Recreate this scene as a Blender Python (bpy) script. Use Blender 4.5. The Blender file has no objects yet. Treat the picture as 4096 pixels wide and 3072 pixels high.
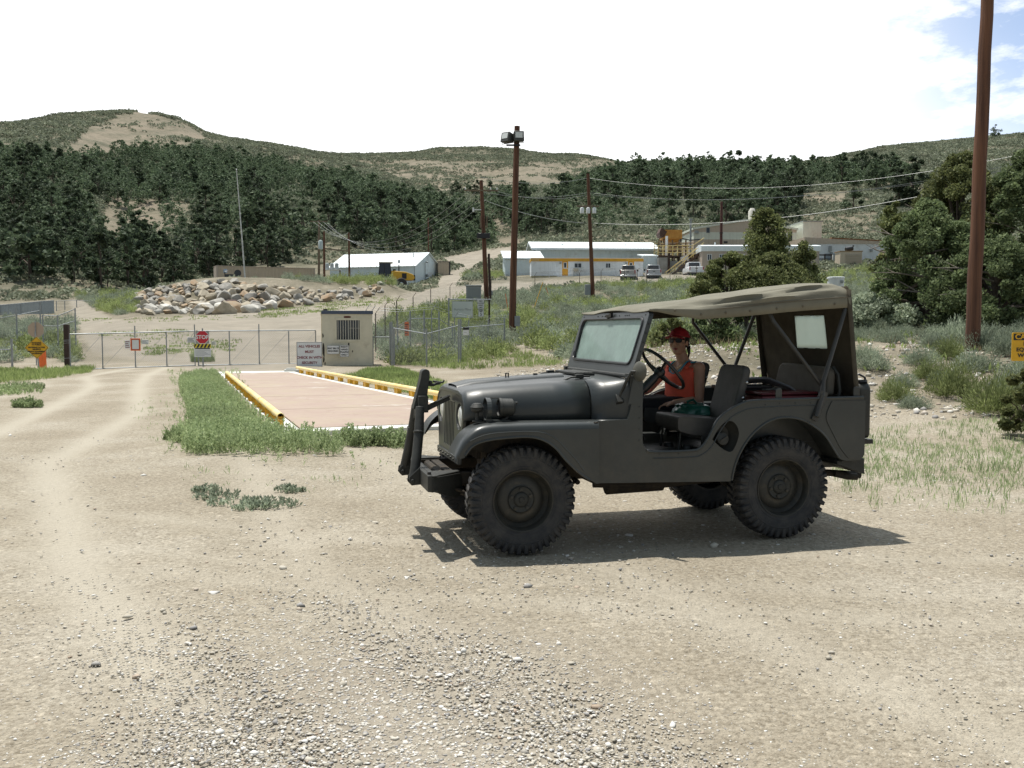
import bpy, bmesh, math, random
import numpy as np
from mathutils import Vector, Matrix, Quaternion
R = math.radians
C = bpy.context.scene.collection
SC = bpy.context.scene
# ---------------------------------------------------------------- camera
CAMH, PITCH, FPX = 1.59, 0.0584, 925.0          # eye height, downward pitch, focal length in px of a 1024 wide frame
cam_d = bpy.data.cameras.new('camera'); cam = bpy.data.objects.new('camera', cam_d); C.objects.link(cam)
cam.location = (0, 0, CAMH); cam.rotation_euler = (R(90) - PITCH, 0, 0)
cam_d.sensor_width = 36.0; cam_d.lens = 36.0 * FPX / 1024.0
cam_d.clip_start = 0.05; cam_d.clip_end = 6000
SC.camera = cam
# ---------------------------------------------------------------- sun and sky
SUNV = Vector((-0.208, 0.152, 1.0)).normalized()       # towards the sun
sun_d = bpy.data.lights.new('sun', 'SUN'); sun_d.energy = 4.7; sun_d.angle = R(0.6); sun_d.color = (1.0, 0.955, 0.88)
sun = bpy.data.objects.new('sun', sun_d); C.objects.link(sun)
sun.rotation_euler = SUNV.to_track_quat('Z', 'Y').to_euler(); sun.location = (-20, 15, 60)
W = bpy.data.worlds.new('World'); SC.world = W; W.use_nodes = True
nt = W.node_tree; nt.nodes.clear()
def N(t, type, **kw):
    n = t.nodes.new(type)
    for k, v in kw.items(): setattr(n, k, v)
    return n
out = N(nt, 'ShaderNodeOutputWorld')
sky = N(nt, 'ShaderNodeTexSky', sky_type='NISHITA', sun_disc=False)
sky.sun_elevation = math.asin(SUNV.z); sky.sun_rotation = math.atan2(SUNV.x, SUNV.y)
sky.altitude = 1900; sky.air_density = 1.0; sky.dust_density = 1.0
bg1 = N(nt, 'ShaderNodeBackground'); bg1.inputs[1].default_value = 0.15
nt.links.new(sky.outputs[0], bg1.inputs[0])
bg2 = N(nt, 'ShaderNodeBackground')
tc = N(nt, 'ShaderNodeTexCoord'); 
# thin bright cloud sheet: brighter towards the south-facing view, greyer overhead and behind
no1 = N(nt, 'ShaderNodeTexNoise'); no1.inputs['Scale'].default_value = 2.6; no1.inputs['Detail'].default_value = 7; no1.inputs['Roughness'].default_value = 0.6
mp = N(nt, 'ShaderNodeMapping'); mp.inputs['Scale'].default_value = (1, 1, 2.6)
nt.links.new(tc.outputs['Generated'], mp.inputs[0]); nt.links.new(mp.outputs[0], no1.inputs['Vector'])
sep = N(nt, 'ShaderNodeSeparateXYZ'); nt.links.new(tc.outputs['Generated'], sep.inputs[0])
mr = N(nt, 'ShaderNodeMapRange'); mr.inputs[1].default_value = -0.35; mr.inputs[2].default_value = 0.82; mr.inputs[3].default_value = 0.36; mr.inputs[4].default_value = 1.20
nt.links.new(sep.outputs['Y'], mr.inputs[0])
mul = N(nt, 'ShaderNodeMath', operation='MULTIPLY'); 
mr2 = N(nt, 'ShaderNodeMapRange'); mr2.inputs[1].default_value = 0.3; mr2.inputs[2].default_value = 0.7; mr2.inputs[3].default_value = 0.9; mr2.inputs[4].default_value = 1.08
nt.links.new(no1.outputs['Fac'], mr2.inputs[0]); nt.links.new(mr.outputs[0], mul.inputs[0]); nt.links.new(mr2.outputs[0], mul.inputs[1])
crm = N(nt, 'ShaderNodeMix', data_type='RGBA'); crm.inputs[6].default_value = (0.68, 0.84, 1.0, 1); crm.inputs[7].default_value = (0.98, 0.99, 1.0, 1); mrc = N(nt, 'ShaderNodeMapRange'); mrc.inputs[1].default_value = 0.1; mrc.inputs[2].default_value = 0.85; nt.links.new(sep.outputs['Y'], mrc.inputs[0]); nt.links.new(mrc.outputs[0], crm.inputs[0]); nt.links.new(crm.outputs[2], bg2.inputs[0]); nt.links.new(mul.outputs[0], bg2.inputs[1])
# where the sheet breaks and blue shows: high on the west side, and a little low in the east
def dirmask(d, lo, hi):
    vm = N(nt, 'ShaderNodeVectorMath', operation='DOT_PRODUCT'); vm.inputs[1].default_value = Vector(d).normalized()
    nt.links.new(tc.outputs['Generated'], vm.inputs[0])
    m = N(nt, 'ShaderNodeMapRange', interpolation_type='SMOOTHSTEP'); m.inputs[1].default_value = lo; m.inputs[2].default_value = hi
    nt.links.new(vm.outputs['Value'], m.inputs[0]); return m
m1 = dirmask((0.57, 0.80, 0.37), 0.945, 0.995)
m2 = dirmask((-0.75, 0.84, 0.17), 0.95, 1.0)
add = N(nt, 'ShaderNodeMath', operation='MULTIPLY_ADD'); add.inputs[1].default_value = 0.30
nt.links.new(m2.outputs[0], add.inputs[0]); nt.links.new(m1.outputs[0], add.inputs[2])
no2 = N(nt, 'ShaderNodeTexNoise'); no2.inputs['Scale'].default_value = 8.0; no2.inputs['Detail'].default_value = 8; no2.inputs['Roughness'].default_value = 0.62
nt.links.new(mp.outputs[0], no2.inputs['Vector'])
mr3 = N(nt, 'ShaderNodeMapRange'); mr3.inputs[1].default_value = 0.42; mr3.inputs[2].default_value = 0.57; mr3.inputs[3].default_value = 0.0; mr3.inputs[4].default_value = 0.85
nt.links.new(no2.outputs['Fac'], mr3.inputs[0])
mul2 = N(nt, 'ShaderNodeMath', operation='MULTIPLY', use_clamp=True); nt.links.new(add.outputs[0], mul2.inputs[0]); nt.links.new(mr3.outputs[0], mul2.inputs[1])
mixs = N(nt, 'ShaderNodeMixShader'); nt.links.new(mul2.outputs[0], mixs.inputs[0]); nt.links.new(bg2.outputs[0], mixs.inputs[1]); nt.links.new(bg1.outputs[0], mixs.inputs[2])
nt.links.new(mixs.outputs[0], out.inputs[0])
SC.view_settings.view_transform = 'Standard'; SC.view_settings.look = 'None'; SC.view_settings.exposure = 0.26; SC.view_settings.gamma = 1.0
SC.cycles.transparent_max_bounces = 16; SC.cycles.max_bounces = 6; SC.cycles.use_denoising = True

# ---------------------------------------------------------------- placing: a sight line through the 4096 x 3072 survey photo to a distance
def sight(u, v, d):
    x = (u - 2048) / 3700.0; y = -(v - 1536) / 3700.0
    cp, sp = math.cos(PITCH), math.sin(PITCH)
    k = d / (cp + y * sp)
    return Vector((x * k, d, CAMH + (-sp + y * cp) * k))
def slope_v(v):
    y = -(v - 1536) / 3700.0; cp, sp = math.cos(PITCH), math.sin(PITCH)
    return (-sp + y * cp) / (cp + y * sp)
def to_pix(x, y, z):
    cp, sp = math.cos(PITCH), math.sin(PITCH); zz = z - CAMH
    dep = y * cp - zz * sp; up = zz * cp + y * sp
    return 2048 + 3700 * x / dep, 1536 - 3700 * up / dep

# ---------------------------------------------------------------- tags
def tag(o, label=None, cat=None, group=None, kind=None):
    if label: o['label'] = label
    if cat: o['category'] = cat
    if group: o['group'] = group
    if kind: o['kind'] = kind
    return o
def thing(name, label, cat, loc=(0, 0, 0), rz=0.0, group=None):
    o = bpy.data.objects.new(name, None); C.objects.link(o); o.location = loc; o.rotation_euler = (0, 0, rz); o.empty_display_size = 0.2
    return tag(o, label, cat, group)
# ---------------------------------------------------------------- mesh builder
class MB:
    def __init__(s): s.v = []; s.f = []; s.m = []; s.cm = 0
    def add(s, vs, fs, T=None):
        b = len(s.v)
        for p in vs: s.v.append(tuple(T @ Vector(p)) if T is not None else tuple(p))
        for f in fs: s.f.append([i + b for i in f]); s.m.append(s.cm)
        return s
    def box(s, c, d, rot=None, taper=None):
        x, y, z = d[0] / 2, d[1] / 2, d[2] / 2
        vs = [(-x, -y, -z), (x, -y, -z), (x, y, -z), (-x, y, -z), (-x, -y, z), (x, -y, z), (x, y, z), (-x, y, z)]
        if taper: vs = vs[:4] + [(a * taper[0], b * taper[1], e) for a, b, e in vs[4:]]
        T = Matrix.Translation(Vector(c))
        if rot is not None: T = T @ (rot if isinstance(rot, Matrix) else Matrix.Rotation(rot, 4, 'Z'))
        return s.add(vs, [(0, 3, 2, 1), (4, 5, 6, 7), (0, 1, 5, 4), (1, 2, 6, 5), (2, 3, 7, 6), (3, 0, 4, 7)], T)
    def bx(s, x0, x1, y0, y1, z0, z1): return s.box(((x0 + x1) / 2, (y0 + y1) / 2, (z0 + z1) / 2), (abs(x1 - x0), abs(y1 - y0), abs(z1 - z0)))
    def bar(s, a, b, w, h, up=(0, 0, 1)):
        a = Vector(a); b = Vector(b); d = (b - a); L = d.length; d.normalize(); up = Vector(up)
        if abs(d.dot(up)) > 0.99: up = Vector((1, 0, 0))
        sx = d.cross(up).normalized(); uz = sx.cross(d)
        vs = []
        for t in (a, b):
            for i, j in ((-1, -1), (1, -1), (1, 1), (-1, 1)): vs.append(t + sx * (i * w / 2) + uz * (j * h / 2))
        return s.add(vs, [(0, 1, 2, 3), (7, 6, 5, 4), (0, 4, 5, 1), (1, 5, 6, 2), (2, 6, 7, 3), (3, 7, 4, 0)])
    def tube(s, pts, r, n=8, caps=True):
        pts = [Vector(p) for p in pts]; k = len(pts)
        rs = r if isinstance(r, (list, tuple)) else [r] * k
        t0 = (pts[1] - pts[0]).normalized(); ref = Vector((0, 0, 1)) if abs(t0.z) < 0.9 else Vector((1, 0, 0))
        nx = t0.cross(ref).normalized(); vs = []; fs = []
        for i in range(k):
            t = (pts[min(i + 1, k - 1)] - pts[max(i - 1, 0)]).normalized()
            nx = (nx - t * nx.dot(t)).normalized(); ny = t.cross(nx)
            for j in range(n):
                a = 2 * math.pi * j / n; vs.append(pts[i] + (nx * math.cos(a) + ny * math.sin(a)) * rs[i])
        for i in range(k - 1):
            for j in range(n):
                q = (j + 1) % n; fs.append((i * n + j, i * n + q, (i + 1) * n + q, (i + 1) * n + j))
        if caps: fs.append(tuple(range(n - 1, -1, -1))); fs.append(tuple((k - 1) * n + j for j in range(n)))
        return s.add(vs, fs)
    def lathe(s, prof, T=None, n=24, close=False, ang=2 * math.pi):
        # prof: (r, h) revolved about local z
        vs = []; fs = []; k = len(prof)
        for r, h in prof:
            for j in range(n): a = ang * j / n; vs.append((r * math.cos(a), r * math.sin(a), h))
        for i in range(k - 1 if not close else k):
            for j in range(n):
                q = (j + 1) % n; i2 = (i + 1) % k; fs.append((i * n + j, i * n + q, i2 * n + q, i2 * n + j))
        return s.add(vs, fs, T)
    def disc(s, r, T, n=24, h=0.0):
        return s.lathe([(0.0005, 0), (r, 0), (r, h), (0.0005, h)] if h else [(0.0005, 0), (r, 0)], T, n)
    def prism(s, outl, f0, f1):
        # outl 2d list, f0/f1 map 2d -> 3d for the two faces
        k = len(outl); vs = [f0(*p) for p in outl] + [f1(*p) for p in outl]
        fs = [tuple(range(k)), tuple(range(2 * k - 1, k - 1, -1))]
        for i in range(k): q = (i + 1) % k; fs.append((q, i, i + k, q + k))
        return s.add(vs, fs)
    def plate(s, outl, holes, f0, f1):
        # outline with holes, triangulated, with thickness
        bm = bmesh.new(); loops = []
        for lp in [outl] + holes:
            vv = [bm.verts.new((p[0], p[1], 0)) for p in lp]
            es = [bm.edges.new((vv[i], vv[(i + 1) % len(vv)])) for i in range(len(vv))]; loops.append(vv)
        bmesh.ops.triangle_fill(bm, edges=bm.edges[:], use_beauty=True, use_dissolve=False)
        bm.verts.index_update(); pts = [(v.co.x, v.co.y) for v in bm.verts]; n = len(pts)
        fs = [tuple(v.index for v in f.verts) for f in bm.faces]
        out = [f for f in fs] + [tuple(i + n for i in reversed(f)) for f in fs]
        for lp in loops:
            for i in range(len(lp)): a, b = lp[i].index, lp[(i + 1) % len(lp)].index; out.append((b, a, a + n, b + n))
        bm.free()
        return s.add([f0(*p) for p in pts] + [f1(*p) for p in pts], out)
    def loft(s, rings, closed=True, caps=False):
        n = len(rings[0]); vs = [p for r in rings for p in r]; fs = []
        for i in range(len(rings) - 1):
            for j in range(n if closed else n - 1):
                q = (j + 1) % n; fs.append((i * n + j, i * n + q, (i + 1) * n + q, (i + 1) * n + j))
        if caps: fs.append(tuple(range(n - 1, -1, -1))); fs.append(tuple((len(rings) - 1) * n + j for j in range(n)))
        return s.add(vs, fs)
    def ell(s, c, r, T=None, nu=16, nv=10):
        vs = []; fs = []
        for i in range(nv + 1):
            p = math.pi * i / nv
            for j in range(nu):
                a = 2 * math.pi * j / nu
                vs.append((c[0] + r[0] * math.sin(p) * math.cos(a), c[1] + r[1] * math.sin(p) * math.sin(a), c[2] + r[2] * math.cos(p)))
        for i in range(nv):
            for j in range(nu): q = (j + 1) % nu; fs.append((i * nu + j, (i + 1) * nu + j, (i + 1) * nu + q, i * nu + q))
        return s.add(vs, fs, T)
    def build(s, name, mats, parent=None, smooth=False, bevel=0.0, seg=2, solid=0.0, recalc=True, label=None, ang=35):
        me = bpy.data.meshes.new(name); me.from_pydata([tuple(p) for p in s.v], [], s.f)
        if not isinstance(mats, (list, tuple)): mats = [mats]
        for m in mats: me.materials.append(m)
        if len(mats) > 1: me.polygons.foreach_set('material_index', s.m)
        if recalc:
            bm = bmesh.new(); bm.from_mesh(me); bmesh.ops.remove_doubles(bm, verts=bm.verts[:], dist=1e-5)
            bmesh.ops.recalc_face_normals(bm, faces=bm.faces[:]); bm.to_mesh(me); bm.free()
        o = bpy.data.objects.new(name, me); C.objects.link(o)
        if parent is not None: o.parent = parent
        if bevel:
            b = o.modifiers.new('bevel', 'BEVEL'); b.width = bevel; b.segments = seg; b.limit_method = 'ANGLE'; b.angle_limit = R(40); b.harden_normals = False
        if solid:
            q = o.modifiers.new('solid', 'SOLIDIFY'); q.thickness = solid; q.offset = -1
        if smooth or bevel:
            me.polygons.foreach_set('use_smooth', [True] * len(me.polygons))
            try: me.set_sharp_from_angle(angle=R(ang))
            except Exception: pass
        if label: o['label'] = label
        return o
def np_mesh(name, V, F, mats, parent=None, smooth=False, attr=None, mi=None):
    V = np.asarray(V, dtype=np.float32); F = np.asarray(F, dtype=np.int32); k = F.shape[1]
    me = bpy.data.meshes.new(name); me.vertices.add(len(V)); me.vertices.foreach_set('co', V.ravel())
    me.loops.add(F.size); me.loops.foreach_set('vertex_index', F.ravel()); me.polygons.add(len(F))
    me.polygons.foreach_set('loop_start', np.arange(0, F.size, k, dtype=np.int32))
    if smooth: me.polygons.foreach_set('use_smooth', np.ones(len(F), dtype=bool))
    for m in (mats if isinstance(mats, (list, tuple)) else [mats]): me.materials.append(m)
    if mi is not None: me.polygons.foreach_set('material_index', np.asarray(mi, dtype=np.int32))
    if attr:
        for an, dat in attr.items():
            a = me.color_attributes.new(an, 'FLOAT_COLOR', 'POINT'); a.data.foreach_set('color', np.asarray(dat, dtype=np.float32).ravel())
    me.update(calc_edges=True)
    if parent == 'mesh': return me
    o = bpy.data.objects.new(name, me); C.objects.link(o)
    if parent is not None: o.parent = parent
    return o
def link(name, me, loc, rz=0.0, sc=1.0, parent=None):
    o = bpy.data.objects.new(name, me); C.objects.link(o); o.location = loc; o.rotation_euler = (0, 0, rz) if not isinstance(rz, tuple) else rz
    o.scale = (sc, sc, sc) if not isinstance(sc, (tuple, list)) else sc
    if parent is not None: o.parent = parent
    return o
def text(name, s, size, mat, parent, loc, rot, align='CENTER', depth=0.002, bold=0.0, spacing=1.0, line=0.85):
    c = bpy.data.curves.new(name, 'FONT'); c.body = s; c.size = size; c.align_x = align; c.align_y = 'CENTER'; c.extrude = depth; c.offset = bold
    c.space_character = spacing; c.space_line = line; c.resolution_u = 3
    o = bpy.data.objects.new(name, c); C.objects.link(o); dg = bpy.context.evaluated_depsgraph_get()
    me = bpy.data.meshes.new_from_object(o.evaluated_get(dg)); bpy.data.objects.remove(o); bpy.data.curves.remove(c)
    me.materials.clear(); me.materials.append(mat)
    p = bpy.data.objects.new(name, me); C.objects.link(p); p.parent = parent; p.location = loc; p.rotation_euler = rot
    return p
# ---------------------------------------------------------------- materials
def mat(name, col, rough=0.6, metal=0.0, var=0.0, vscale=6.0, col2=None, bump=0.0, bscale=40.0, rnd=0.0, spec=0.5, island=0.0, detail=4.0, thr=None, coat=0.0):
    m = bpy.data.materials.new(name); m.use_nodes = True; t = m.node_tree; b = t.nodes['Principled BSDF']
    b.inputs['Roughness'].default_value = rough; b.inputs['Metallic'].default_value = metal; b.inputs['Specular IOR Level'].default_value = spec
    if coat: b.inputs['Coat Weight'].default_value = coat; b.inputs['Coat Roughness'].default_value = 0.25
    col = tuple(col) + (1,); last = None
    co = N(t, 'ShaderNodeTexCoord')
    if var or col2:
        n = N(t, 'ShaderNodeTexNoise'); n.inputs['Scale'].default_value = vscale; n.inputs['Detail'].default_value = detail; n.inputs['Roughness'].default_value = 0.65
        t.links.new(co.outputs['Object'], n.inputs['Vector'])
        r = N(t, 'ShaderNodeValToRGB'); lo, hi = thr or (0.35, 0.65)
        r.color_ramp.elements[0].position = lo; r.color_ramp.elements[1].position = hi
        if col2: r.color_ramp.elements[0].color = col; r.color_ramp.elements[1].color = tuple(col2) + (1,)
        else:
            r.color_ramp.elements[0].color = tuple(c * (1 - var) for c in col[:3]) + (1,); r.color_ramp.elements[1].color = tuple(min(1, c * (1 + var)) for c in col[:3]) + (1,)
        t.links.new(n.outputs['Fac'], r.inputs[0]); last = r.outputs[0]
    if rnd or island:
        h = N(t, 'ShaderNodeHueSaturation')
        if last is not None: t.links.new(last, h.inputs['Color'])
        else: h.inputs['Color'].default_value = col
        if island: g = N(t, 'ShaderNodeNewGeometry'); src = g.outputs['Random Per Island']; amt = island
        else: g = N(t, 'ShaderNodeObjectInfo'); src = g.outputs['Random']; amt = rnd
        q = N(t, 'ShaderNodeMapRange'); q.inputs[3].default_value = 1 - amt; q.inputs[4].default_value = 1 + amt; t.links.new(src, q.inputs[0]); t.links.new(q.outputs[0], h.inputs['Value'])
        if rnd and island:
            g2 = N(t, 'ShaderNodeObjectInfo'); q2 = N(t, 'ShaderNodeMapRange'); q2.inputs[3].default_value = 0.5 - 0.06 * rnd; q2.inputs[4].default_value = 0.5 + 0.05 * rnd
            t.links.new(g2.outputs['Random'], q2.inputs[0]); t.links.new(q2.outputs[0], h.inputs['Hue'])
            q3 = N(t, 'ShaderNodeMath', operation='MULTIPLY'); q4 = N(t, 'ShaderNodeMapRange'); q4.inputs[3].default_value = 1 - rnd; q4.inputs[4].default_value = 1 + rnd
            t.links.new(g2.outputs['Random'], q4.inputs[0]); t.links.new(q4.outputs[0], q3.inputs[0]); t.links.new(q.outputs[0], q3.inputs[1]); t.links.new(q3.outputs[0], h.inputs['Value'])
        last = h.outputs[0]
    if last is not None: t.links.new(last, b.inputs['Base Color'])
    else: b.inputs['Base Color'].default_value = col
    if bump:
        n = N(t, 'ShaderNodeTexNoise'); n.inputs['Scale'].default_value = bscale; n.inputs['Detail'].default_value = 4
        t.links.new(co.outputs['Object'], n.inputs['Vector'])
        u = N(t, 'ShaderNodeBump'); u.inputs['Strength'].default_value = bump; u.inputs['Distance'].default_value = 0.02
        t.links.new(n.outputs['Fac'], u.inputs['Height']); t.links.new(u.outputs[0], b.inputs['Normal'])
    return m
def overlay(m, col, scale, lo, hi, amt, detail=7):
    # blotches of dirt over a painted or cast surface
    t = m.node_tree; b = t.nodes['Principled BSDF']; lk = b.inputs['Base Color'].links; co = N(t, 'ShaderNodeTexCoord'); n = N(t, 'ShaderNodeTexNoise'); n.inputs['Scale'].default_value = scale; n.inputs['Detail'].default_value = detail; n.inputs['Roughness'].default_value = 0.7
    mp = N(t, 'ShaderNodeMapping'); mp.inputs['Location'].default_value = (3.7, 1.3, 8.1); t.links.new(co.outputs['Object'], mp.inputs[0]); t.links.new(mp.outputs[0], n.inputs['Vector']); q = N(t, 'ShaderNodeMapRange'); q.inputs[1].default_value = lo; q.inputs[2].default_value = hi; q.inputs[4].default_value = amt; t.links.new(n.outputs['Fac'], q.inputs[0])
    x = N(t, 'ShaderNodeMix', data_type='RGBA'); t.links.new(q.outputs[0], x.inputs[0]); x.inputs[7].default_value = tuple(col) + (1,)
    if lk: t.links.new(lk[0].from_socket, x.inputs[6])
    else: x.inputs[6].default_value = b.inputs['Base Color'].default_value
    t.links.new(x.outputs[2], b.inputs['Base Color']); return m
def leafmat(name, c1, c2, trans=0.25, rnd=0.2, rough=0.7, clump=0.0, csc=1.5):
    m = bpy.data.materials.new(name); m.use_nodes = True; t = m.node_tree; b = t.nodes['Principled BSDF']; o = t.nodes['Material Output']
    g = N(t, 'ShaderNodeNewGeometry'); r = N(t, 'ShaderNodeValToRGB'); r.color_ramp.elements[0].color = tuple(c1) + (1,); r.color_ramp.elements[1].color = tuple(c2) + (1,)
    t.links.new(g.outputs['Random Per Island'], r.inputs[0])
    oi = N(t, 'ShaderNodeObjectInfo'); h = N(t, 'ShaderNodeHueSaturation'); q = N(t, 'ShaderNodeMapRange'); q.inputs[3].default_value = 1 - rnd; q.inputs[4].default_value = 1 + rnd
    t.links.new(oi.outputs['Random'], q.inputs[0]); val = q.outputs[0]
    if clump:
        co = N(t, 'ShaderNodeTexCoord'); nz = N(t, 'ShaderNodeTexNoise'); nz.inputs['Scale'].default_value = csc; nz.inputs['Detail'].default_value = 3; t.links.new(co.outputs['Object'], nz.inputs['Vector']); q5 = N(t, 'ShaderNodeMapRange'); q5.inputs[1].default_value = 0.3; q5.inputs[2].default_value = 0.7; q5.inputs[3].default_value = 1 - clump; q5.inputs[4].default_value = 1 + clump; t.links.new(nz.outputs['Fac'], q5.inputs[0]); mm = N(t, 'ShaderNodeMath', operation='MULTIPLY'); t.links.new(val, mm.inputs[0]); t.links.new(q5.outputs[0], mm.inputs[1]); val = mm.outputs[0]
    t.links.new(val, h.inputs['Value']); t.links.new(r.outputs[0], h.inputs['Color'])
    b.inputs['Roughness'].default_value = rough; b.inputs['Specular IOR Level'].default_value = 0.25; t.links.new(h.outputs[0], b.inputs['Base Color'])
    tr = N(t, 'ShaderNodeBsdfTranslucent'); t.links.new(h.outputs[0], tr.inputs[0]); mx = N(t, 'ShaderNodeMixShader'); mx.inputs[0].default_value = trans
    t.links.new(b.outputs[0], mx.inputs[1]); t.links.new(tr.outputs[0], mx.inputs[2]); t.links.new(mx.outputs[0], o.inputs[0])
    return m
# ================================================================ TERRAIN
rng = np.random.default_rng(7)
_lat = rng.random((256, 256)).astype(np.float64)
def vnoise(x, y):
    x = np.asarray(x, float); y = np.asarray(y, float)
    xi = np.floor(x).astype(int); yi = np.floor(y).astype(int); fx = x - xi; fy = y - yi
    fx = fx * fx * (3 - 2 * fx); fy = fy * fy * (3 - 2 * fy)
    a = _lat[xi & 255, yi & 255]; b = _lat[(xi + 1) & 255, yi & 255]; c = _lat[xi & 255, (yi + 1) & 255]; d = _lat[(xi + 1) & 255, (yi + 1) & 255]
    return (a * (1 - fx) + b * fx) * (1 - fy) + (c * (1 - fx) + d * fx) * fy * 1.0 + 0.0
def fbm(x, y, o=4):
    s = 0; a = 1.0; t = 0
    for i in range(o): s = s + a * (vnoise(x * 2 ** i + 17.3 * i, y * 2 ** i + 5.1 * i) - 0.5); t += a; a *= 0.5
    return s / t * 2
# elevation profiles: at bearings (photo columns, 2212 px wide print) the ground's distance and the height it was sighted at;
# ('z', h) gives the height itself
PROF = {
 -700: [(42, 'z0'), (70, 690), (110, 640), (180, 520), (250, 400), (330, 340), (450, 290), (600, 290)],
 0: [(42, 'z0'), (70, 690), (110, 640), (180, 505), (250, 375), (330, 322), (450, 268), (600, 277)],
 150: [(42, 'z0'), (70, 692), (110, 640), (180, 510), (260, 402), (340, 346), (520, 248), (650, 257)],
 280: [(45, 'z.1'), (62, 690), (76, 672), (85, 650), (110, 638), (140, 625), (200, 515), (300, 410), (420, 341), (560, 237), (700, 250)],
 400: [(45, 'z.1'), (62, 695), (79, 668), (87, 612), (93, 612), (112, 632), (135, 630), (152, 590), (210, 500), (310, 412), (425, 338), (545, 258), (700, 275)],
 470: [(45, 'z.1'), (62, 694), (79, 667), (87, 606), (93, 606), (112, 630), (135, 628), (152, 588), (212, 498), (312, 414), (425, 342), (545, 294), (800, 300)],
 600: [(48, 'z.2'), (62, 692), (80, 665), (88, 600), (94, 600), (112, 628), (135, 624), (155, 575), (220, 490), (320, 420), (430, 364), (520, 340), (620, 308), (760, 316)],
 750: [(45, 'z.1'), (62, 685), (82, 650), (90, 612), (94, 608), (108, 625), (140, 622), (170, 555), (230, 480), (320, 424), (400, 394), (480, 388), (650, 352), (800, 334), (950, 342)],
 835: [(45, 'z.1'), (60, 690), (84, 646), (92, 603), (98, 604), (106, 628), (140, 622), (175, 550), (240, 480), (330, 438), (400, 430), (520, 416), (800, 331), (950, 340)],
 885: [(45, 'z.1'), (60, 692), (84, 645), (95, 636), (105, 630), (138, 621), (175, 560), (230, 490), (330, 435), (400, 422), (520, 410), (800, 329), (950, 338)],
 950: [(45, 'z.1'), (60, 695), (85, 648), (100, 635), (130, 612), (170, 572), (210, 540), (260, 500), (330, 455), (420, 425), (520, 407), (800, 326), (950, 335)],
 1050: [(36, 'z.1'), (48, 730), (65, 690), (92, 640), (105, 622), (140, 590), (170, 565), (210, 535), (260, 500), (340, 440), (450, 412), (600, 390), (800, 322), (950, 330)],
 1150: [(34, 'z.1'), (48, 728), (65, 688), (92, 636), (108, 614), (125, 600), (150, 588), (175, 530), (220, 490), (290, 440), (350, 425), (500, 405), (800, 330), (950, 340)],
 1250: [(20, 'z.1'), (36, 762), (65, 686), (92, 634), (108, 610), (125, 599), (150, 586), (175, 522), (220, 470), (300, 416), (360, 412), (500, 402), (800, 340), (950, 350)],
 1350: [(18, 'z.1'), (24, 800), (40, 742), (65, 680), (92, 632), (110, 606), (125, 598), (150, 582), (175, 510), (240, 452), (330, 388), (420, 392), (800, 352)],
 1480: [(15, 'z.1'), (19, 'z.3'), (22, 772), (40, 735), (65, 672), (92, 626), (112, 602), (125, 594), (150, 575), (175, 505), (240, 438), (330, 377), (420, 382), (800, 356)],
 1600: [(15, 'z.1'), (18, 'z.3'), (22, 748), (30, 742), (60, 665), (92, 620), (112, 598), (145, 575), (175, 505), (250, 436), (330, 378), (420, 382), (800, 356)],
 1730: [(14, 'z.1'), (18, 'z.35'), (22, 752), (30, 735), (60, 660), (90, 615), (115, 590), (145, 570), (165, 520), (200, 460), (240, 420), (290, 402), (340, 386), (450, 378), (650, 350), (800, 357)],
 1900: [(14, 'z.1'), (17, 'z.35'), (22, 750), (30, 725), (60, 655), (90, 605), (115, 585), (145, 567), (160, 520), (200, 450), (240, 412), (300, 385), (380, 367), (600, 318), (800, 324)],
 2212: [(12.5, 'z.05'), (16, 'z.4'), (22, 738), (30, 715), (60, 640), (90, 590), (140, 560), (200, 440), (300, 365), (380, 340), (600, 290), (800, 298)],
 2900: [(12.5, 'z.05'), (16, 'z.4'), (22, 738), (30, 715), (60, 640), (90, 590), (140, 560), (200, 440), (300, 365), (380, 330), (600, 270), (800, 280)],
}
LD0, LD1, NDD = math.log(2.0), math.log(3000.0), 420
_ld = np.linspace(LD0, LD1, NDD)
_us = np.array(sorted(PROF)); _cols = []
for u in _us:
    ks = PROF[u]; dd = [2.0, 9.0]; zz = [0.0, 0.0]
    for d, v in ks:
        z = float(v[1:]) if isinstance(v, str) else CAMH + d * slope_v(v * 4096 / 2212)
        dd.append(d); zz.append(z)
    dd.append(dd[-1] * 1.6); zz.append(zz[-1] * 0.85); dd.append(3000); zz.append(zz[-1] * 0.6)
    _cols.append(np.interp(np.exp(_ld), dd, zz))
_cols = np.array(_cols)
NUU = 361; _ug = np.linspace(-700, 2900, NUU)
_G = np.array([[0.0]]); _G = np.empty((NUU, NDD))
for k in range(NDD): _G[:, k] = np.interp(_ug, _us, _cols[:, k])
def _blur(a, s, ax):
    r = int(3 * s) + 1; k = np.exp(-0.5 * (np.arange(-r, r + 1) / s) ** 2); k /= k.sum()
    p = [(0, 0), (0, 0)]; p[ax] = (r, r); b = np.pad(a, p, mode='edge')
    return sum(k[i] * (b[i:i + a.shape[0]] if ax == 0 else b[:, i:i + a.shape[1]]) for i in range(2 * r + 1))
_G = _blur(_blur(_G, 2.0, 0), 1.3, 1)
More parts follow.
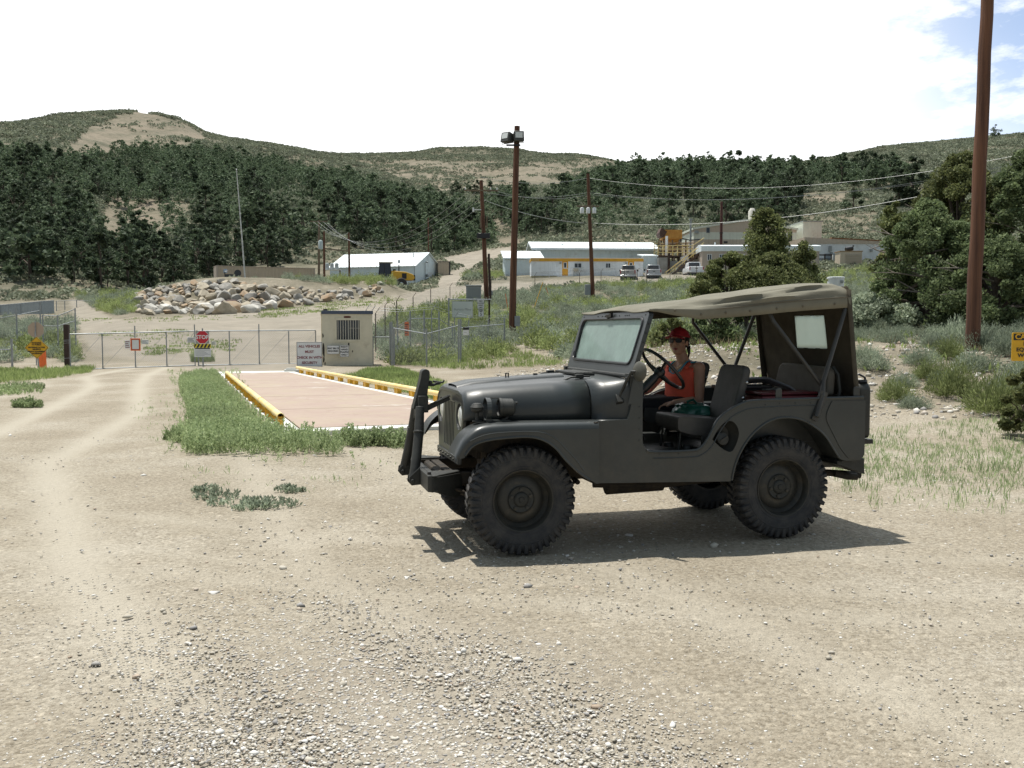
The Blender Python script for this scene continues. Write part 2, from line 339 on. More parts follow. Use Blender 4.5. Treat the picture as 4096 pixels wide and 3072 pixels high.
def terrain(x, y, fine=True):
    x = np.asarray(x, float); y = np.asarray(y, float)
    r = np.hypot(x, y) + 1e-9; th = np.arctan2(x, y); tcl = np.clip(th, -0.62, 0.62)
    d = r * np.cos(tcl); u = np.clip((2048 + 3700 * np.tan(tcl)) * 2212 / 4096, -699.9, 2899.9)
    iu = (u + 700) / 3600 * (NUU - 1); i = np.clip(np.floor(iu).astype(int), 0, NUU - 2); fu = iu - i
    jd = (np.log(np.clip(d, 2.001, 2999)) - LD0) / (LD1 - LD0) * (NDD - 1); j = np.clip(np.floor(jd).astype(int), 0, NDD - 2); fd = jd - j
    z = (_G[i, j] * (1 - fu) + _G[i + 1, j] * fu) * (1 - fd) + (_G[i, j + 1] * (1 - fu) + _G[i + 1, j + 1] * fu) * fd
    ath = np.abs(th); w = np.clip((ath - 0.9) / 1.0, 0, 1); w = w * w * (3 - 2 * w); z = z * (1 - w)
    # roughness of the ground: little on the yard, gullied on the hills
    far = np.clip((d - 14) / 60, 0, 1)
    z = z + far * 0.35 * fbm(x * 0.11, y * 0.11, 4) * np.clip(d / 60, 0.25, 1.6) * (1 - w)
    hi = np.clip((d - 150) / 150, 0, 1); z = z + hi * (1 - w) * 5.0 * fbm(x * 0.018 + 3, y * 0.018, 5)
    near = np.clip((d - 11.5) / 4, 0, 1) * np.clip((60 - d) / 20, 0, 1) * np.clip((x - 1) / 4, 0, 1); z = z + near * 0.16 * fbm(x * 0.55, y * 0.55, 3)
    # the truck scale sits on levelled ground
    qx = x + 3.51; qy = y - 14.43; la = qx * -0.3697 + qy * 0.9291; lt = qx * 0.9291 + qy * 0.3697
    fl = np.clip((la + 1.5) / 1.0, 0, 1) * np.clip((22.5 - la) / 1.5, 0, 1) * np.clip((lt + 1.2) / .8, 0, 1) * np.clip((4.9 - lt) / .8, 0, 1); z = z * (1 - fl) - 0.012 * fl
    if fine:
        nr = np.clip((40 - d) / 30, 0, 1)
        z = z + nr * (1 - fl) * (0.010 * fbm(x * 0.9, y * 0.9, 3) + 0.006 * fbm(x * 5, y * 5, 3))
    return z
def tz(x, y): return float(terrain(np.array([x]), np.array([y]))[0])
def ground_at(u, v, d0=15.0, d1=900.0):
    # where a sight line meets the ground
    ds = np.exp(np.linspace(math.log(d0), math.log(d1), 600)); s = slope_v(v); xs = (u - 2048) / 3700.0 * (ds / (math.cos(PITCH) + (-(v - 1536) / 3700.0) * math.sin(PITCH)))
    zs = CAMH + ds * s; g = terrain(xs, ds); k = np.argmax(g >= zs)
    return Vector((xs[k], ds[k], g[k]))
def inpoly(px, py, poly):
    r = np.zeros(np.shape(px), bool); n = len(poly); j = n - 1
    for i in range(n):
        xi, yi = poly[i]; xj, yj = poly[j]
        c = ((yi > py) != (yj > py)) & (px < (xj - xi) * (py - yi) / ((yj - yi) or 1e-9) + xi); r ^= c; j = i
    return r
def pix2212(x, y, z):
    cp, sp = math.cos(PITCH), math.sin(PITCH); zz = z - CAMH; dep = y * cp - zz * sp; up = zz * cp + y * sp
    dep = np.where(dep < 0.1, 0.1, dep)
    return (2048 + 3700 * x / dep) * 2212 / 4096, (1536 - 3700 * up / dep) * 2212 / 4096
ROAD = [[(150, 645), (185, 650), (240, 690), (300, 692), (560, 674), (700, 657), (840, 641), (945, 623), (1090, 611), (1200, 607), (1530, 592), (1530, 604), (1200, 617), (1090, 628), (1000, 648), (900, 668), (820, 692), (800, 725), (700, 765), (690, 800), (440, 800), (200, 760), (170, 700)],
        [(940, 624), (950, 600), (1000, 575), (950, 558), (1040, 540), (1110, 533), (1110, 546), (1050, 563), (1012, 590), (985, 624)]]
BARE = [[(120, 345), (190, 275), (300, 240), (390, 262), (450, 300), (380, 322), (200, 335)], [(760, 345), (1000, 350), (1340, 345), (1300, 385), (1200, 420), (940, 412), (850, 380)],
        [(1700, 418), (1830, 412), (1830, 438), (1700, 440)], [(1720, 468), (1900, 462), (1900, 500), (1730, 505)], [(1905, 395), (1990, 392), (1990, 412), (1905, 412)],
        [(1050, 430), (1100, 480), (1130, 530), (1075, 530), (1060, 480)], [(230, 420), (420, 440), (330, 560), (210, 560)], [(470, 505), (560, 470), (560, 540), (480, 545)],
        [(700, 770), (1080, 745), (1250, 800), (950, 815), (700, 800)], [(1900, 820), (2212, 800), (2212, 900), (1900, 900)], [(1380, 745), (1660, 733), (1680, 870), (1300, 870)]]
# one sheet: rings about the viewpoint, fine where it is seen
_tha = np.concatenate([np.linspace(-math.pi, -0.66, 40, endpoint=False), np.linspace(-0.66, 0.66, 620, endpoint=False), np.linspace(0.66, math.pi, 40, endpoint=False)])
_rr = np.concatenate([[0.02, 0.6, 1.2], np.exp(np.linspace(math.log(2.0), math.log(1500.0), 470)), [2200, 3200]])
TH, RR = np.meshgrid(_tha, _rr); GX = RR * np.sin(TH); GY = RR * np.cos(TH); GZ = terrain(GX, GY)
GU, GV = pix2212(GX, GY, GZ)
road = np.zeros(GX.shape); bare = np.zeros(GX.shape); front = GY > 5
for p in ROAD: road = np.maximum(road, (inpoly(GU, GV, p) & front & (GY > 30) & (GY < 230)).astype(float))
for p in BARE: bare = np.maximum(bare, (inpoly(GU, GV, p) & front & (GY > 17)).astype(float))
def _soft(a, n=2):
    for _ in range(n):
        b = np.roll(a, 1, 1); c = np.roll(a, -1, 1); d = np.vstack([a[:1], a[:-1]]); e = np.vstack([a[1:], a[-1:]]); a = (a * 2 + b + c + d + e) / 6
    return a
veg = np.clip((GY - 40) / 8, 0, 1)
veg = np.maximum(veg, np.clip((GX - 0.5) / 2, 0, 1) * np.clip((GY - 15.5) / 2.5, 0, 1))
veg = np.where(front, veg, 0.0)
# tyre tracks on the approach to the gate: paler pressed ruts
TRK2 = [(-9.5, 10.5), (-4.5, 6.9), (-1.0, 5.5), (3, 4.9), (8, 5.2)]
TRK = [(-14.6, 37), (-13.2, 31), (-10.9, 26), (-8.2, 17.5), (-6.0, 11), (-3.6, 6), (-1.2, 2)]
def dist_poly(x, y, pl):
    best = np.full(np.shape(x), 1e9)
    for (ax, ay), (bx, by) in zip(pl[:-1], pl[1:]):
        t = np.clip(((x - ax) * (bx - ax) + (y - ay) * (by - ay)) / ((bx - ax) ** 2 + (by - ay) ** 2), 0, 1)
        best = np.minimum(best, np.hypot(x - ax - t * (bx - ax), y - ay - t * (by - ay)))
    return best
trk = np.zeros(GX.shape)
for dx, am in ((-0.8, 1), (0.75, 1), (2.6, .6), (4.2, .6), (-2.6, .5)):
    dd = dist_poly(GX, GY, [(a + dx + 0.35 * math.sin(b * .4 + dx), b) for a, b in TRK]); trk = np.maximum(trk, am * np.exp(-(dd / 0.26) ** 2))
for dx, am in ((0, .5), (.5, .35), (1.45, .5)):
    dd = dist_poly(GX, GY, [(a, b + dx) for a, b in TRK2]); trk = np.maximum(trk, am * np.exp(-(dd / 0.16) ** 2))
trk *= (GY < 40); GZ = GZ - 0.018 * trk * np.clip((40 - GY) / 20, 0, 1)
# the loose gravel patch nearest the viewpoint
grav = np.clip(1.25 - np.hypot((GX + 0.45) / 1.1, (GY - 3.7) / 1.3), 0, 1) * (GY > 0)
road = _soft(road); bare = _soft(bare, 4); veg = np.clip(veg * (1 - road), 0, 1)
nR, nT = GX.shape; Vt = np.stack([GX.ravel(), GY.ravel(), GZ.ravel()], 1)
ii = np.arange(nR - 1)[:, None] * nT + np.arange(nT)[None]; jj = np.arange(nR - 1)[:, None] * nT + (np.arange(nT)[None] + 1) % nT
Ft = np.stack([ii.ravel(), (ii + nT).ravel(), (jj + nT).ravel(), jj.ravel()], 1)
A1 = np.stack([veg.ravel(), bare.ravel(), road.ravel(), np.ones(veg.size)], 1); A2 = np.stack([trk.ravel(), grav.ravel(), np.clip((GY.ravel() - 60) / 110, 0, 1), np.ones(veg.size)], 1)
def ground_mat():
    m = bpy.data.materials.new('ground_soil'); m.use_nodes = True; t = m.node_tree; b = t.nodes['Principled BSDF']; b.inputs['Roughness'].default_value = 0.95; b.inputs['Specular IOR Level'].default_value = 0.15
    co = N(t, 'ShaderNodeTexCoord'); L = t.links.new
    def noise(s, d=5, r=0.6):
        n = N(t, 'ShaderNodeTexNoise'); n.inputs['Scale'].default_value = s; n.inputs['Detail'].default_value = d; n.inputs['Roughness'].default_value = r; L(co.outputs['Object'], n.inputs['Vector']); return n.outputs['Fac']
    def ramp(x, stops):
        r = N(t, 'ShaderNodeValToRGB'); e = r.color_ramp.elements
        e[0].position, e[0].color = stops[0][0], tuple(stops[0][1]) + (1,); e[1].position, e[1].color = stops[-1][0], tuple(stops[-1][1]) + (1,)
        for p, c in stops[1:-1]: q = e.new(p); q.color = tuple(c) + (1,)
        L(x, r.inputs[0]); return r.outputs[0]
    def mix(f, a, c, mode='MIX'):
        x = N(t, 'ShaderNodeMix', data_type='RGBA', blend_type=mode)
        if isinstance(f, float): x.inputs[0].default_value = f
        else: L(f, x.inputs[0])
        for s, k in ((a, 6), (c, 7)):
            if isinstance(s, tuple): x.inputs[k].default_value = s + (1,)
            else: L(s, x.inputs[k])
        return x.outputs[2]
    def math_(op, a, c, cl=False):
        x = N(t, 'ShaderNodeMath', operation=op, use_clamp=cl)
        for s, k in ((a, 0), (c, 1)):
            if isinstance(s, (int, float)): x.inputs[k].default_value = s
            else: L(s, x.inputs[k])
        return x.outputs[0]
    a1 = N(t, 'ShaderNodeVertexColor', layer_name='zone'); s1 = N(t, 'ShaderNodeSeparateColor'); L(a1.outputs[0], s1.inputs[0])
    a2 = N(t, 'ShaderNodeVertexColor', layer_name='wear'); s2 = N(t, 'ShaderNodeSeparateColor'); L(a2.outputs[0], s2.inputs[0])
    yard = ramp(noise(0.55, 6), [(0.30, (0.260, 0.228, 0.176)), (0.5, (0.330, 0.297, 0.236)), (0.72, (0.430, 0.400, 0.338))])
    yard = mix(math_('MULTIPLY', noise(0.16, 3), 0.55), yard, (0.270, 0.226, 0.165))
    fineg = ramp(noise(34, 4, 0.7), [(0.36, (0.60, 0.57, 0.53)), (0.5, (1.0, 1.0, 1.0)), (0.66, (1.28, 1.28, 1.28))]); yard = mix(0.75, yard, fineg, 'MULTIPLY')
    # pebble speckle
    vo = N(t, 'ShaderNodeTexVoronoi'); vo.inputs['Scale'].default_value = 26; L(co.outputs['Object'], vo.inputs['Vector'])
    sp = ramp(vo.outputs['Color'], [(0.0, (0.55, 0.52, 0.48)), (0.5, (1, 1, 1)), (0.86, (1.05, 1.04, 1.02)), (1.0, (1.75, 1.75, 1.78))]); yard = mix(0.5, yard, sp, 'MULTIPLY')
    v2 = N(t, 'ShaderNodeTexVoronoi'); v2.inputs['Scale'].default_value = 85; L(co.outputs['Object'], v2.inputs['Vector'])
    sp2 = ramp(v2.outputs['Color'], [(0.0, (0.50, 0.48, 0.45)), (0.22, (0.92, 0.91, 0.9)), (0.72, (1, 1, 1)), (0.9, (1.3, 1.3, 1.3)), (1.0, (1.9, 1.9, 1.95))]); yard = mix(0.55, yard, sp2, 'MULTIPLY')
    yard = mix(math_('MULTIPLY', s2.outputs[0], 0.8), yard, (0.410, 0.372, 0.302))
    yard = mix(math_('MULTIPLY', s2.outputs[1], 0.5), yard, (0.300, 0.268, 0.222))
    slope = ramp(noise(0.35, 7, 0.7), [(0.33, (0.130, 0.120, 0.084)), (0.5, (0.200, 0.176, 0.130)), (0.68, (0.310, 0.272, 0.212))])
    slope = mix(0.7, slope, ramp(noise(6, 5, 0.7), [(0.35, (0.6, 0.6, 0.6)), (0.65, (1.25, 1.25, 1.25))]), 'MULTIPLY')
    hill = ramp(noise(0.06, 8, 0.68), [(0.34, (0.095, 0.098, 0.070)), (0.5, (0.140, 0.132, 0.098)), (0.66, (0.190, 0.170, 0.132))])
    hill = mix(0.8, hill, ramp(noise(0.5, 6, 0.75), [(0.36, (0.5, 0.54, 0.45)), (0.62, (1.3, 1.25, 1.2))]), 'MULTIPLY')
    slope = mix(s2.outputs[2], slope, hill)
    c = mix(s1.outputs[0], yard, slope)
    bn = math_('MULTIPLY', s1.outputs[1], ramp(noise(0.09, 8, 0.72), [(0.38, (0, 0, 0)), (0.60, (0.9, 0.9, 0.9))]), True)
    tan = ramp(noise(0.8, 7, 0.7), [(0.35, (0.165, 0.140, 0.104)), (0.65, (0.265, 0.222, 0.168))]); c = mix(bn, c, tan)
    rd = ramp(noise(0.5, 6, 0.65), [(0.35, (0.225, 0.202, 0.164)), (0.65, (0.300, 0.268, 0.218))]); c = mix(math_('MULTIPLY', s1.outputs[2], 0.92), c, rd)
    L(c, b.inputs['Base Color'])
    bu = N(t, 'ShaderNodeBump'); bu.inputs['Strength'].default_value = 0.75; bu.inputs['Distance'].default_value = 0.03
    L(math_('ADD', math_('MULTIPLY', noise(22, 6, 0.7), 0.7), math_('ADD', math_('MULTIPLY', vo.outputs['Distance'], -0.5), math_('MULTIPLY', v2.outputs['Distance'], -0.35))), bu.inputs['Height']); L(bu.outputs[0], b.inputs['Normal'])
    return m
M_GROUND = ground_mat()
ground = np_mesh('ground', Vt, Ft, M_GROUND, smooth=True, attr={'zone': A1, 'wear': A2}); tag(ground, kind='structure')
# ================================================================ THE VEHICLE
OD = mat('olive_paint', (0.024, 0.029, 0.029), rough=0.42, var=0.16, vscale=3.0, bump=0.05, bscale=9, spec=0.5, coat=0.22)
def dusty(m, top=0.95, amt=0.36, col=(0.110, 0.094, 0.070)):
    # road dust settled on the lower panels, in blotches
    t = m.node_tree; b = t.nodes['Principled BSDF']; src = b.inputs['Base Color'].links[0].from_socket; co = N(t, 'ShaderNodeTexCoord'); sp = N(t, 'ShaderNodeSeparateXYZ'); t.links.new(co.outputs['Object'], sp.inputs[0])
    r = N(t, 'ShaderNodeMapRange'); r.inputs[1].default_value = top; r.inputs[2].default_value = 0.45; r.inputs[3].default_value = 0.05; r.inputs[4].default_value = amt; t.links.new(sp.outputs['Z'], r.inputs[0])
    n = N(t, 'ShaderNodeTexNoise'); n.inputs['Scale'].default_value = 5.5; n.inputs['Detail'].default_value = 8; n.inputs['Roughness'].default_value = 0.72; t.links.new(co.outputs['Object'], n.inputs['Vector'])
    q = N(t, 'ShaderNodeMapRange'); q.inputs[1].default_value = 0.36; q.inputs[2].default_value = 0.70; t.links.new(n.outputs['Fac'], q.inputs[0]); k = N(t, 'ShaderNodeMath', operation='MULTIPLY'); t.links.new(r.outputs[0], k.inputs[0]); t.links.new(q.outputs[0], k.inputs[1])
    x = N(t, 'ShaderNodeMix', data_type='RGBA'); t.links.new(k.outputs[0], x.inputs[0]); t.links.new(src, x.inputs[6]); x.inputs[7].default_value = tuple(col) + (1,); t.links.new(x.outputs[2], b.inputs['Base Color'])
dusty(OD)
ODD = mat('olive_paint_worn', (0.022, 0.023, 0.020), rough=0.58, var=0.3, vscale=7, bump=0.12, bscale=30)
BLK = mat('under_grime', (0.014, 0.013, 0.011), rough=0.85, var=0.5, vscale=12, col2=(0.045, 0.034, 0.022))
RUB = mat('tyre_rubber', (0.022, 0.024, 0.028), rough=0.72, var=0.25, vscale=10, col2=(0.058, 0.055, 0.052), bump=0.1, bscale=60, spec=0.35)
RIM = mat('rim_paint', (0.026, 0.026, 0.022), rough=0.5, var=0.3, vscale=14, col2=(0.070, 0.058, 0.040), thr=(0.5, 0.8))
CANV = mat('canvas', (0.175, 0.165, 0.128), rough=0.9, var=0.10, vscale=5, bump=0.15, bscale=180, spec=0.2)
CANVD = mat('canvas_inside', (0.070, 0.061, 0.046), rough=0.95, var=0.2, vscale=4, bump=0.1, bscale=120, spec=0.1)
SEATM = mat('seat_vinyl', (0.044, 0.042, 0.038), rough=0.6, var=0.2, vscale=9, bump=0.1, bscale=80)
BLACK = mat('black_plastic', (0.012, 0.012, 0.013), rough=0.35)
STEEL = mat('bright_steel', (0.55, 0.56, 0.57), rough=0.28, metal=1.0)
GALV = mat('galvanised_pipe', (0.29, 0.31, 0.32), rough=0.5, metal=0.4, var=0.12, vscale=8)
LENS = mat('lamp_glass', (0.62, 0.64, 0.62), rough=0.12, spec=0.8, var=0.15, vscale=30, coat=1.0)
def glassmat(name, tint, dust, refl_amt, rough=0.04):  # pale blotchy layer: reflection of sky and hills painted into the glass colour
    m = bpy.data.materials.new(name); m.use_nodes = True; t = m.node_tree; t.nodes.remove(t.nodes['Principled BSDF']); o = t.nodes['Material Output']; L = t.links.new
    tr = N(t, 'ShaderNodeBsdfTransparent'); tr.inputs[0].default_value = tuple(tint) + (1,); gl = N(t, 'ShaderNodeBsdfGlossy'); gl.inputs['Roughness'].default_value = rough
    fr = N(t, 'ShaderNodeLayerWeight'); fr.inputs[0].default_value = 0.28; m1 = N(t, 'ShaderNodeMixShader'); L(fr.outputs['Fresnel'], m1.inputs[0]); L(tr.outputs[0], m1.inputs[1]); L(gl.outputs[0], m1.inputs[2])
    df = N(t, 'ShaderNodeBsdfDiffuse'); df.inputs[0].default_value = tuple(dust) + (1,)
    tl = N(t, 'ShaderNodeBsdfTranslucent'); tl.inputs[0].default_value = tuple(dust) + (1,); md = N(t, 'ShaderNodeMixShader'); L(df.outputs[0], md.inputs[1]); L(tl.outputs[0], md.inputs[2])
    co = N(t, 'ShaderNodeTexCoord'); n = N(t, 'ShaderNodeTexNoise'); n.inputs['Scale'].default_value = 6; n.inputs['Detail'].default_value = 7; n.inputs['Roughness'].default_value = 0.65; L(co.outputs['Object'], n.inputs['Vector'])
    r = N(t, 'ShaderNodeMapRange'); r.inputs[1].default_value = 0.3; r.inputs[2].default_value = 0.7; r.inputs[3].default_value = refl_amt * 0.72; r.inputs[4].default_value = min(1, refl_amt * 1.25); L(n.outputs['Fac'], r.inputs[0])
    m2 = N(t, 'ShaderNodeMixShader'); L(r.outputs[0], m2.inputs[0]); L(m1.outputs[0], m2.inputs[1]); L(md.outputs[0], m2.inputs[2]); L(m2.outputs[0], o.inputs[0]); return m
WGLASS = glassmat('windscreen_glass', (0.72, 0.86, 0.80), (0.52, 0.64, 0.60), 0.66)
YAW = 0.26423
JP = Vector((1.889, 7.636, 0.0))
jeep = thing('military_jeep', 'olive drab military jeep with tan canvas top parked on the gravel', 'vehicle', JP, math.pi + YAW)
def JW(p):   # jeep frame -> world
    return Matrix.Translation(JP) @ Matrix.Rotation(math.pi + YAW, 4, 'Z') @ Vector(p)
XZ = lambda y: (lambda a, b: (a, y, b))
def rounded(pts, rad, n=4):
    # round the corners of a 2d polygon; rad may be a list
    out = []; k = len(pts)
    for i in range(k):
        p = Vector(pts[i]); a = Vector(pts[i - 1]); b = Vector(pts[(i + 1) % k]); r = rad[i] if isinstance(rad, (list, tuple)) else rad
        if r <= 0: out.append(tuple(p)); continue
        da = (a - p); db = (b - p); ra = min(r, da.length * 0.48); rb = min(r, db.length * 0.48); s = p + da.normalized() * ra; e = p + db.normalized() * rb
        for j in range(n + 1):
            q = j / n; out.append(tuple(s * (1 - q) ** 2 + p * 2 * q * (1 - q) + e * q * q))
    return out
def arc(pts, n=6):
    # Catmull-Rom through points
    P = [Vector(p) for p in pts]; out = []
    for i in range(len(P) - 1):
        a = P[max(i - 1, 0)]; b = P[i]; c = P[i + 1]; d = P[min(i + 2, len(P) - 1)]
        for j in range(n):
            t = j / n; out.append(0.5 * ((2 * b) + (c - a) * t + (2 * a - 5 * b + 4 * c - d) * t * t + (3 * b - a - 3 * c + d) * t ** 3))
    out.append(P[-1]); return [tuple(p) for p in out]
# --- body tub: side panels with door cut and wheel arch
DOORC = [(1.188, 1.235), (1.186, 0.83), (1.178, 0.765), (1.150, 0.728), (1.105, 0.712), (0.80, 0.710), (0.735, 0.728), (0.685, 0.775), (0.640, 0.850), (0.594, 0.929), (0.52, 0.990), (0.412, 1.042), (0.309, 1.066)]
ARCH = [(-0.434, 0.615), (-0.377, 0.694), (-0.310, 0.785), (-0.222, 0.855), (-0.11, 0.912), (0.014, 0.935), (0.125, 0.925), (0.223, 0.883), (0.320, 0.805), (0.396, 0.701), (0.443, 0.600), (0.465, 0.517), (0.472, 0.478)]
SIDE = [(1.528, 0.502), (1.528, 0.945), (1.30, 0.952), (1.275, 1.06), (1.262, 1.15), (1.250, 1.235)] + arc(DOORC, 4) + [(-0.640, 1.074), (-0.646, 0.615), (-0.625, 0.588), (-0.50, 0.588)] + arc([(-0.462, 0.596)] + ARCH, 3) + [(0.487, 0.471)]
HOLE = arc([(0.635, 0.786), (0.585, 0.865), (0.520, 0.918), (0.455, 0.905), (0.418, 0.829), (0.445, 0.735), (0.483, 0.691), (0.550, 0.715), (0.635, 0.786)], 4)[:-1]
b = MB(); HB = HOLE[::1]
b.plate(SIDE, [HB], XZ(0.742), XZ(0.716)); b.plate(SIDE, [], XZ(-0.742), XZ(-0.716))
# floor, dash, rear panel, wheel boxes, rear floor
b.bx(0.49, 1.45, -0.699, 0.699, 0.660, 0.690); b.bx(0.30, 0.489, -0.468, 0.468, 0.660, 0.690); b.bx(-0.62, 0.34, -0.468, 0.468, 0.685, 0.712)
b.bx(0.28, 0.31, -0.468, 0.468, 0.69, 0.78); b.bx(1.225, 1.250, -0.712, 0.712, 0.92, 1.215)
b.bx(1.44, 1.465, -0.699, 0.699, 0.52, 0.94); b.bx(1.500, 1.516, -0.585, 0.585, 0.52, 1.16); b.bx(-0.640, -0.615, -0.715, 0.715, 0.59, 1.074)
for s in (1, -1): b.bx(-0.50, 0.36, s * 0.45, s * 0.713, 0.713, 0.955) if False else None
for s in (1, -1):
    pr = [(-0.613, 0.714), (0.46, 0.714), (0.40, 0.80), (0.28, 0.94), (-0.613, 0.948)]
    b.prism(pr, XZ(s * 0.470), XZ(s * 0.485)); b.bx(-0.613, 0.44, s * 0.471, s * 0.484, 0.50, 0.712); ar = arc([(-0.47, 0.56)] + ARCH, 3); b.loft([[(x + (0.012 if x > 0 else -0.012), s * y, z + 0.012) for x, z in ar] for y in (0.486, 0.715)], closed=False); b.bx(-0.613, 0.28, s * 0.486, s * 0.714, 0.938, 0.950)
b.bx(0.47, 1.44, 0.70, 0.714, 0.52, 0.66); b.bx(0.47, 1.44, -0.714, -0.70, 0.52, 0.66)
body = b.build('body', OD, jeep, bevel=0.006, seg=2)
# rolled rims: door cut and top rail, rear corner plate, side seams
for s in (1, -1):
    b = MB()
    b.tube([(x, s * 0.744, z) for x, z in arc([(1.15, 0.728)] + DOORC[4:] + [(0.0, 1.071), (-0.636, 1.075)], 3)], 0.011, 6)
    b.tube([(x, s * 0.743, z) for x, z in arc([(1.10, 0.665), (0.80, 0.664), (0.715, 0.680), (0.640, 0.735), (0.585, 0.825), (0.53, 0.902), (0.47, 0.955), (0.38, 0.995), (0.28, 1.012), (0.0, 1.020), (-0.30, 1.022)], 3)], 0.0045, 5)
    b.tube([(x, s * 0.744, z) for x, z in arc(ARCH, 3)], 0.008, 6)
    b.build('body_rim', OD, body, smooth=True)
b = MB()
b.prism(rounded([(-0.655, 1.050), (-0.655, 0.600), (-0.52, 0.600), (-0.44, 0.690), (-0.30, 0.93), (-0.36, 1.050)][::-1], [0.01, 0.06, 0.03, 0.03, 0.05, 0.01]), XZ(0.748), XZ(0.7422)); b.build('corner_plate', OD, body, smooth=True); b = MB()
b.prism(rounded([(-0.655, 1.050), (-0.655, 0.600), (-0.52, 0.600), (-0.44, 0.690), (-0.30, 0.93), (-0.36, 1.050)][::-1], [0.01, 0.06, 0.03, 0.03, 0.05, 0.01]), XZ(-0.748), XZ(-0.7422)); b.build('corner_plate', OD, body, smooth=True); b = MB()
for x, z in [(-0.18, 1.04), (-0.05, 1.04), (0.08, 1.04), (0.2, 1.035), (1.21, 0.80), (1.21, 0.88), (1.21, 0.96), (1.21, 1.04), (1.21, 1.12), (1.215, 1.19), (0.9, 0.69), (1.05, 0.69), (-0.25, 1.04), (-0.42, 1.03), (-0.56, 1.03)]:
    T = Matrix.Translation((x, 0.742, z)) @ Matrix.Rotation(R(-90), 4, 'X'); b.lathe([(0.007, 0), (0.006, 0.004), (0.0005, 0.005)], T, 6)
b.build('rivet', OD, body, smooth=True)
# fuel filler dish and cap
b = MB(); cx, cz = 0.52, 0.80
r0 = [(x, 0.7425, z) for x, z in HOLE]; rings = [r0]
for f, y in ((0.98, 0.725), (0.86, 0.69), (0.60, 0.655), (0.2, 0.645), (0.01, 0.645)): rings.append([(cx + (x - cx) * f, y, cz + (z - cz) * f) for x, z in HOLE])
b.loft(rings); fd = b.build('fuel_filler', ODD, jeep, smooth=True)
b = MB(); T = Matrix.Translation((0.525, 0.655, 0.775)) @ Matrix.Rotation(R(-78), 4, 'X')
b.lathe([(0.030, 0), (0.048, 0.006), (0.052, 0.03), (0.046, 0.046), (0.02, 0.052), (0.0005, 0.052)], T, 20); b.box((0.525, 0.715, 0.785), (0.07, 0.008, 0.012), Matrix.Rotation(R(30), 4, 'Y')); b.build('filler_cap', RIM, fd, smooth=True)
# --- hood and cowl: lofted half-round sections
def hsec(x, w, zb, zt, r, crown=0.02, n=7):
    pts = [(x, w, zb)]; pts.append((x, w, zb + (zt - r - zb) * 0.5))
    for i in range(n + 1):
        a = math.pi / 2 * i / n; pts.append((x, w - r * 0.92 + r * 0.92 * math.cos(a), zt - r - crown * 0.6 + r * math.sin(a)))
    for f in (0.75, 0.45, 0.15): pts.append((x, (w - r * 0.92) * f, zt - crown * 0.6 + crown * 0.6 * (1 - f * f)))
    return pts + [(p[0], -p[1], p[2]) for p in reversed(pts)]
b = MB()
HS = [(2.452, 0.500, 0.952, 1.125, 0.15), (2.440, 0.520, 0.950, 1.150, 0.155), (2.41, 0.530, 0.950, 1.172, 0.16), (2.30, 0.545, 0.950, 1.190, 0.165), (2.05, 0.570, 0.949, 1.208, 0.172), (1.80, 0.592, 0.948, 1.222, 0.178), (1.537, 0.614, 0.947, 1.234, 0.184)]
b.loft([hsec(*h) for h in HS], closed=False); hood = b.build('hood', OD, jeep, smooth=True, solid=0.012, ang=60)
b = MB()   # raised centre pressing of the hood
cs = []
for x, w, zt in ((2.425, 0.17, 1.168), (2.30, 0.168, 1.198), (2.05, 0.16, 1.216), (1.80, 0.15, 1.230), (1.58, 0.14, 1.241)):
    cs.append([(x, w, zt - 0.016), (x, w * 0.93, zt - 0.001), (x, w * 0.8, zt + 0.009), (x, w * 0.4, zt + 0.012), (x, 0, zt + 0.013), (x, -w * 0.4, zt + 0.012), (x, -w * 0.8, zt + 0.009), (x, -w * 0.93, zt - 0.001), (x, -w, zt - 0.016)])
b.loft(cs, closed=False); b.build('hood_pressing', OD, hood, smooth=True, ang=70)
b = MB(); b.tube([(2.02, 0.05, 1.225), (2.02, 0.05, 1.26), (2.0, 0.05, 1.262), (2.0, 0.05, 1.225)], 0.006, 6); b.bx(1.76, 1.79, 0.0, 0.03, 1.24, 1.255)
b.build('hood_loop', BLACK, hood, smooth=True)
for yy in (0.36, -0.36):
    b = MB(); b.tube([(1.66, yy, 1.215), (1.60, yy, 1.238), (1.52, yy, 1.243), (1.45, yy, 1.245)], 0.008, 6); b.box((1.535, yy, 1.246), (0.06, 0.045, 0.03))
    b.build('hood_hinge', ODD, hood, smooth=True, bevel=0.004)
def cowsec(x, w, zb, zt, r):
    p = hsec(x, w, zb, zt, r); return [(x, 0.738, zb - 0.004)] + p + [(x, -0.738, zb - 0.004)]
b = MB()
CS = [(1.531, 0.620, 0.948, 1.236, 0.186), (1.42, 0.645, 0.949, 1.240, 0.170), (1.34, 0.668, 0.950, 1.243, 0.13), (1.285, 0.690, 0.951, 1.246, 0.085), (1.262, 0.700, 0.952, 1.248, 0.06), (1.249, 0.702, 0.952, 1.245, 0.05)]
b.loft([cowsec(*h) for h in CS], closed=False); cowl = b.build('cowl', OD, jeep, smooth=True, solid=0.012, ang=60)
b = MB(); b.box((1.43, -0.06, 1.252), (0.16, 0.50, 0.018), Matrix.Rotation(R(-2), 4, 'Y'))
for i in range(5): b.box((1.365 + i * 0.032, -0.06, 1.264), (0.022, 0.47, 0.006))
b.build('cowl_vent', ODD, cowl, bevel=0.003)
b = MB()   # rivets along the cowl rail and the gusset beside the windscreen
for i in range(9):
    y = -0.62 + i * 0.155; b.lathe([(0.008, 0), (0.006, 0.006), (0.0005, 0.007)], Matrix.Translation((1.251 + 0.011, y, 1.252)) @ Matrix.Rotation(R(80), 4, 'Y'), 6)
b.build('rivet', OD, cowl)
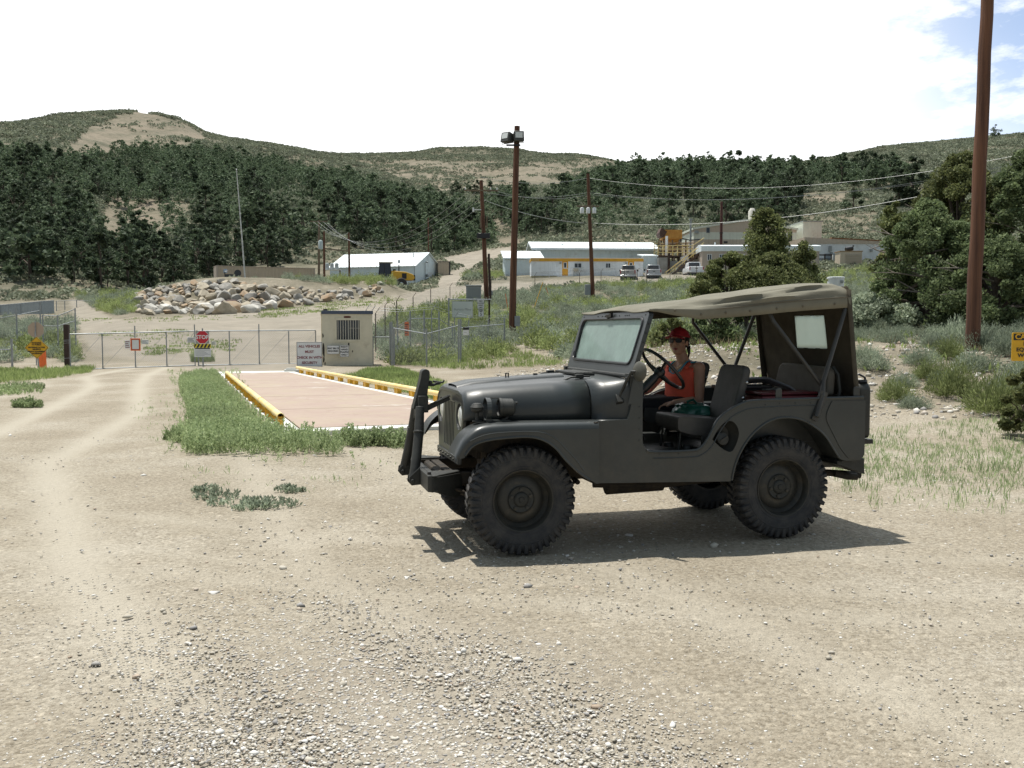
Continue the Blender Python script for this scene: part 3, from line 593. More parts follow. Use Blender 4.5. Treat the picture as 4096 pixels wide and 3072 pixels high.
for s in (1, -1): b = MB(); b.prism([(1.300, 1.06), (1.205, 1.065), (1.222, 1.262), (1.262, 1.262)][::-1], XZ(s * 0.7425), XZ(s * 0.7475)); b.build('cowl_gusset', OD, cowl)
# --- grille, headlights
b = MB()
gy = [(-0.50, 0.955), (-0.49, 1.06), (-0.42, 1.125), (-0.30, 1.15), (0.30, 1.15), (0.42, 1.125), (0.49, 1.06), (0.50, 0.955), (0.44, 0.83), (0.40, 0.67), (-0.40, 0.67), (-0.44, 0.83)]
def circ(cy, cz, r, n=24): return [(cy + r * math.cos(2 * math.pi * i / n), cz + r * math.sin(2 * math.pi * i / n)) for i in range(n)]
slots = [[(y - 0.014, 0.715), (y + 0.014, 0.715), (y + 0.014, 1.055), (y - 0.014, 1.055)] for y in (-0.168, -0.112, -0.056, 0, 0.056, 0.112, 0.168)]
GX_ = lambda dx: (lambda y, z: (2.447 + 0.05 * (1.0 - z) * 0.6 + dx, y, z))
b.plate(gy, slots + [circ(0.346, 0.965, 0.095), circ(-0.346, 0.965, 0.095)], GX_(0.0), GX_(-0.025))
b.bx(2.44, 2.47, -0.40, 0.40, 0.62, 0.672)
grille = b.build('grille', OD, jeep, bevel=0.004)
b = MB(); b.bx(2.30, 2.33, -0.40, 0.40, 0.66, 1.12); b.build('radiator', BLK, grille)
b = MB()
for i in range(8): b.lathe([(0.009, 0), (0.007, 0.006), (0.0005, 0.007)], Matrix.Translation((2.471, -0.35 + i * 0.1, 0.645)) @ Matrix.Rotation(R(90), 4, 'Y'), 6)
b.build('grille_bolt', ODD, grille)
for s in (1, -1):
    T = Matrix.Translation((2.405, s * 0.346, 0.965)) @ Matrix.Rotation(R(90), 4, 'Y')
    b = MB(); b.lathe([(0.06, -0.08), (0.093, -0.02), (0.0945, 0.02), (0.092, 0.03), (0.084, 0.027)], T, 28); h = b.build('headlight', ODD, jeep, smooth=True)
    b = MB(); b.lathe([(0.085, 0.022), (0.07, 0.034), (0.045, 0.042), (0.02, 0.046), (0.0005, 0.047)], T, 28); b.build('lens', LENS, h, smooth=True)
# --- front fenders
FT = arc([(1.528, 0.948), (1.80, 0.950), (2.10, 0.951), (2.30, 0.948), (2.395, 0.932), (2.455, 0.895), (2.505, 0.845), (2.545, 0.775), (2.562, 0.738)], 4)
FA = arc([(2.495, 0.738), (2.455, 0.790), (2.40, 0.822), (2.30, 0.843), (2.15, 0.853), (2.02, 0.850), (1.92, 0.818), (1.84, 0.758), (1.771, 0.677), (1.66, 0.575), (1.545, 0.504)], 4)
for s in (1, -1):
    b = MB()
    rings = []
    for i, (x, z) in enumerate(FT):
        t = i / (len(FT) - 1); yi = 0.535 - 0.03 * max(0, (x - 2.3)) / 0.26; yo = 0.770
        rings.append([(x, s * yi, z - 0.004), (x, s * (yo - 0.09), z), (x, s * (yo - 0.045), z - 0.004), (x, s * (yo - 0.018), z - 0.014), (x, s * (yo - 0.004), z - 0.032), (x, s * yo, z - 0.055)])
    b.loft(rings, closed=False)
    # outer skirt
    top = [(x, z - 0.054) for x, z in FT]; poly = top + [(2.556, 0.682)] + [(2.50, 0.70)] + FA[1:] + [(1.528, 0.504)]
    poly = [(x, z) for x, z in top[:-2]] + [(2.549, 0.74), (2.530, 0.715), (2.500, 0.722)] + FA[1:] + [(1.529, 0.504)]
    b.plate(poly, [], XZ(s * 0.770), XZ(s * 0.756))
    fe = b.build('front_fender', OD, jeep, smooth=True, ang=50)
    b = MB()
    b.tube([(x, s * 0.7705, z) for x, z in FA[:-2]], 0.009, 6)
    b.tube([(x, s * 0.7705, z) for x, z in arc([(2.46, 0.835), (2.38, 0.868), (2.28, 0.885), (2.10, 0.890), (1.96, 0.882), (1.86, 0.84), (1.78, 0.765), (1.70, 0.68), (1.64, 0.60)], 4)], 0.005, 5)
    b.build('fender_bead', OD, fe, smooth=True)
    b = MB()   # inner splash panel
    b.prism([(1.53, 0.55), (1.53, 0.94), (2.40, 0.94), (2.43, 0.75), (2.2, 0.70), (1.9, 0.62)], XZ(s * 0.50), XZ(s * 0.515)); b.prism([(1.532, 0.50), (1.56, 0.50), (1.56, 0.94), (1.532, 0.94)], XZ(s * 0.50), XZ(s * 0.755))
    b.build('splash_panel', BLK, fe)
# --- lamps on the near fender: marker lamp and guarded blackout lamp
b = MB(); b.lathe([(0.035, 0), (0.035, 0.006), (0.013, 0.010), (0.011, 0.085)], Matrix.Translation((2.372, 0.60, 0.95)), 12)
b.ell((2.372, 0.60, 1.04), (0.045, 0.042, 0.028)); b.lathe([(0.046, 0), (0.05, 0.004), (0.03, 0.03), (0.0005, 0.034)], Matrix.Translation((2.372, 0.60, 1.048)), 16)
b.build('marker_lamp', ODD, jeep, smooth=True)
b = MB(); b.lathe([(0.035, 0), (0.035, 0.006), (0.013, 0.010), (0.011, 0.085)], Matrix.Translation((2.372, -0.60, 0.95)), 12); b.ell((2.372, -0.60, 1.04), (0.045, 0.042, 0.028)); b.build('marker_lamp', ODD, jeep, smooth=True)
LT = Matrix.Translation((2.175, 0.60, 1.045)) @ Matrix.Rotation(R(90), 4, 'Y')
b = MB(); b.lathe([(0.0005, -0.075), (0.045, -0.072), (0.062, -0.055), (0.064, 0.02), (0.068, 0.024), (0.068, 0.042), (0.058, 0.044), (0.05, 0.03)], LT, 24)
b.tube([(2.15, 0.60, 0.99), (2.16, 0.60, 0.965), (2.20, 0.60, 0.952)], 0.012, 8); b.tube([(2.10, 0.60, 1.075), (2.08, 0.60, 1.075)], 0.009, 8)
bl = b.build('blackout_lamp', ODD, jeep, smooth=True)
b = MB(); b.lathe([(0.052, 0.034), (0.0005, 0.04)], LT, 20); b.build('lens', BLACK, bl, smooth=True)
b = MB()
gp = [(2.298, 0.60 + 0.078 * math.cos(a), 1.035 + 0.082 * math.sin(a)) for a in np.linspace(R(-90), R(270), 25)]
for i in range(24): b.bar(gp[i], gp[i + 1], 0.03, 0.007, up=(1, 0, 0)) if False else b.add([(gp[i][0] - .016, gp[i][1], gp[i][2]), (gp[i][0] + .016, gp[i][1], gp[i][2]), (gp[i + 1][0] + .016, gp[i + 1][1], gp[i + 1][2]), (gp[i + 1][0] - .016, gp[i + 1][1], gp[i + 1][2])], [(0, 1, 2, 3)])
b.bx(2.280, 2.316, 0.553, 0.560, 0.952, 1.03); b.bx(2.280, 2.316, 0.640, 0.647, 0.952, 1.03); b.bx(2.14, 2.316, 0.56, 0.64, 0.9525, 0.958); b.bx(2.22, 2.30, 0.594, 0.606, 1.110, 1.118)
b.build('lamp_guard', OD, bl, solid=0.006)
# --- front bumper, folded tow bar, chassis
b = MB(); b.bx(2.690, 2.722, -0.598, 0.598, 0.468, 0.582); b.bx(2.650, 2.690, -0.598, 0.598, 0.570, 0.5815); b.bx(2.650, 2.690, -0.598, 0.598, 0.468, 0.479)
for s in (1, -1):
    b.prism([(2.6895, 0.596), (2.45, 0.40), (2.45, 0.35), (2.6895, 0.35)], lambda x, y, s=s: (x, s * y, 0.571), lambda x, y, s=s: (x, s * y, 0.579)); b.prism([(2.6895, 0.47), (2.6895, 0.568), (2.45, 0.565), (2.42, 0.40), (2.50, 0.39)], lambda x, z, s=s: (x, s * (0.40 + (x - 2.45) * 0.80), z), lambda x, z, s=s: (x, s * (0.412 + (x - 2.45) * 0.80), z))
bump = b.build('front_bumper', ODD, jeep, bevel=0.005)
b = MB()
for s in (1, -1): b.lathe([(0.0005, 0), (0.014, 0), (0.014, 0.018), (0.0005, 0.018)], Matrix.Translation((2.70, s * 0.53, 0.582)), 8)
b.build('bumper_bolt', BLACK, bump)
tb = bpy.data.objects.new('tow_bar', None); C.objects.link(tb); tb.parent = jeep
for s in (1, -1):
    b = MB(); b.tube([(2.765, s * 0.238, 0.50), (2.735, s * 0.20, 0.66), (2.705, s * 0.14, 0.86), (2.690, s * 0.095, 1.02)], [0.036, 0.036, 0.036, 0.032], 14); b.tube([(2.712, s * 0.155, 0.83), (2.709, s * 0.15, 0.845)], 0.040, 14)
    b.prism([(2.722, 0.47), (2.722, 0.60), (2.80, 0.53), (2.805, 0.49), (2.785, 0.465)], XZ(s * 0.195), XZ(s * 0.203)); b.prism([(2.722, 0.47), (2.722, 0.60), (2.80, 0.53), (2.805, 0.49), (2.785, 0.465)], XZ(s * 0.275), XZ(s * 0.283))
    b.tube([(2.778, s * 0.185, 0.497), (2.778, s * 0.293, 0.497)], 0.016, 10)
    b.build('tow_leg', ODD, tb, smooth=True, bevel=0.004)
b = MB()   # coupler channel with latch
b.prism(rounded([(2.735, 1.00), (2.672, 1.24), (2.668, 1.285), (2.640, 1.302), (2.605, 1.285), (2.61, 1.23), (2.64, 1.0)], [0.01, 0.02, 0.03, 0.03, 0.03, 0.02, 0.01]), XZ(-0.050), XZ(0.055))
b.bx(2.625, 2.70, -0.09, 0.085, 0.975, 1.10); b.prism([(2.625, 1.205), (2.57, 1.185), (2.545, 1.20), (2.515, 1.195), (2.52, 1.18), (2.55, 1.175), (2.575, 1.165), (2.63, 1.17)], XZ(-0.015), XZ(0.020))
b.tube([(2.575, 0.0, 1.205), (2.535, 0.005, 1.198), (2.50, 0.012, 1.195), (2.49, 0.014, 1.212)], 0.008, 6); b.tube([(2.60, -0.06, 1.20), (2.60, 0.065, 1.20)], 0.012, 8)
b.build('coupler', ODD, tb, smooth=True, bevel=0.006)
b = MB(); b.bar((2.665, 0.03, 0.985), (2.46, 0.05, 1.085), 0.012, 0.04); b.tube([(2.60, 0.05, 1.035), (2.455, 0.06, 1.098)], 0.008, 6); b.bar((2.70, -0.14, 0.92), (2.69, 0.04, 1.0), 0.02, 0.06); b.bar((2.715, -0.165, 0.87), (2.70, -0.05, 0.975), 0.014, 0.05)
b.build('tow_strap', ODD, tb)
b = MB()
for s in (1, -1):
    b.bx(-0.80, 2.69, s * 0.345, s * 0.395, 0.485, 0.565)
    for cx in (0.0, 2.057):
        pts = [(cx + dx, s * 0.44, 0.40 - 0.035 + 0.09 * (dx / 0.46) ** 2 * 1.1) for dx in np.linspace(-0.48, 0.48, 13)]
        for k in range(4): q = pts[k:13 - k]; b.tube([(x, y, z - 0.016 * k) for x, y, z in q], 0.014, 4)
        b.tube([(cx - 0.48, s * 0.35, 0.48), (cx - 0.48, s * 0.46, 0.465)], 0.02, 8); b.tube([(cx + 0.48, s * 0.35, 0.48), (cx + 0.48, s * 0.46, 0.465)], 0.02, 8)
for x in (-0.78, 0.35, 1.25, 2.50): b.bx(x - 0.03, x + 0.03, -0.345, 0.345, 0.49, 0.56)
b.tube([(2.56, -0.35, 0.53), (2.56, 0.35, 0.53)], 0.03, 10)
b.build('chassis_frame', BLK, jeep, bevel=0.004)
b = MB()
for cx, off in ((0.0, -0.1), (2.057, -0.2)):
    b.tube([(cx, -0.52, 0.388), (cx, 0.52, 0.388)], 0.038, 12); b.ell((cx, off, 0.388), (0.15, 0.12, 0.13))
b.tube([(2.057 + 0.13, -0.5, 0.36), (2.057 + 0.13, 0.52, 0.36)], 0.014, 8); b.tube([(2.057 + 0.2, 0.0, 0.40), (2.057 + 0.2, 0.5, 0.385)], 0.013, 8)
b.build('axle', BLK, jeep, smooth=True)
b = MB(); b.bx(0.85, 1.20, -0.25, 0.20, 0.37, 0.48); b.prism([(0.80, 0.47), (0.90, 0.36), (1.14, 0.35), (1.30, 0.44), (1.30, 0.50)], XZ(-0.3), XZ(0.25)); b.ell((1.02, 0.20, 0.40), (0.10, 0.10, 0.07)); b.bx(1.35, 2.20, -0.16, 0.16, 0.44, 0.80)
b.tube([(0.15, -0.1, 0.40), (0.85, -0.15, 0.43)], 0.032, 10); b.tube([(1.25, -0.18, 0.42), (1.95, -0.2, 0.40)], 0.03, 10); b.tube([(1.4, 0.30, 0.42), (0.9, 0.36, 0.40), (0.2, 0.34, 0.44), (-0.4, 0.42, 0.46), (-0.80, 0.50, 0.43)], 0.028, 10); b.tube([(0.82, 0.26, 0.41), (1.28, 0.26, 0.40)], 0.075, 12)
b.build('drivetrain', BLK, jeep, smooth=True)
b = MB(); b.tube([(-0.55, 0.52, 0.455), (-0.66, 0.54, 0.43), (-0.735, 0.545, 0.425)], 0.028, 12); b.build('tailpipe', BLK, jeep, smooth=True)
# --- wheels
def wheel(cx, s, turn=0.0):
    w = bpy.data.objects.new('wheel', None); C.objects.link(w); w.parent = jeep; w.location = (cx, s * 0.592, 0.389)
    w.rotation_euler = (R(-90) if s > 0 else R(90), 0, 0)     # local +z points outwards
    return w
TB = MB(); Rt = 0.389; hw = 0.095
prof = [(0.212, -0.080), (0.235, -0.090), (0.27, -0.098), (0.31, -0.100), (0.340, -0.096), (0.358, -0.085), (0.368, -0.07), (0.372, -0.03), (0.372, 0.03), (0.368, 0.07), (0.358, 0.085), (0.340, 0.096), (0.31, 0.100), (0.27, 0.098), (0.235, 0.090), (0.212, 0.080)]
TB.lathe(prof, None, 84)
TB.lathe([(0.240, 0.0915), (0.243, 0.0945), (0.247, 0.0935)], None, 84); TB.lathe([(0.300, 0.0995), (0.304, 0.1025), (0.309, 0.1005)], None, 84)
NL = 42
for k in range(NL):
    for sd in (1, -1):
        a0 = 2 * math.pi * (k + (0.5 if sd < 0 else 0)) / NL; wd = 2 * math.pi / NL * 0.28
        secs = [(0.372, 0.387, 0.012, 0.85), (0.370, 0.3885, 0.05, 0.95), (0.364, 0.387, 0.078, 1.0), (0.352, 0.376, 0.099, 1.0), (0.335, 0.352, 0.106, 0.9), (0.312, 0.318, 0.1055, 0.7)]
        rings = []
        for ri, ro, h, ww in secs:
            tw = 0.10 * (0.06 - min(h, 0.06)) / 0.06
            rings.append([(r * math.cos(a0 + q * wd * ww + tw), r * math.sin(a0 + q * wd * ww + tw), sd * hh) for r, q, hh in ((ri, -1.15, h - 0.008), (ro, -0.9, h), (ro, 0.9, h), (ri, 1.15, h - 0.008))])
        TB.loft(rings, closed=False); TB.add(rings[0], [(0, 1, 2, 3)]); TB.add(rings[-1], [(3, 2, 1, 0)])
tyre_o = TB.build('tyre', RUB, None, smooth=True, ang=28); tyre_me = tyre_o.data; bpy.data.objects.remove(tyre_o)
RB = MB(); RB.lathe([(0.205, -0.08), (0.215, -0.082), (0.222, -0.075), (0.200, -0.06), (0.196, 0.03), (0.200, 0.062), (0.207, 0.078), (0.214, 0.090), (0.221, 0.092), (0.221, 0.080)], None, 48)
RB.lathe([(0.197, 0.035), (0.180, 0.012), (0.172, -0.002), (0.150, 0.012), (0.118, 0.016), (0.104, 0.016), (0.097, 0.020)], None, 48)
for k in range(5):
    a = 2 * math.pi * k / 5; RB.lathe([(0.013, 0), (0.013, 0.018), (0.0005, 0.02)], Matrix.Translation((0.073 * math.cos(a), 0.073 * math.sin(a), 0.018)), 6)
rim_o = RB.build('rim', RIM, None, smooth=True, ang=40); rim_me = rim_o.data; bpy.data.objects.remove(rim_o)
HBm = MB(); HBm.lathe([(0.100, 0.014), (0.096, 0.026), (0.090, 0.030), (0.078, 0.026), (0.056, 0.026), (0.050, 0.036), (0.044, 0.040), (0.022, 0.040), (0.018, 0.046), (0.0005, 0.047)], None, 32)
hub_o = HBm.build('hub', ODD, None, smooth=True, ang=40); hub_me = hub_o.data; bpy.data.objects.remove(hub_o)
random.seed(3)
for cx in (0.0, 2.057):
    for s in (1, -1):
        w = wheel(cx, s); a = random.random() * 6
        link('tyre', tyre_me, (0, 0, 0), a, 1, w); link('rim', rim_me, (0, 0, 0), a, 1, w); link('hub', hub_me, (0, 0, 0), a, 1, w)
# --- windscreen
WT = lambda y, z: (1.256 + (z - 1.255) * (1.113 - 1.256) / (1.716 - 1.255), y, z)
WF = lambda dx: (lambda y, z: (WT(y, z)[0] + dx, y, z))
ofr = rounded([(-0.724, 1.262), (0.724, 1.262), (0.720, 1.725), (-0.720, 1.725)], [0.02, 0.02, 0.05, 0.05])
ifr = rounded([(-0.628, 1.352), (0.628, 1.352), (0.637, 1.668), (-0.637, 1.668)], 0.06, 6)
b = MB(); b.plate(ofr, [ifr], WF(0.016), WF(-0.020)); ws = b.build('windscreen_frame', OD, jeep, bevel=0.006)
b = MB(); b.tube([WF(0.018)(y, z) for y, z in rounded([(-0.640, 1.340), (0.640, 1.340), (0.650, 1.680), (-0.650, 1.680)], 0.07, 6)] + [WF(0.018)(-0.60, 1.340)], 0.010, 6); b.build('glass_seal', BLACK, ws, smooth=True)
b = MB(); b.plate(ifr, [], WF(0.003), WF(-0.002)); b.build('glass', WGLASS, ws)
b = MB(); b.tube([(1.268, -0.725, 1.258), (1.268, 0.725, 1.258)], 0.017, 10)
for s in (1, -1): b.box((1.275, s * 0.70, 1.255), (0.05, 0.05, 0.05)); b.box((1.268, s * 0.735, 1.225), (0.03, 0.012, 0.08))
b.build('windscreen_hinge', ODD, ws, smooth=True, bevel=0.005)
b = MB(); b.bar(WF(0.03)(0.02, 1.700), WF(0.035)(-0.085, 1.700), 0.012, 0.022); b.bar(WF(0.035)(0.0, 1.715), WF(0.035)(-0.05, 1.685), 0.010, 0.020); b.bx(1.140, 1.160, -0.005, 0.03, 1.690, 1.722); b.lathe([(0.014, 0), (0.012, 0.02), (0.0005, 0.022)], Matrix.Translation(WF(0.02)(-0.02, 1.70)) @ Matrix.Rotation(R(90), 4, 'Y'), 10)
for y in (-0.32, -0.22, -0.16, 0.15, 0.27, 0.31, 0.35, 0.66, -0.66): b.lathe([(0.006, 0), (0.005, 0.004), (0.0005, 0.005)], Matrix.Translation(WF(0.016)(y, 1.700)) @ Matrix.Rotation(R(90), 4, 'Y'), 6)
b.build('windscreen_latch', BLACK, ws)
b = MB()
for z in np.linspace(1.30, 1.70, 7): b.lathe([(0.007, 0), (0.006, 0.004), (0.0005, 0.005)], Matrix.Translation((WT(0, z)[0] - 0.002, 0.722, z)) @ Matrix.Rotation(R(-90), 4, 'X'), 6)
b.build('frame_screw', BLACK, ws)
# --- mirror
b = MB(); b.tube([(1.335, 0.660, 1.10), (1.322, 0.668, 1.145), (1.300, 0.72, 1.235), (1.285, 0.755, 1.285), (1.262, 0.775, 1.297)], 0.012, 8); b.box((1.335, 0.655, 1.09), (0.05, 0.05, 0.07), Matrix.Rotation(R(35), 4, 'X')); b.box((1.30, 0.725, 1.24), (0.025, 0.025, 0.025)); b.tube([(1.29, 0.76, 1.295), (1.24, 0.80, 1.298)], 0.008, 8)
mir = b.build('mirror_arm', ODD, jeep, smooth=True, bevel=0.003)
b = MB(); T = Matrix.Translation((1.238, 0.80, 1.297)) @ Vector((0.95, 0.31, 0.02)).to_track_quat('Z', 'Y').to_matrix().to_4x4()
b.lathe([(0.0005, 0.022), (0.03, 0.020), (0.062, 0.010), (0.072, 0.0), (0.070, -0.006), (0.0005, -0.006)], T, 28); b.build('mirror', mat('mirror_back', (0.075, 0.072, 0.055), rough=0.5, var=0.15), mir, smooth=True)
# --- steering
b = MB(); sc_ = Vector((0.862, 0.365, 1.293)); ax = Vector((-0.72, 0, 0.69)).normalized(); q = ax.to_track_quat('Z', 'Y').to_matrix().to_4x4(); T = Matrix.Translation(sc_) @ q
ring = [T @ Vector((0.205 * math.cos(a), 0.205 * math.sin(a), 0)) for a in np.linspace(0, 2 * math.pi, 49)]; b.tube(ring, 0.0125, 10)
for a in (R(35), R(155), R(275)):
    p1 = T @ Vector((0.200 * math.cos(a), 0.200 * math.sin(a), 0)); p0 = T @ Vector((0.03 * math.cos(a), 0.03 * math.sin(a), -0.035)); b.tube([p0, p0.lerp(p1, 0.5) - ax * 0.008, p1], [0.012, 0.009, 0.010], 8)
b.lathe([(0.0005, 0.0), (0.030, -0.004), (0.040, -0.02), (0.042, -0.05), (0.030, -0.07), (0.02, -0.08)], T, 20)
sw = b.build('steering_wheel', BLACK, jeep, smooth=True)
b = MB(); b.tube([sc_ - ax * 0.06, Vector((1.24, 0.365, 0.93))], 0.028, 12); b.tube([sc_ - ax * 0.10, sc_ - ax * 0.22], 0.034, 12); b.build('steering_column', BLACK, sw, smooth=True)
# --- dashboard, pedals, gear levers, floor bits
b = MB(); b.bx(1.165, 1.225, -0.705, 0.705, 1.06, 1.225); dash = b.build('dashboard', OD, jeep, bevel=0.01)
b = MB()
for y in (0.0, -0.12, 0.12): b.lathe([(0.04, 0), (0.04, 0.01), (0.0005, 0.012)], Matrix.Translation((1.164, y, 1.15)) @ Matrix.Rotation(R(-90), 4, 'Y'), 20)
b.build('gauge', BLACK, dash)
b = MB(); b.tube([(1.10, 0.02, 0.69), (1.02, 0.02, 0.95), (0.97, 0.02, 1.06)], 0.010, 8); b.ell((0.968, 0.02, 1.07), (0.022, 0.022, 0.024)); b.tube([(1.0, -0.08, 0.69), (0.95, -0.08, 0.92)], 0.009, 8); b.ell((0.95, -0.08, 0.93), (0.02, 0.02, 0.02)); b.build('gear_lever', BLACK, jeep, smooth=True)
b = MB()
for x, y in ((0.72, 0.50), (0.78, 0.30)): b.lathe([(0.04, 0), (0.04, 0.012), (0.03, 0.03), (0.0005, 0.032)], Matrix.Translation((x, y, 0.69)), 16)
b.build('floor_cap', ODD, jeep, smooth=True); b = MB()
b.bx(0.60, 0.65, 0.585, 0.605, 0.69, 0.80)
for s in (1, -1):
    for y in (0.24, 0.56): b.tube([(0.44, s * y, 0.69), (0.44, s * y, 0.80), (0.80, s * y, 0.84), (0.82, s * y, 0.69)], 0.012, 6)
    b.build('seat_mount', ODD, jeep, bevel=0.004); b = MB()
def cushion(name, x0, x1, y0, y1, pts, mat_, par):
    pass
def seat(yc, dx=0.0):
    st = bpy.data.objects.new('seat', None); C.objects.link(st); st.parent = jeep; st.location = (dx, 0, 0)
    b = MB(); pr = rounded([(0.845, 0.842), (0.845, 0.935), (0.83, 0.952), (0.40, 0.912), (0.38, 0.80), (0.42, 0.785), (0.72, 0.805)], [0.03, 0.04, 0.04, 0.03, 0.03, 0.02, 0.05], 3)
    b.prism(pr, XZ(yc - 0.205), XZ(yc + 0.205)); b.build('seat_cushion', SEATM, st, bevel=0.025, seg=3)
    b = MB(); n = 5
    T = Matrix.Translation((0.318, yc, 1.10)) @ Matrix.Rotation(R(-15.5), 4, 'Y')
    ol = rounded([(-0.200, -0.225), (0.200, -0.225), (0.200, 0.225), (-0.200, 0.225)], [0.03, 0.03, 0.07, 0.07], 4)
    b.prism(ol, lambda y, z: tuple(T @ Vector((0.035, y, z))), lambda y, z: tuple(T @ Vector((-0.030, y, z)))); bk = b.build('seat_back', SEATM, st, bevel=0.022, seg=3)
    b = MB()
    for z in (-0.02, 0.10, -0.16):
        for s in (1, -1): b.ell((T @ Vector((-0.012, s * 0.204, z)))[:], (0.010, 0.006, 0.010), None, 8, 6)
    b.build('seat_stud', STEEL, bk, smooth=True)
    return st
seat(0.400); seat(-0.385, -0.065)
# rear seat back, folded, with its strut
b = MB(); ol = rounded([(-0.16, -0.105), (0.62, -0.105), (0.60, 0.115), (-0.12, 0.13)], [0.03, 0.03, 0.07, 0.07], 4)
T = Matrix.Translation((-0.46, 0.0, 1.185)) @ Matrix.Rotation(R(-8), 4, 'Y')
b.prism(ol, lambda y, z: tuple(T @ Vector((0.035, y - 0.02, z))), lambda y, z: tuple(T @ Vector((-0.035, y - 0.02, z)))); rs = b.build('rear_seat', mat('rear_seat_vinyl', (0.085, 0.075, 0.058), rough=0.7, var=0.15, vscale=8), jeep, bevel=0.03, seg=3)
b = MB(); b.tube([(-0.50, 0.60, 0.98), (-0.52, 0.61, 1.12), (-0.51, 0.60, 1.24), (-0.50, 0.55, 1.30)], 0.014, 8); b.build('seat_strut', ODD, rs, smooth=True)
# small brackets on the tub rail
for x, h in ((0.085, 0.085), (-0.585, 0.085)):
    b = MB(); b.prism(rounded([(x - 0.028, 1.03), (x + 0.028, 1.03), (x + 0.026, 1.07 + h), (x - 0.026, 1.07 + h)], [0, 0, 0.02, 0.02], 3), XZ(0.722), XZ(0.732))
    b.build('rail_bracket', OD, jeep, bevel=0.003)
# --- canvas top
def lerp_tab(t, x):
    xs = [p[0] for p in t]; return float(np.interp(x, xs, [p[1] for p in t]))
EDGE = [(-0.545, 1.762), (-0.25, 1.742), (0.0, 1.722), (0.25, 1.700), (0.523, 1.681), (0.724, 1.668), (0.95, 1.698), (1.06, 1.718), (1.135, 1.724)]
TOPC = [(-0.545, 1.945), (-0.45, 1.972), (-0.20, 1.952), (0.10, 1.910), (0.45, 1.855), (0.80, 1.815), (1.0, 1.788), (1.10, 1.765), (1.135, 1.742)]
HWD = [(-0.545, 0.690), (-0.2, 0.705), (0.4, 0.705), (1.0, 0.715), (1.135, 0.728)]
b = MB(); rings = []; xs = np.concatenate([np.linspace(-0.545, -0.47, 6), np.linspace(-0.45, 1.08, 86), np.linspace(1.09, 1.135, 5)])
lr = random.Random(4)
def fold(x, t, s):
    # slack cloth between the rear bow and the windscreen: long shallow diagonal folds
    a = max(0.0, math.sin(math.pi * min(1, max(0, (x + 0.45) / 1.5)))) ** 0.6
    f = 0.011 * math.sin(2.6 * x + 7.5 * t + 1.0 + s) + 0.008 * math.sin(4.5 * x - 11 * t + 2.2 * s) + 0.004 * math.sin(9 * x + 17 * t + s)
    return a * f
for x in xs:
    ze = lerp_tab(EDGE, x); zc = lerp_tab(TOPC, x); w = lerp_tab(HWD, x); sag = -0.012 * max(0, math.sin(math.pi * np.clip((x + 0.45) / 1.5, 0, 1)))
    half = []
    ke = max(0.035, (zc - ze))
    zs = ze + min(0.082, ke * 0.42)       # seam above the valance
    half.append((w - 0.004, ze)); half.append((w, ze + (zs - ze) * 0.5)); half.append((w + 0.001, zs - 0.003)); half.append((w - 0.003, zs + 0.003))
    rr = zc - 0.022 - zs; shw = 0.15 + 0.16 * min(1, max(0, (x + 0.45) / 1.0))
    for i in range(1, 13):
        a = math.pi / 2 * i / 12; half.append((w - 0.003 - shw * (1 - math.cos(a)) , zs + rr * math.sin(a) ** 0.9))
    for f in (0.8, 0.6, 0.4, 0.2): half.append(((w - 0.003 - shw) * f, zc - 0.022 * f * f))
    L = []
    for s in (1, -1):
        row = []
        for i, (y, z) in enumerate(half):
            t = i / len(half); d = fold(x, t * 3, s) * (math.sin(math.pi * min(1, max(0, (i - 2) / 15))) if i > 2 else 0.10)
            row.append((x + (0.0), s * (y + d * 1.5), z + d * 1.3 + (sag if i > 10 else 0)))
        L.append(row)
    rings.append(L[0] + [(x, 0, zc + sag)] + L[1][::-1])
b.loft(rings, closed=False)
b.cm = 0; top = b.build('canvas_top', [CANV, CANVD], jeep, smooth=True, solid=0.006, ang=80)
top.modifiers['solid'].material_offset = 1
b = MB()   # seams and press studs
for s in (1, -1):
    b.tube([(x, s * (lerp_tab(HWD, x) + 0.002), lerp_tab(EDGE, x) + min(0.082, max(.035, lerp_tab(TOPC, x) - lerp_tab(EDGE, x)) * 0.42)) for x in np.linspace(-0.53, 0.60, 16)], 0.0035, 5)
    for x in (-0.40, -0.12, 0.10, 0.32, 0.52, 0.72, 0.93): b.ell((x, s * (lerp_tab(HWD, x) + 0.002), lerp_tab(EDGE, x) + 0.035), (0.010, 0.006, 0.010), None, 8, 6)
sm = b.build('canvas_seam', mat('canvas_stitching', (0.12, 0.105, 0.075), rough=0.9), top, smooth=True)
b = MB(); rows = []   # rear curtain
for k in range(15):
    f = k / 14; z = 1.925 - f * (1.925 - 1.068); x = -0.548 - 0.108 * ((1.9 - z) / 0.83) + (0.02 if k == 0 else 0); hwid = 0.686 - 0.02 * f + (0.0 if k else -0.02)
    rows.append([(x + 0.008 * math.sin(y * 9 + f * 4), y, z) for y in np.linspace(-hwid, hwid, 25)])
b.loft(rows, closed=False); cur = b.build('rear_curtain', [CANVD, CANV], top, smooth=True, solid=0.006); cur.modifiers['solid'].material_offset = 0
for s in (1, -1):
    b = MB(); b.loft([[(-0.548 - 0.108 * f, s * (0.687 - 0.02 * f), 1.90 - 0.83 * f), (-0.505 - 0.10 * f, s * (0.694 - 0.01 * f), 1.90 - 0.83 * f)] for f in np.linspace(0, 1, 8)], closed=False)
    b.build('curtain_edge', CANVD, top, smooth=True, solid=0.005)
VINYL = mat('window_vinyl', (0.62, 0.66, 0.60), rough=0.35, var=0.10, vscale=9)
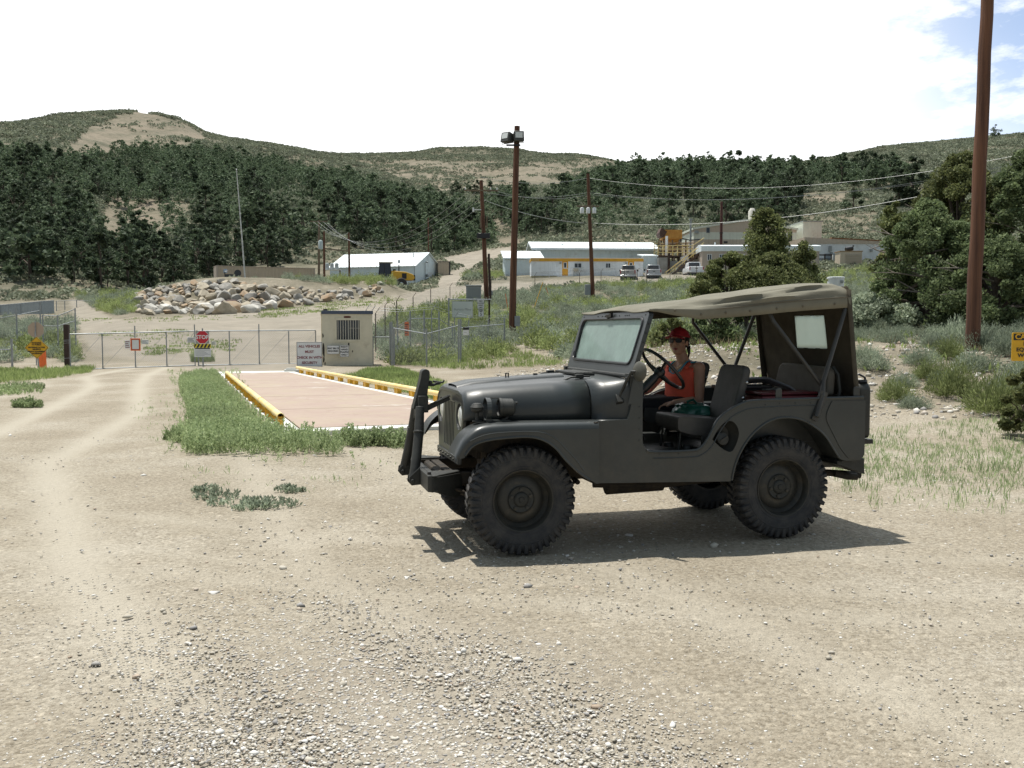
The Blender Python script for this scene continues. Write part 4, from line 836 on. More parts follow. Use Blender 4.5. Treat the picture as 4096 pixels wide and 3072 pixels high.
t = VINYL.node_tree; bs = t.nodes['Principled BSDF']; tl = N(t, 'ShaderNodeBsdfTranslucent'); tl.inputs[0].default_value = (0.80, 0.86, 0.80, 1); mx = N(t, 'ShaderNodeMixShader'); mx.inputs[0].default_value = 0.80
t.links.new(bs.outputs[0], mx.inputs[1]); t.links.new(tl.outputs[0], mx.inputs[2]); t.links.new(mx.outputs[0], t.nodes['Material Output'].inputs[0])
b = MB(); b.loft([[(-0.548 - 0.108 * ((1.9 - z) / 0.83) + dx + 0.008 * math.sin(y * 9 + ((1.925 - z) / 0.857) * 4)+ 0.003 * math.sin(y * 40 + z * 3), y + 0.0, z) for y in np.linspace(-0.120, 0.302, 12)] for z in np.linspace(1.437, 1.710, 8) for dx in (0.002,)], closed=False)
cw = b.build('curtain_window', VINYL, top, smooth=True, solid=0.002)
# a real opening in the curtain behind the window so that daylight comes through
bo = cur.modifiers; cur.modifiers.clear()
bm = bmesh.new(); bm.from_mesh(cur.data); bmesh.ops.bisect_plane
kill = []
for zc_, no in ((1.440, (0, 0, 1)), (1.707, (0, 0, 1))):
    bmesh.ops.bisect_plane(bm, geom=bm.verts[:] + bm.edges[:] + bm.faces[:], plane_co=(0, 0, zc_), plane_no=no)
for yc_ in (-0.115, 0.298): bmesh.ops.bisect_plane(bm, geom=bm.verts[:] + bm.edges[:] + bm.faces[:], plane_co=(0, yc_, 0), plane_no=(0, 1, 0))
kill = [f for f in bm.faces if 1.440 < f.calc_center_median().z < 1.707 and -0.115 < f.calc_center_median().y < 0.298]
bmesh.ops.delete(bm, geom=kill, context='FACES'); bm.to_mesh(cur.data); bm.free()
q = cur.modifiers.new('solid', 'SOLIDIFY'); q.thickness = 0.006; q.offset = 0
# --- bows
b = MB()
for s in (1, -1):
    b.tube([(-0.215, s * 0.765, 0.935), (-0.285, s * 0.735, 1.10), (-0.31, s * 0.705, 1.20), (-0.51, s * 0.672, 1.745), (-0.512, s * 0.62, 1.84)], [0.020, 0.022, 0.017, 0.017, 0.017], 10)
    b.box((-0.245, s * 0.750, 1.00), (0.05, 0.014, 0.20), Matrix.Rotation(R(-24 * 1), 4, 'Y')); b.box((-0.285, s * 0.735, 1.09), (0.06, 0.03, 0.07), Matrix.Rotation(R(-20), 4, 'Y'))
    b.tube([(-0.31, s * 0.675, 1.17), (0.105, s * 0.672, 1.655), (0.13, s * 0.62, 1.76)], 0.015, 10)
b.tube([(-0.512, y, 1.84 + 0.085 * (1 - (y / 0.62) ** 2)) for y in np.linspace(-0.62, 0.62, 13)], 0.015, 8); b.tube([(0.13, y, 1.76 + 0.09 * (1 - (y / 0.62) ** 2)) for y in np.linspace(-0.62, 0.62, 13)], 0.015, 8)
b.build('canvas_bow', mat('bow_paint', (0.036, 0.035, 0.032), rough=0.45, var=0.2), jeep, smooth=True)
# --- rear end: can, bumperettes, pintle
jc = MB(); jc.prism(rounded([(0.32, 0.74), (0.64, 0.74), (0.64, 1.15), (0.58, 1.19), (0.32, 1.15)], 0.04, 4), lambda y, z: (-0.675, y, z), lambda y, z: (-0.785, y, z)); can = jc.build('jerry_can', ODD, jeep, bevel=0.02, seg=3)
b = MB(); b.tube([(-0.70, 0.52, 1.15), (-0.70, 0.53, 1.225), (-0.74, 0.54, 1.24), (-0.78, 0.56, 1.215), (-0.775, 0.58, 1.15)], 0.009, 8); b.lathe([(0.05, 0), (0.052, 0.02), (0.0005, 0.022)], Matrix.Translation((-0.73, 0.58, 1.17)) @ Matrix.Rotation(R(15), 4, 'X'), 16); b.bx(-0.795, -0.655, 0.30, 0.66, 0.70, 0.735); b.bx(-0.80, -0.786, 0.50, 0.54, 0.72, 1.10); b.build('can_carrier', BLACK, can, smooth=True)
b = MB()
for s in (1, -1): b.prism([(-0.66, 0.590), (-0.69, 0.595), (-0.695, 0.47), (-0.60, 0.505), (-0.45, 0.555), (-0.45, 0.585)], XZ(s * 0.30), XZ(s * 0.70)); b.build('rear_bumper', ODD, jeep, bevel=0.004); b = MB()
b.tube([(-0.62, 0, 0.53), (-0.76, 0, 0.52)], 0.04, 10); b.tube([(-0.76, 0, 0.50), (-0.80, 0, 0.54), (-0.77, 0, 0.58)], 0.022, 8); b.build('pintle_hook', ODD, jeep, bevel=0.004)
# --- load in the back: red chest and folded chairs, each its own thing
chest = thing('cool_box', 'long dark red box lying in the back of the jeep', 'box', JW((-0.16, 0.33, 0.953)), math.pi + YAW)
b = MB(); b.bx(-0.30, 0.235, -0.13, 0.14, 0.0, 0.125); b.build('box_body', mat('dark_red_plastic', (0.15, 0.018, 0.022), rough=0.45, var=0.15), chest, bevel=0.02, seg=3)
b = MB(); b.bx(-0.305, 0.24, -0.135, 0.145, 0.127, 0.150); b.build('lid', mat('dark_red_lid', (0.125, 0.014, 0.018), rough=0.4, var=0.15), chest, bevel=0.012, seg=3)
fc = thing('folding_chair', 'folded black tube camp chair laid across the red box', 'chair', JW((-0.12, 0.10, 1.11)), math.pi + YAW)
b = MB()
for k in range(4):
    y = -0.05 + 0.035 * k; b.tube([(0.34, y, 0.03 + 0.015 * k), (0.05, y, 0.05 + 0.012 * k), (-0.04, y + 0.01, 0.055 + 0.01 * k), (-0.18, y + 0.10, 0.02), (-0.30, y + 0.20, -0.06 - 0.01 * k)], 0.011, 8)
b.build('chair_frame', mat('grey_tube', (0.16, 0.16, 0.165), rough=0.3, metal=0.6), fc, smooth=True)
b = MB(); b.bx(-0.06, 0.40, -0.08, 0.10, 0.005, 0.035); b.bx(-0.08, 0.36, -0.06, 0.06, 0.075, 0.095); b.build('chair_cloth', BLACK, fc, bevel=0.012)
# --- green bag on the driver seat
bag = thing('plastic_bag', 'crumpled green plastic bag lying between the jeep seats', 'bag', JW((0.47, 0.10, 0.90)), math.pi + YAW)
bm = bmesh.new(); bmesh.ops.create_icosphere(bm, subdivisions=4, radius=1.0)
for v in bm.verts:
    p = v.co.copy(); n = 0.22 * (float(vnoise([p.x * 2.2 + 9], [p.y * 2.2 + p.z * 1.7])[0]) - 0.5) + 0.16 * (float(vnoise([p.x * 5 + p.z * 4], [p.y * 5 - p.z * 3])[0]) - 0.5)
    p *= 1 + n; z = p.z * 0.10 if p.z > 0 else p.z * 0.02; v.co = Vector((p.x * 0.175, p.y * 0.15, z + 0.015))
    if p.z > 0.7: v.co.x += 0.03
me = bpy.data.meshes.new('bag_skin'); bm.to_mesh(me); bm.free(); me.materials.append(mat('green_film', (0.008, 0.085, 0.058), rough=0.3, var=0.3, vscale=14, bump=0.6, bscale=22, spec=0.7)); me.polygons.foreach_set('use_smooth', [True] * len(me.polygons))
o = link('bag_skin', me, (0, 0, 0), 0, 1, bag)
b = MB(); b.tube([(0.05, 0.02, 0.08), (0.07, 0.03, 0.12), (0.03, 0.05, 0.135), (-0.01, 0.04, 0.10)], [0.008, 0.012, 0.012, 0.008], 6); b.build('bag_handle', me.materials[0], bag, smooth=True)
# ================================================================ THE PERSON in the far seat
SKIN = mat('skin', (0.52, 0.29, 0.20), rough=0.5, var=0.10, vscale=12)
person = thing('person', 'person in red cap, sunglasses and orange tank top sitting in the jeep', 'person', JW((0.36, -0.36, 0.93)), math.pi + YAW)
PO = Vector((0.36, -0.36, 0.93))
def pl(p): return Vector(p) - PO                       # jeep frame -> person frame
TYAW = R(24)                                           # chest turned towards the near side
def chest(fx, ly, z):                                  # forward, left, height about the spine
    c, s = math.cos(TYAW), math.sin(TYAW); bx = 0.345; by = -0.37
    return pl((bx + fx * c - ly * s, by + fx * s + ly * c, z))
def ring(c, fwd, lft, a, bck, w, n=20):
    out = []
    for j in range(n):
        t = 2 * math.pi * j / n; f = math.cos(t); l = math.sin(t)
        out.append(Vector(c) + fwd * (f * (a if f > 0 else bck)) + lft * (l * w))
    return out
cF = Vector((math.cos(TYAW), math.sin(TYAW), 0)); cL = Vector((-math.sin(TYAW), math.cos(TYAW), 0))
TOR = [(0.90, 0.00, .115, .095, .165), (0.955, -0.005, .125, .092, .166), (1.02, -0.01, .118, .085, .158), (1.08, -0.01, .112, .082, .152), (1.14, -0.005, .118, .085, .152), (1.19, 0.0, .120, .088, .150), (1.235, 0.0, .105, .085, .155), (1.275, -0.008, .078, .078, .160), (1.302, -0.015, .058, .066, .135), (1.322, -0.015, .048, .055, .085), (1.335, -0.012, .045, .050, .058)]
def torso(grow=0.0, lo=0, hi=99, shrink_top=False):
    r = []
    for z, f, a, bk, w in TOR[lo:hi]: r.append(ring(chest(f, 0, z), cF, cL, a + grow, bk + grow, w + grow, 28))
    return r
FYAW = R(40); hF = Vector((math.cos(FYAW), math.sin(FYAW), 0.04)).normalized(); hL = Vector((-math.sin(FYAW), math.cos(FYAW), 0)); hU = hF.cross(hL)
HC = pl((0.385, -0.36, 1.485))
def hd(f, l, u): return HC + hF * f + hL * l + hU * u
b = MB(); b.loft(torso(), caps=True)
# neck
b.tube([chest(-0.015, 0, 1.29), chest(-0.005, 0, 1.335), hd(-0.025, 0, -0.085), hd(-0.02, 0, -0.04)], [0.062, 0.052, 0.049, 0.05], 16)
# head: skull, jaw, face
TH_ = Matrix.Translation(HC) @ Matrix((tuple(hF) + (0,), tuple(hL) + (0,), tuple(hU) + (0,), (0, 0, 0, 1))).transposed()
b.ell((-0.012, 0, 0.030), (0.092, 0.073, 0.088), TH_, 24, 16); b.ell((0.022, 0, -0.030), (0.062, 0.061, 0.072), TH_, 20, 14); b.ell((0.048, 0, -0.082), (0.030, 0.032, 0.024), TH_, 14, 10)
b.ell((0.055, 0.036, -0.020), (0.030, 0.026, 0.028), TH_, 12, 8); b.ell((0.055, -0.036, -0.020), (0.030, 0.026, 0.028), TH_, 12, 8)
b.tube([hd(0.078, 0, 0.018), hd(0.092, 0, -0.008), hd(0.099, 0, -0.022)], [0.010, 0.011, 0.013], 10); b.ell((0.088, 0.010, -0.026), (0.011, 0.009, 0.008), TH_, 10, 6); b.ell((0.088, -0.010, -0.026), (0.011, 0.009, 0.008), TH_, 10, 6)
for s in (1, -1): b.ell((-0.008, s * 0.073, -0.008), (0.018, 0.008, 0.030), TH_, 12, 8)
# arms
LS = chest(-0.01, 0.168, 1.268); LE = pl((0.295, -0.150, 1.000)); LW = pl((0.515, -0.185, 0.985))
RS = chest(-0.01, -0.168, 1.268); RE = pl((0.56, -0.60, 1.075)); RW = pl((0.735, -0.48, 1.045))
for S_, E_, W_ in ((LS, LE, LW), (RS, RE, RW)):
    b.ell(tuple(S_), (0.056, 0.052, 0.055), None, 16, 10)
    m1 = S_.lerp(E_, 0.35) + Vector((0, 0, 0.005)); b.tube([S_, m1, S_.lerp(E_, 0.75), E_, E_.lerp(W_, 0.25), E_.lerp(W_, 0.65), W_], [0.050, 0.047, 0.041, 0.040, 0.041, 0.033, 0.025], 16)
# hands: palm, four bent fingers and a thumb
def hand(Wp, d, side, up):
    d = d.normalized(); sd = d.cross(up).normalized() * side; up = sd.cross(d) * side
    pal = Wp + d * 0.045; b.loft([ring(Wp + d * t, up, sd, h, h, w, 12) for t, h, w in ((-0.005, .018, .024), (0.03, .017, .036), (0.07, .015, .041), (0.090, .012, .038))], caps=True)
    for i, (o, L, r) in enumerate(((-0.030, .062, .0085), (-0.010, .074, .009), (0.011, .069, .0088), (0.030, .052, .008))):
        a = Wp + d * 0.084 + sd * o; k1 = a + d * L * 0.5 - up * 0.004; k2 = k1 + d * L * 0.30 - up * L * 0.22; k3 = k2 + d * L * 0.14 - up * L * 0.24; b.tube([a - d * 0.02, a, k1, k2, k3], [r, r, r * .95, r * .88, r * .7], 8)
    a = Wp + d * 0.025 - sd * 0.032; b.tube([a, a + d * 0.03 - sd * 0.022 - up * 0.004, a + d * 0.058 - sd * 0.026 - up * 0.012], [0.0125, 0.011, 0.008], 8)
hand(LW, Vector((0.9, -0.12, -0.15)), 1, Vector((0.15, 0, 1))); hand(RW, Vector((0.55, 0.60, -0.25)), -1, Vector((0, 0, 1)))
# hips, thighs, shins inside one surface
HL = [pl((0.36, -0.36 + s * 0.09, 0.935)) for s in (1, -1)]; KN = [pl((0.80, -0.36 + s * 0.11, 0.965)) for s in (1, -1)]; AN = [pl((0.98, -0.36 + s * 0.12, 0.73)) for s in (1, -1)]
for h, k, a in zip(HL, KN, AN): b.tube([h, h.lerp(k, 0.5), k, k.lerp(a, 0.35), a], [0.082, 0.076, 0.056, 0.052, 0.036], 16)
bd = b.build('body', SKIN, person, smooth=True, ang=180)
rm = bd.modifiers.new('remesh', 'REMESH'); rm.mode = 'VOXEL'; rm.voxel_size = 0.0055; rm.use_smooth_shade = True
sm_ = bd.modifiers.new('smooth', 'SMOOTH'); sm_.factor = 0.5; sm_.iterations = 3
# tank top: follows the torso with scooped neck and open armholes
ORG = mat('orange_top', (0.80, 0.115, 0.065), rough=0.8, var=0.08, vscale=10, bump=0.25, bscale=18)
b = MB(); n = 28; G = 0.012
rings = torso(G + 0.004, 0, 8); rings[0] = [p + Vector((0, 0, -0.01)) for p in rings[0]]
for k, r in enumerate(rings):
    for j in range(n):
        if k < 5: r[j] = r[j] + (cF if math.cos(2 * math.pi * j / n) > 0 else -cF) * (0.005 * math.sin(j * 2.3 + k * 1.9))
z_i = len(rings) - 1
vs = [p for r in rings for p in r]; fs = []
for i in range(len(rings) - 1):
    for j in range(n):
        q = (j + 1) % n; tm = 2 * math.pi * (j + 0.5) / n; sidey = abs(math.sin(tm)); front_ = math.cos(tm)
        if i >= 6 and sidey > 0.86: continue
        if i >= 6 and front_ > 0 and sidey < 0.50: continue
        
        fs.append((i * n + j, i * n + q, (i + 1) * n + q, (i + 1) * n + j))
b.add(vs, fs); 
# straps over the shoulders
for s in (1, -1):
    for o0, o1, nm in ((0.078, 0.112, 0),):
        A = [chest(0.083, s * 0.095, 1.262), chest(0.060, s * 0.096, 1.290), chest(0.020, s * 0.098, 1.318), chest(-0.025, s * 0.098, 1.322), chest(-0.070, s * 0.095, 1.296), chest(-0.088, s * 0.09, 1.262)]
        b.loft([[p + cL * (s * -0.024), p + cL * (s * 0.0) + Vector((0, 0, 0.004)), p + cL * (s * 0.024)] for p in A], closed=False)
tk = b.build('tank_top', ORG, person, smooth=True, solid=0.004, ang=180)
b = MB()   # blue binding of the neckline and armholes
nl = [chest(0.030, 0.070, 1.320), chest(0.066, 0.072, 1.296), chest(0.097, 0.062, 1.262), chest(0.116, 0.035, 1.232), chest(0.122, 0.0, 1.220), chest(0.116, -0.035, 1.232), chest(0.097, -0.062, 1.262), chest(0.066, -0.072, 1.296), chest(0.030, -0.070, 1.320), chest(-0.03, -0.072, 1.326), chest(-0.075, -0.06, 1.30), chest(-0.085, 0, 1.285), chest(-0.075, 0.06, 1.30), chest(-0.03, 0.072, 1.326), chest(0.030, 0.070, 1.320)]
b.tube(nl, 0.0065, 6); b.tube([chest(0.04, 0.124, 1.315), chest(-0.02, 0.125, 1.322), chest(-0.07, 0.122, 1.29)], 0.007, 6); b.build('top_binding', mat('blue_binding', (0.05, 0.30, 0.42), rough=0.7), tk, smooth=True)
# trousers
b = MB()
for h, k, a in zip(HL, KN, AN): b.tube([h + Vector((-0.02, 0, 0.0)), h.lerp(k, 0.5), k, k.lerp(a, 0.35), a], [0.093, 0.086, 0.066, 0.061, 0.048], 18)
b.loft([ring(chest(f, 0, z), cF, cL, a + .010, bk + .012, w + .012, 24) for z, f, a, bk, w in ((0.872, 0, .100, .100, .15), (0.90, 0.0, .105, .095, .165), (0.925, 0.0, .108, .094, .164))], caps=True)
b.build('trousers', mat('dark_trousers', (0.012, 0.011, 0.014), rough=0.85, var=0.3, vscale=20), person, smooth=True, ang=180)
# hair: cap of dark hair and a pony tail
HAIR = mat('dark_hair', (0.014, 0.009, 0.007), rough=0.45, var=0.3, vscale=60)
b = MB(); b.ell((-0.022, 0, 0.030), (0.091, 0.079, 0.088), TH_, 24, 14)
b.tube([hd(-0.098, 0.0, 0.0), hd(-0.135, 0.012, -0.012), hd(-0.158, 0.02, -0.05), hd(-0.150, 0.022, -0.095)], [0.022, 0.024, 0.016, 0.004], 10); b.tube([hd(-0.105, 0.0, 0.0), hd(-0.150, -0.03, 0.0), hd(-0.19, -0.035, -0.035)], [0.016, 0.014, 0.003], 8)
b.tube([hd(-0.05, 0.060, -0.03), hd(-0.06, 0.066, -0.08), hd(-0.055, 0.066, -0.13)], [0.018, 0.013, 0.004], 8); b.tube([hd(-0.015, 0.074, 0.02), hd(-0.012, 0.077, -0.03)], [0.012, 0.004], 8); b.tube([hd(-0.015, -0.074, 0.02), hd(-0.012, -0.077, -0.04)], [0.014, 0.004], 8)
b.build('hair', HAIR, person, smooth=True, ang=180)
CAPM = mat('red_cap', (0.34, 0.012, 0.022), rough=0.75, var=0.08, vscale=20, bump=0.1, bscale=90)
b = MB(); rings = []
for i in range(9):
    a = math.pi / 2 * i / 8; rings.append([hd(-0.010 + 0.104 * math.cos(a) * math.cos(t), 0.086 * math.cos(a) * math.sin(t), 0.048 + 0.022 * (1 if math.cos(t) < 0 else 1) * 0 + 0.083 * math.sin(a) - 0.012 * math.cos(a) * (1 - math.cos(t)) * 0.6) for t in np.linspace(0, 2 * math.pi, 29)[:-1]])
b.loft(rings, caps=False); b.ell((-0.010, 0, 0.133), (0.008, 0.008, 0.005), TH_, 10, 6); cp_ = b.build('cap', CAPM, person, smooth=True, solid=0.003, ang=180)
b = MB(); rows = []
for i in range(9):
    t = -1 + 2 * i / 8; w = 0.078 * math.sin(t * 1.25) / math.sin(1.25); rows.append([hd(-0.010 + 0.104 * math.cos(t * 1.05) + q * (0.094 * (1 - 0.45 * t * t)), w * (1 + 0.02 * q), 0.050 + 0.010 * q - 0.022 * t * t - 0.012 * q * q) for q in np.linspace(0, 1, 6)])
b.loft(rows, closed=False); b.build('cap_brim', CAPM, cp_, smooth=True, solid=0.004, ang=180)
SG = mat('sunglass_lens', (0.006, 0.006, 0.007), rough=0.3, spec=0.25)
b = MB()
for s in (1, -1):
    ol = rounded([(0.006, 0.016), (0.058, 0.020), (0.055, -0.018), (0.014, -0.020)], 0.014, 4)
    b.prism(ol, lambda y, z, s=s: hd(0.099 - 2.6 * y * y * 3.2, s * y, 0.012 + z), lambda y, z, s=s: hd(0.093 - 2.6 * y * y * 3.2, s * y, 0.012 + z))
    b.tube([hd(0.068, s * 0.062, 0.022), hd(0.03, s * 0.078, 0.020), hd(-0.02, s * 0.080, 0.010)], 0.0042, 6)
b.tube([hd(0.098, 0.010, 0.022), hd(0.101, 0, 0.024), hd(0.098, -0.010, 0.022)], 0.004, 6); b.build('sunglasses', SG, person, smooth=True)
b = MB(); b.tube([hd(0.074, 0.024, -0.052), hd(0.084, 0.012, -0.0555), hd(0.0875, 0.0, -0.0555), hd(0.084, -0.012, -0.0555), hd(0.074, -0.024, -0.052)], [0.002, 0.0045, 0.005, 0.0045, 0.002], 8); b.tube([hd(0.073, 0.02, -0.062), hd(0.081, 0.0, -0.0645), hd(0.073, -0.02, -0.062)], [0.002, 0.0055, 0.002], 8); b.build('lips', mat('lips', (0.30, 0.075, 0.065), rough=0.45), person, smooth=True)
b = MB(); q = RW - (RW - RE).normalized() * 0.035; T = Matrix.Translation(q) @ (RW - RE).normalized().to_track_quat('Z', 'Y').to_matrix().to_4x4(); b.lathe([(0.036, -0.02), (0.038, 0.0), (0.036, 0.02)], T, 18); b.build('wrist_band', mat('wrist_band', (0.62, 0.25, 0.16), rough=0.6), person, smooth=True, solid=0.003)
b = MB(); b.tube([chest(0.02, 0.05, 1.328), chest(0.062, 0.03, 1.288), chest(0.085, 0.0, 1.262), chest(0.062, -0.03, 1.288), chest(0.02, -0.05, 1.328)], 0.0016, 5); b.ell(tuple(chest(0.092, 0, 1.254)), (0.005, 0.005, 0.007), None, 8, 6); b.build('necklace', mat('gold', (0.7, 0.5, 0.2), rough=0.3, metal=1.0), person, smooth=True)
# ================================================================ FIXED THINGS OF THE SITE
WHITE = mat('white_paint', (0.72, 0.74, 0.75), rough=0.5, var=0.05, vscale=3)
WHITES = mat('white_sign_face', (0.70, 0.71, 0.72), rough=0.45, var=0.04, vscale=6)
BLKT = mat('black_lettering', (0.02, 0.02, 0.022), rough=0.6); GRYT = mat('grey_lettering', (0.25, 0.28, 0.28), rough=0.6); MAR = mat('maroon_lettering', (0.22, 0.035, 0.05), rough=0.7, var=0.3, vscale=30)
REDS = mat('red_sign_face', (0.50, 0.015, 0.03), rough=0.4); ORNG = mat('orange_paint', (0.80, 0.16, 0.03), rough=0.5, var=0.1, vscale=9); YELS = mat('yellow_sign_face', (0.72, 0.40, 0.015), rough=0.45, var=0.06)
YEL = mat('yellow_pipe_paint', (0.74, 0.54, 0.18), rough=0.5, var=0.12, vscale=2.5, col2=(0.74, 0.61, 0.32)); YELD = mat('yellow_bracket_paint', (0.66, 0.36, 0.02), rough=0.55, var=0.18, vscale=5)
def polemat(name, c1, c2):
    m = mat(name, c1, rough=0.85, var=0.3, vscale=9, col2=c2, bump=0.6, bscale=24, detail=8); t = m.node_tree
    for n in [n for n in t.nodes if n.type == 'TEX_NOISE']:
        co = n.inputs['Vector'].links[0].from_socket; mp = N(t, 'ShaderNodeMapping'); mp.inputs['Scale'].default_value = (1, 1, .05); t.links.new(co, mp.inputs[0]); t.links.new(mp.outputs[0], n.inputs['Vector'])
    return m
WOODP = polemat('creosoted_pole', (0.060, 0.026, 0.016), (0.165, 0.075, 0.040)); WOODG = mat('weathered_wood', (0.17, 0.13, 0.09), rough=0.9, var=0.25, vscale=5, bump=0.3, bscale=30); WOODD = mat('dark_post_wood', (0.045, 0.030, 0.024), rough=0.9, var=0.3, vscale=6)
CONC = mat('concrete', (0.46, 0.46, 0.43), rough=0.9, var=0.14, vscale=3, bump=0.15, bscale=30)
WIRE = mat('wire_aluminium', (0.34, 0.35, 0.35), rough=0.5, metal=0.3); GREYB = mat('grey_box_paint', (0.26, 0.28, 0.28), rough=0.5, var=0.08); DGLASS = mat('dark_window_glass', (0.02, 0.025, 0.03), rough=0.08, spec=0.8)
def meshmat(name, scale, amount):
    # woven wire: see-through diamonds
    m = bpy.data.materials.new(name); m.use_nodes = True; t = m.node_tree; b = t.nodes['Principled BSDF']; b.inputs['Base Color'].default_value = (0.36, 0.37, 0.38, 1); b.inputs['Metallic'].default_value = 0.3; b.inputs['Roughness'].default_value = 0.5
    co = N(t, 'ShaderNodeTexCoord'); L = t.links.new; res = []
    for a in (45, -45):
        mp = N(t, 'ShaderNodeMapping'); mp.inputs['Rotation'].default_value = (0, R(a), 0); L(co.outputs['Object'], mp.inputs[0])
        w = N(t, 'ShaderNodeTexWave', wave_type='BANDS', bands_direction='X'); w.inputs['Scale'].default_value = scale; L(mp.outputs[0], w.inputs[0])
        g = N(t, 'ShaderNodeMath', operation='GREATER_THAN'); g.inputs[1].default_value = 1 - amount; L(w.outputs['Fac'], g.inputs[0]); res.append(g.outputs[0])
    mx = N(t, 'ShaderNodeMath', operation='MAXIMUM'); L(res[0], mx.inputs[0]); L(res[1], mx.inputs[1]); tr = N(t, 'ShaderNodeBsdfTransparent'); ms = N(t, 'ShaderNodeMixShader')
    L(mx.outputs[0], ms.inputs[0]); L(tr.outputs[0], ms.inputs[1]); L(b.outputs[0], ms.inputs[2]); L(ms.outputs[0], t.nodes['Material Output'].inputs[0]); return m
CLINK = meshmat('chain_link', 6.0, 0.016)
def on_ground(p, sink=0.03): return Vector((p[0], p[1], tz(p[0], p[1]) - sink))
def yaw_of(a, b): return math.atan2(b[1] - a[1], b[0] - a[0])
# ---------------- truck scale: deck, end aprons, two guard pipes
A_, B_ = Vector((-7.05, 36.6)), Vector((-4.2, 37.6)); 
nl = sight(1175, 1655, 17.3); 
SL0, SL1 = Vector((-3.74, 14.8)), Vector((-9.10, 29.5))         # left pipe, near end and far end
dirs = (SL1 - SL0).normalized(); nrm = Vector((-dirs.y, dirs.x)) * -1.0   # to the right
SW_ = 3.4; SLEN = 18.3; WID = lambda a: 3.60 - 0.0769 * a
sy = math.atan2(dirs.y, dirs.x) - math.pi / 2
scale_t = thing('weigh_scale', 'pinkish flat truck scale deck on the ground between two yellow pipes', 'truck scale', (SL0.x + dirs.x * -0.5 + nrm.x * 0.25, SL0.y + dirs.y * -0.5 + nrm.y * 0.25, 0.0), sy)
DECK = mat('rusty_pink_deck', (0.29, 0.208, 0.172), rough=0.8, var=0.1, vscale=0.7, col2=(0.35, 0.280, 0.222), thr=(0.25, 0.75), detail=7, bump=0.1, bscale=20)
overlay(DECK, (0.33, 0.27, 0.195), 1.3, .47, .62, .75); overlay(DECK, (0.22, 0.148, 0.118), 3.1, .56, .70, .6); overlay(DECK, (0.50, 0.48, 0.44), .8, .60, .68, .55)
b = MB(); L_ = SLEN + 1.5; SEG = [0, 3.6, 7.2, 10.8, 14.4, L_]
for a0, a1 in zip(SEG[:-1], SEG[1:]): b.prism([(0.02, a0 + .025), (WID(a0), a0 + .025), (WID(a1), a1 - .025), (0.02, a1 - .025)], lambda x, y: (x, y, -0.1), lambda x, y: (x, y, 0.055))
b.build('deck', DECK, scale_t, bevel=0.004)
b = MB(); b.bx(-0.3, WID(0) + 0.3, -0.01, -0.42, -0.1, 0.050); b.prism([(WID(0) + .02, 0), (WID(0) + .32, 0), (WID(L_) + .32, L_), (WID(L_) + .02, L_)], lambda x, y: (x, y, -0.1), lambda x, y: (x, y, 0.047)); b.bx(-0.32, 0.0, 0.0, L_, -0.1, 0.047); b.bx(-0.3, WID(L_) + 0.3, L_ + 0.01, L_ + 1.4, -0.1, 0.045); b.build('concrete_edge', mat('pale_concrete', (0.60, 0.60, 0.56), rough=0.9, var=0.1, vscale=2), scale_t, bevel=0.006)
def guard_pipe(x, y0, y1, side, lab, skew=0.0):
    p = scale_t.matrix_basis @ Vector((x, y0, 0)); g = thing('guard_pipe', lab, 'guard pipe', p, sy + skew, 'yellow pipes along the truck scale'); Ln = y1 - y0
    b = MB(); r = 0.058; z = 0.22
    b.lathe([(r, 0), (r, Ln), (r - 0.010, Ln), (r - 0.010, 0)], Matrix.Translation((0, 0, z)) @ Matrix.Rotation(R(-90), 4, 'X'), 24, close=True); b.tube([(0, 0.35, z), (0, 0.36, z)], r - 0.011, 20)
    for k in range(1, int(Ln / 3.6) + 1): b.tube([(0, k * 3.6 - 0.03, z), (0, k * 3.6 + 0.03, z)], r + 0.006, 20)
    b.build('pipe', YEL, g, smooth=True)
    k = 0; y = 0.15
    while y < Ln - 0.2:
        b = MB(); pr = [(-0.085, -0.05), (0.085, -0.05), (0.085, z), (-0.085, z)]; b.box((side * 0.015, y + 0.12, (z - 0.05) / 2), (0.11, 0.010, z + 0.05)); b.box((side * 0.015, y - 0.12, (z - 0.05) / 2), (0.11, 0.010, z + 0.05)); b.box((-0.02, y, (z - 0.05) / 2), (0.010, 0.25, z + 0.05))
        b.build('bracket', YELD, g, bevel=0.003); y += 1.15 if k % 3 != 1 else 0.55; k += 1
    return g
guard_pipe(-0.25, 0.25, 16.2, -1, 'yellow guard pipe with an open end beside the weed bed')
guard_pipe(WID(1.6) + 0.25, 1.6, L_ - 0.3, 1, 'yellow guard pipe on brackets leading back to the guard shack', 0.0768)
overlay(YEL, (0.30, 0.19, 0.09), 9, .60, .70, .7); overlay(YELD, (0.20, 0.11, 0.04), 7, .58, .70, .8)
# ---------------- guard shack
SB = sight(1290.5, 1478, 38.0); SB.z = tz(SB.x, SB.y) - 0.02; SBr = sight(1491, 1474, 38.4)
sy_ = yaw_of(SB, SBr) + 0.0; shack = thing('guard_shack', 'small cream guard shack with barred window and dark blue roof edge', 'guard shack', SB, sy_)
CREAM = mat('cream_panel', (0.60, 0.56, 0.44), rough=0.7, var=0.07, vscale=2.0, bump=0.03, bscale=10)
overlay(CREAM, (0.36, 0.31, 0.22), 2.2, .54, .72, .6)
Wd = (SBr - SB).xy.length; Hh = 2.27; Dp = 1.9
b = MB(); wx0, wx1, wz0, wz1 = 0.585, 1.52, 1.08, 1.88
b.plate([(0, 0), (Wd, 0), (Wd, Hh - 0.14), (0, Hh - 0.14)], [[(wx0, wz0), (wx1, wz0), (wx1, wz1), (wx0, wz1)]], lambda x, z: (x, 0, z), lambda x, z: (x, 0.06, z))
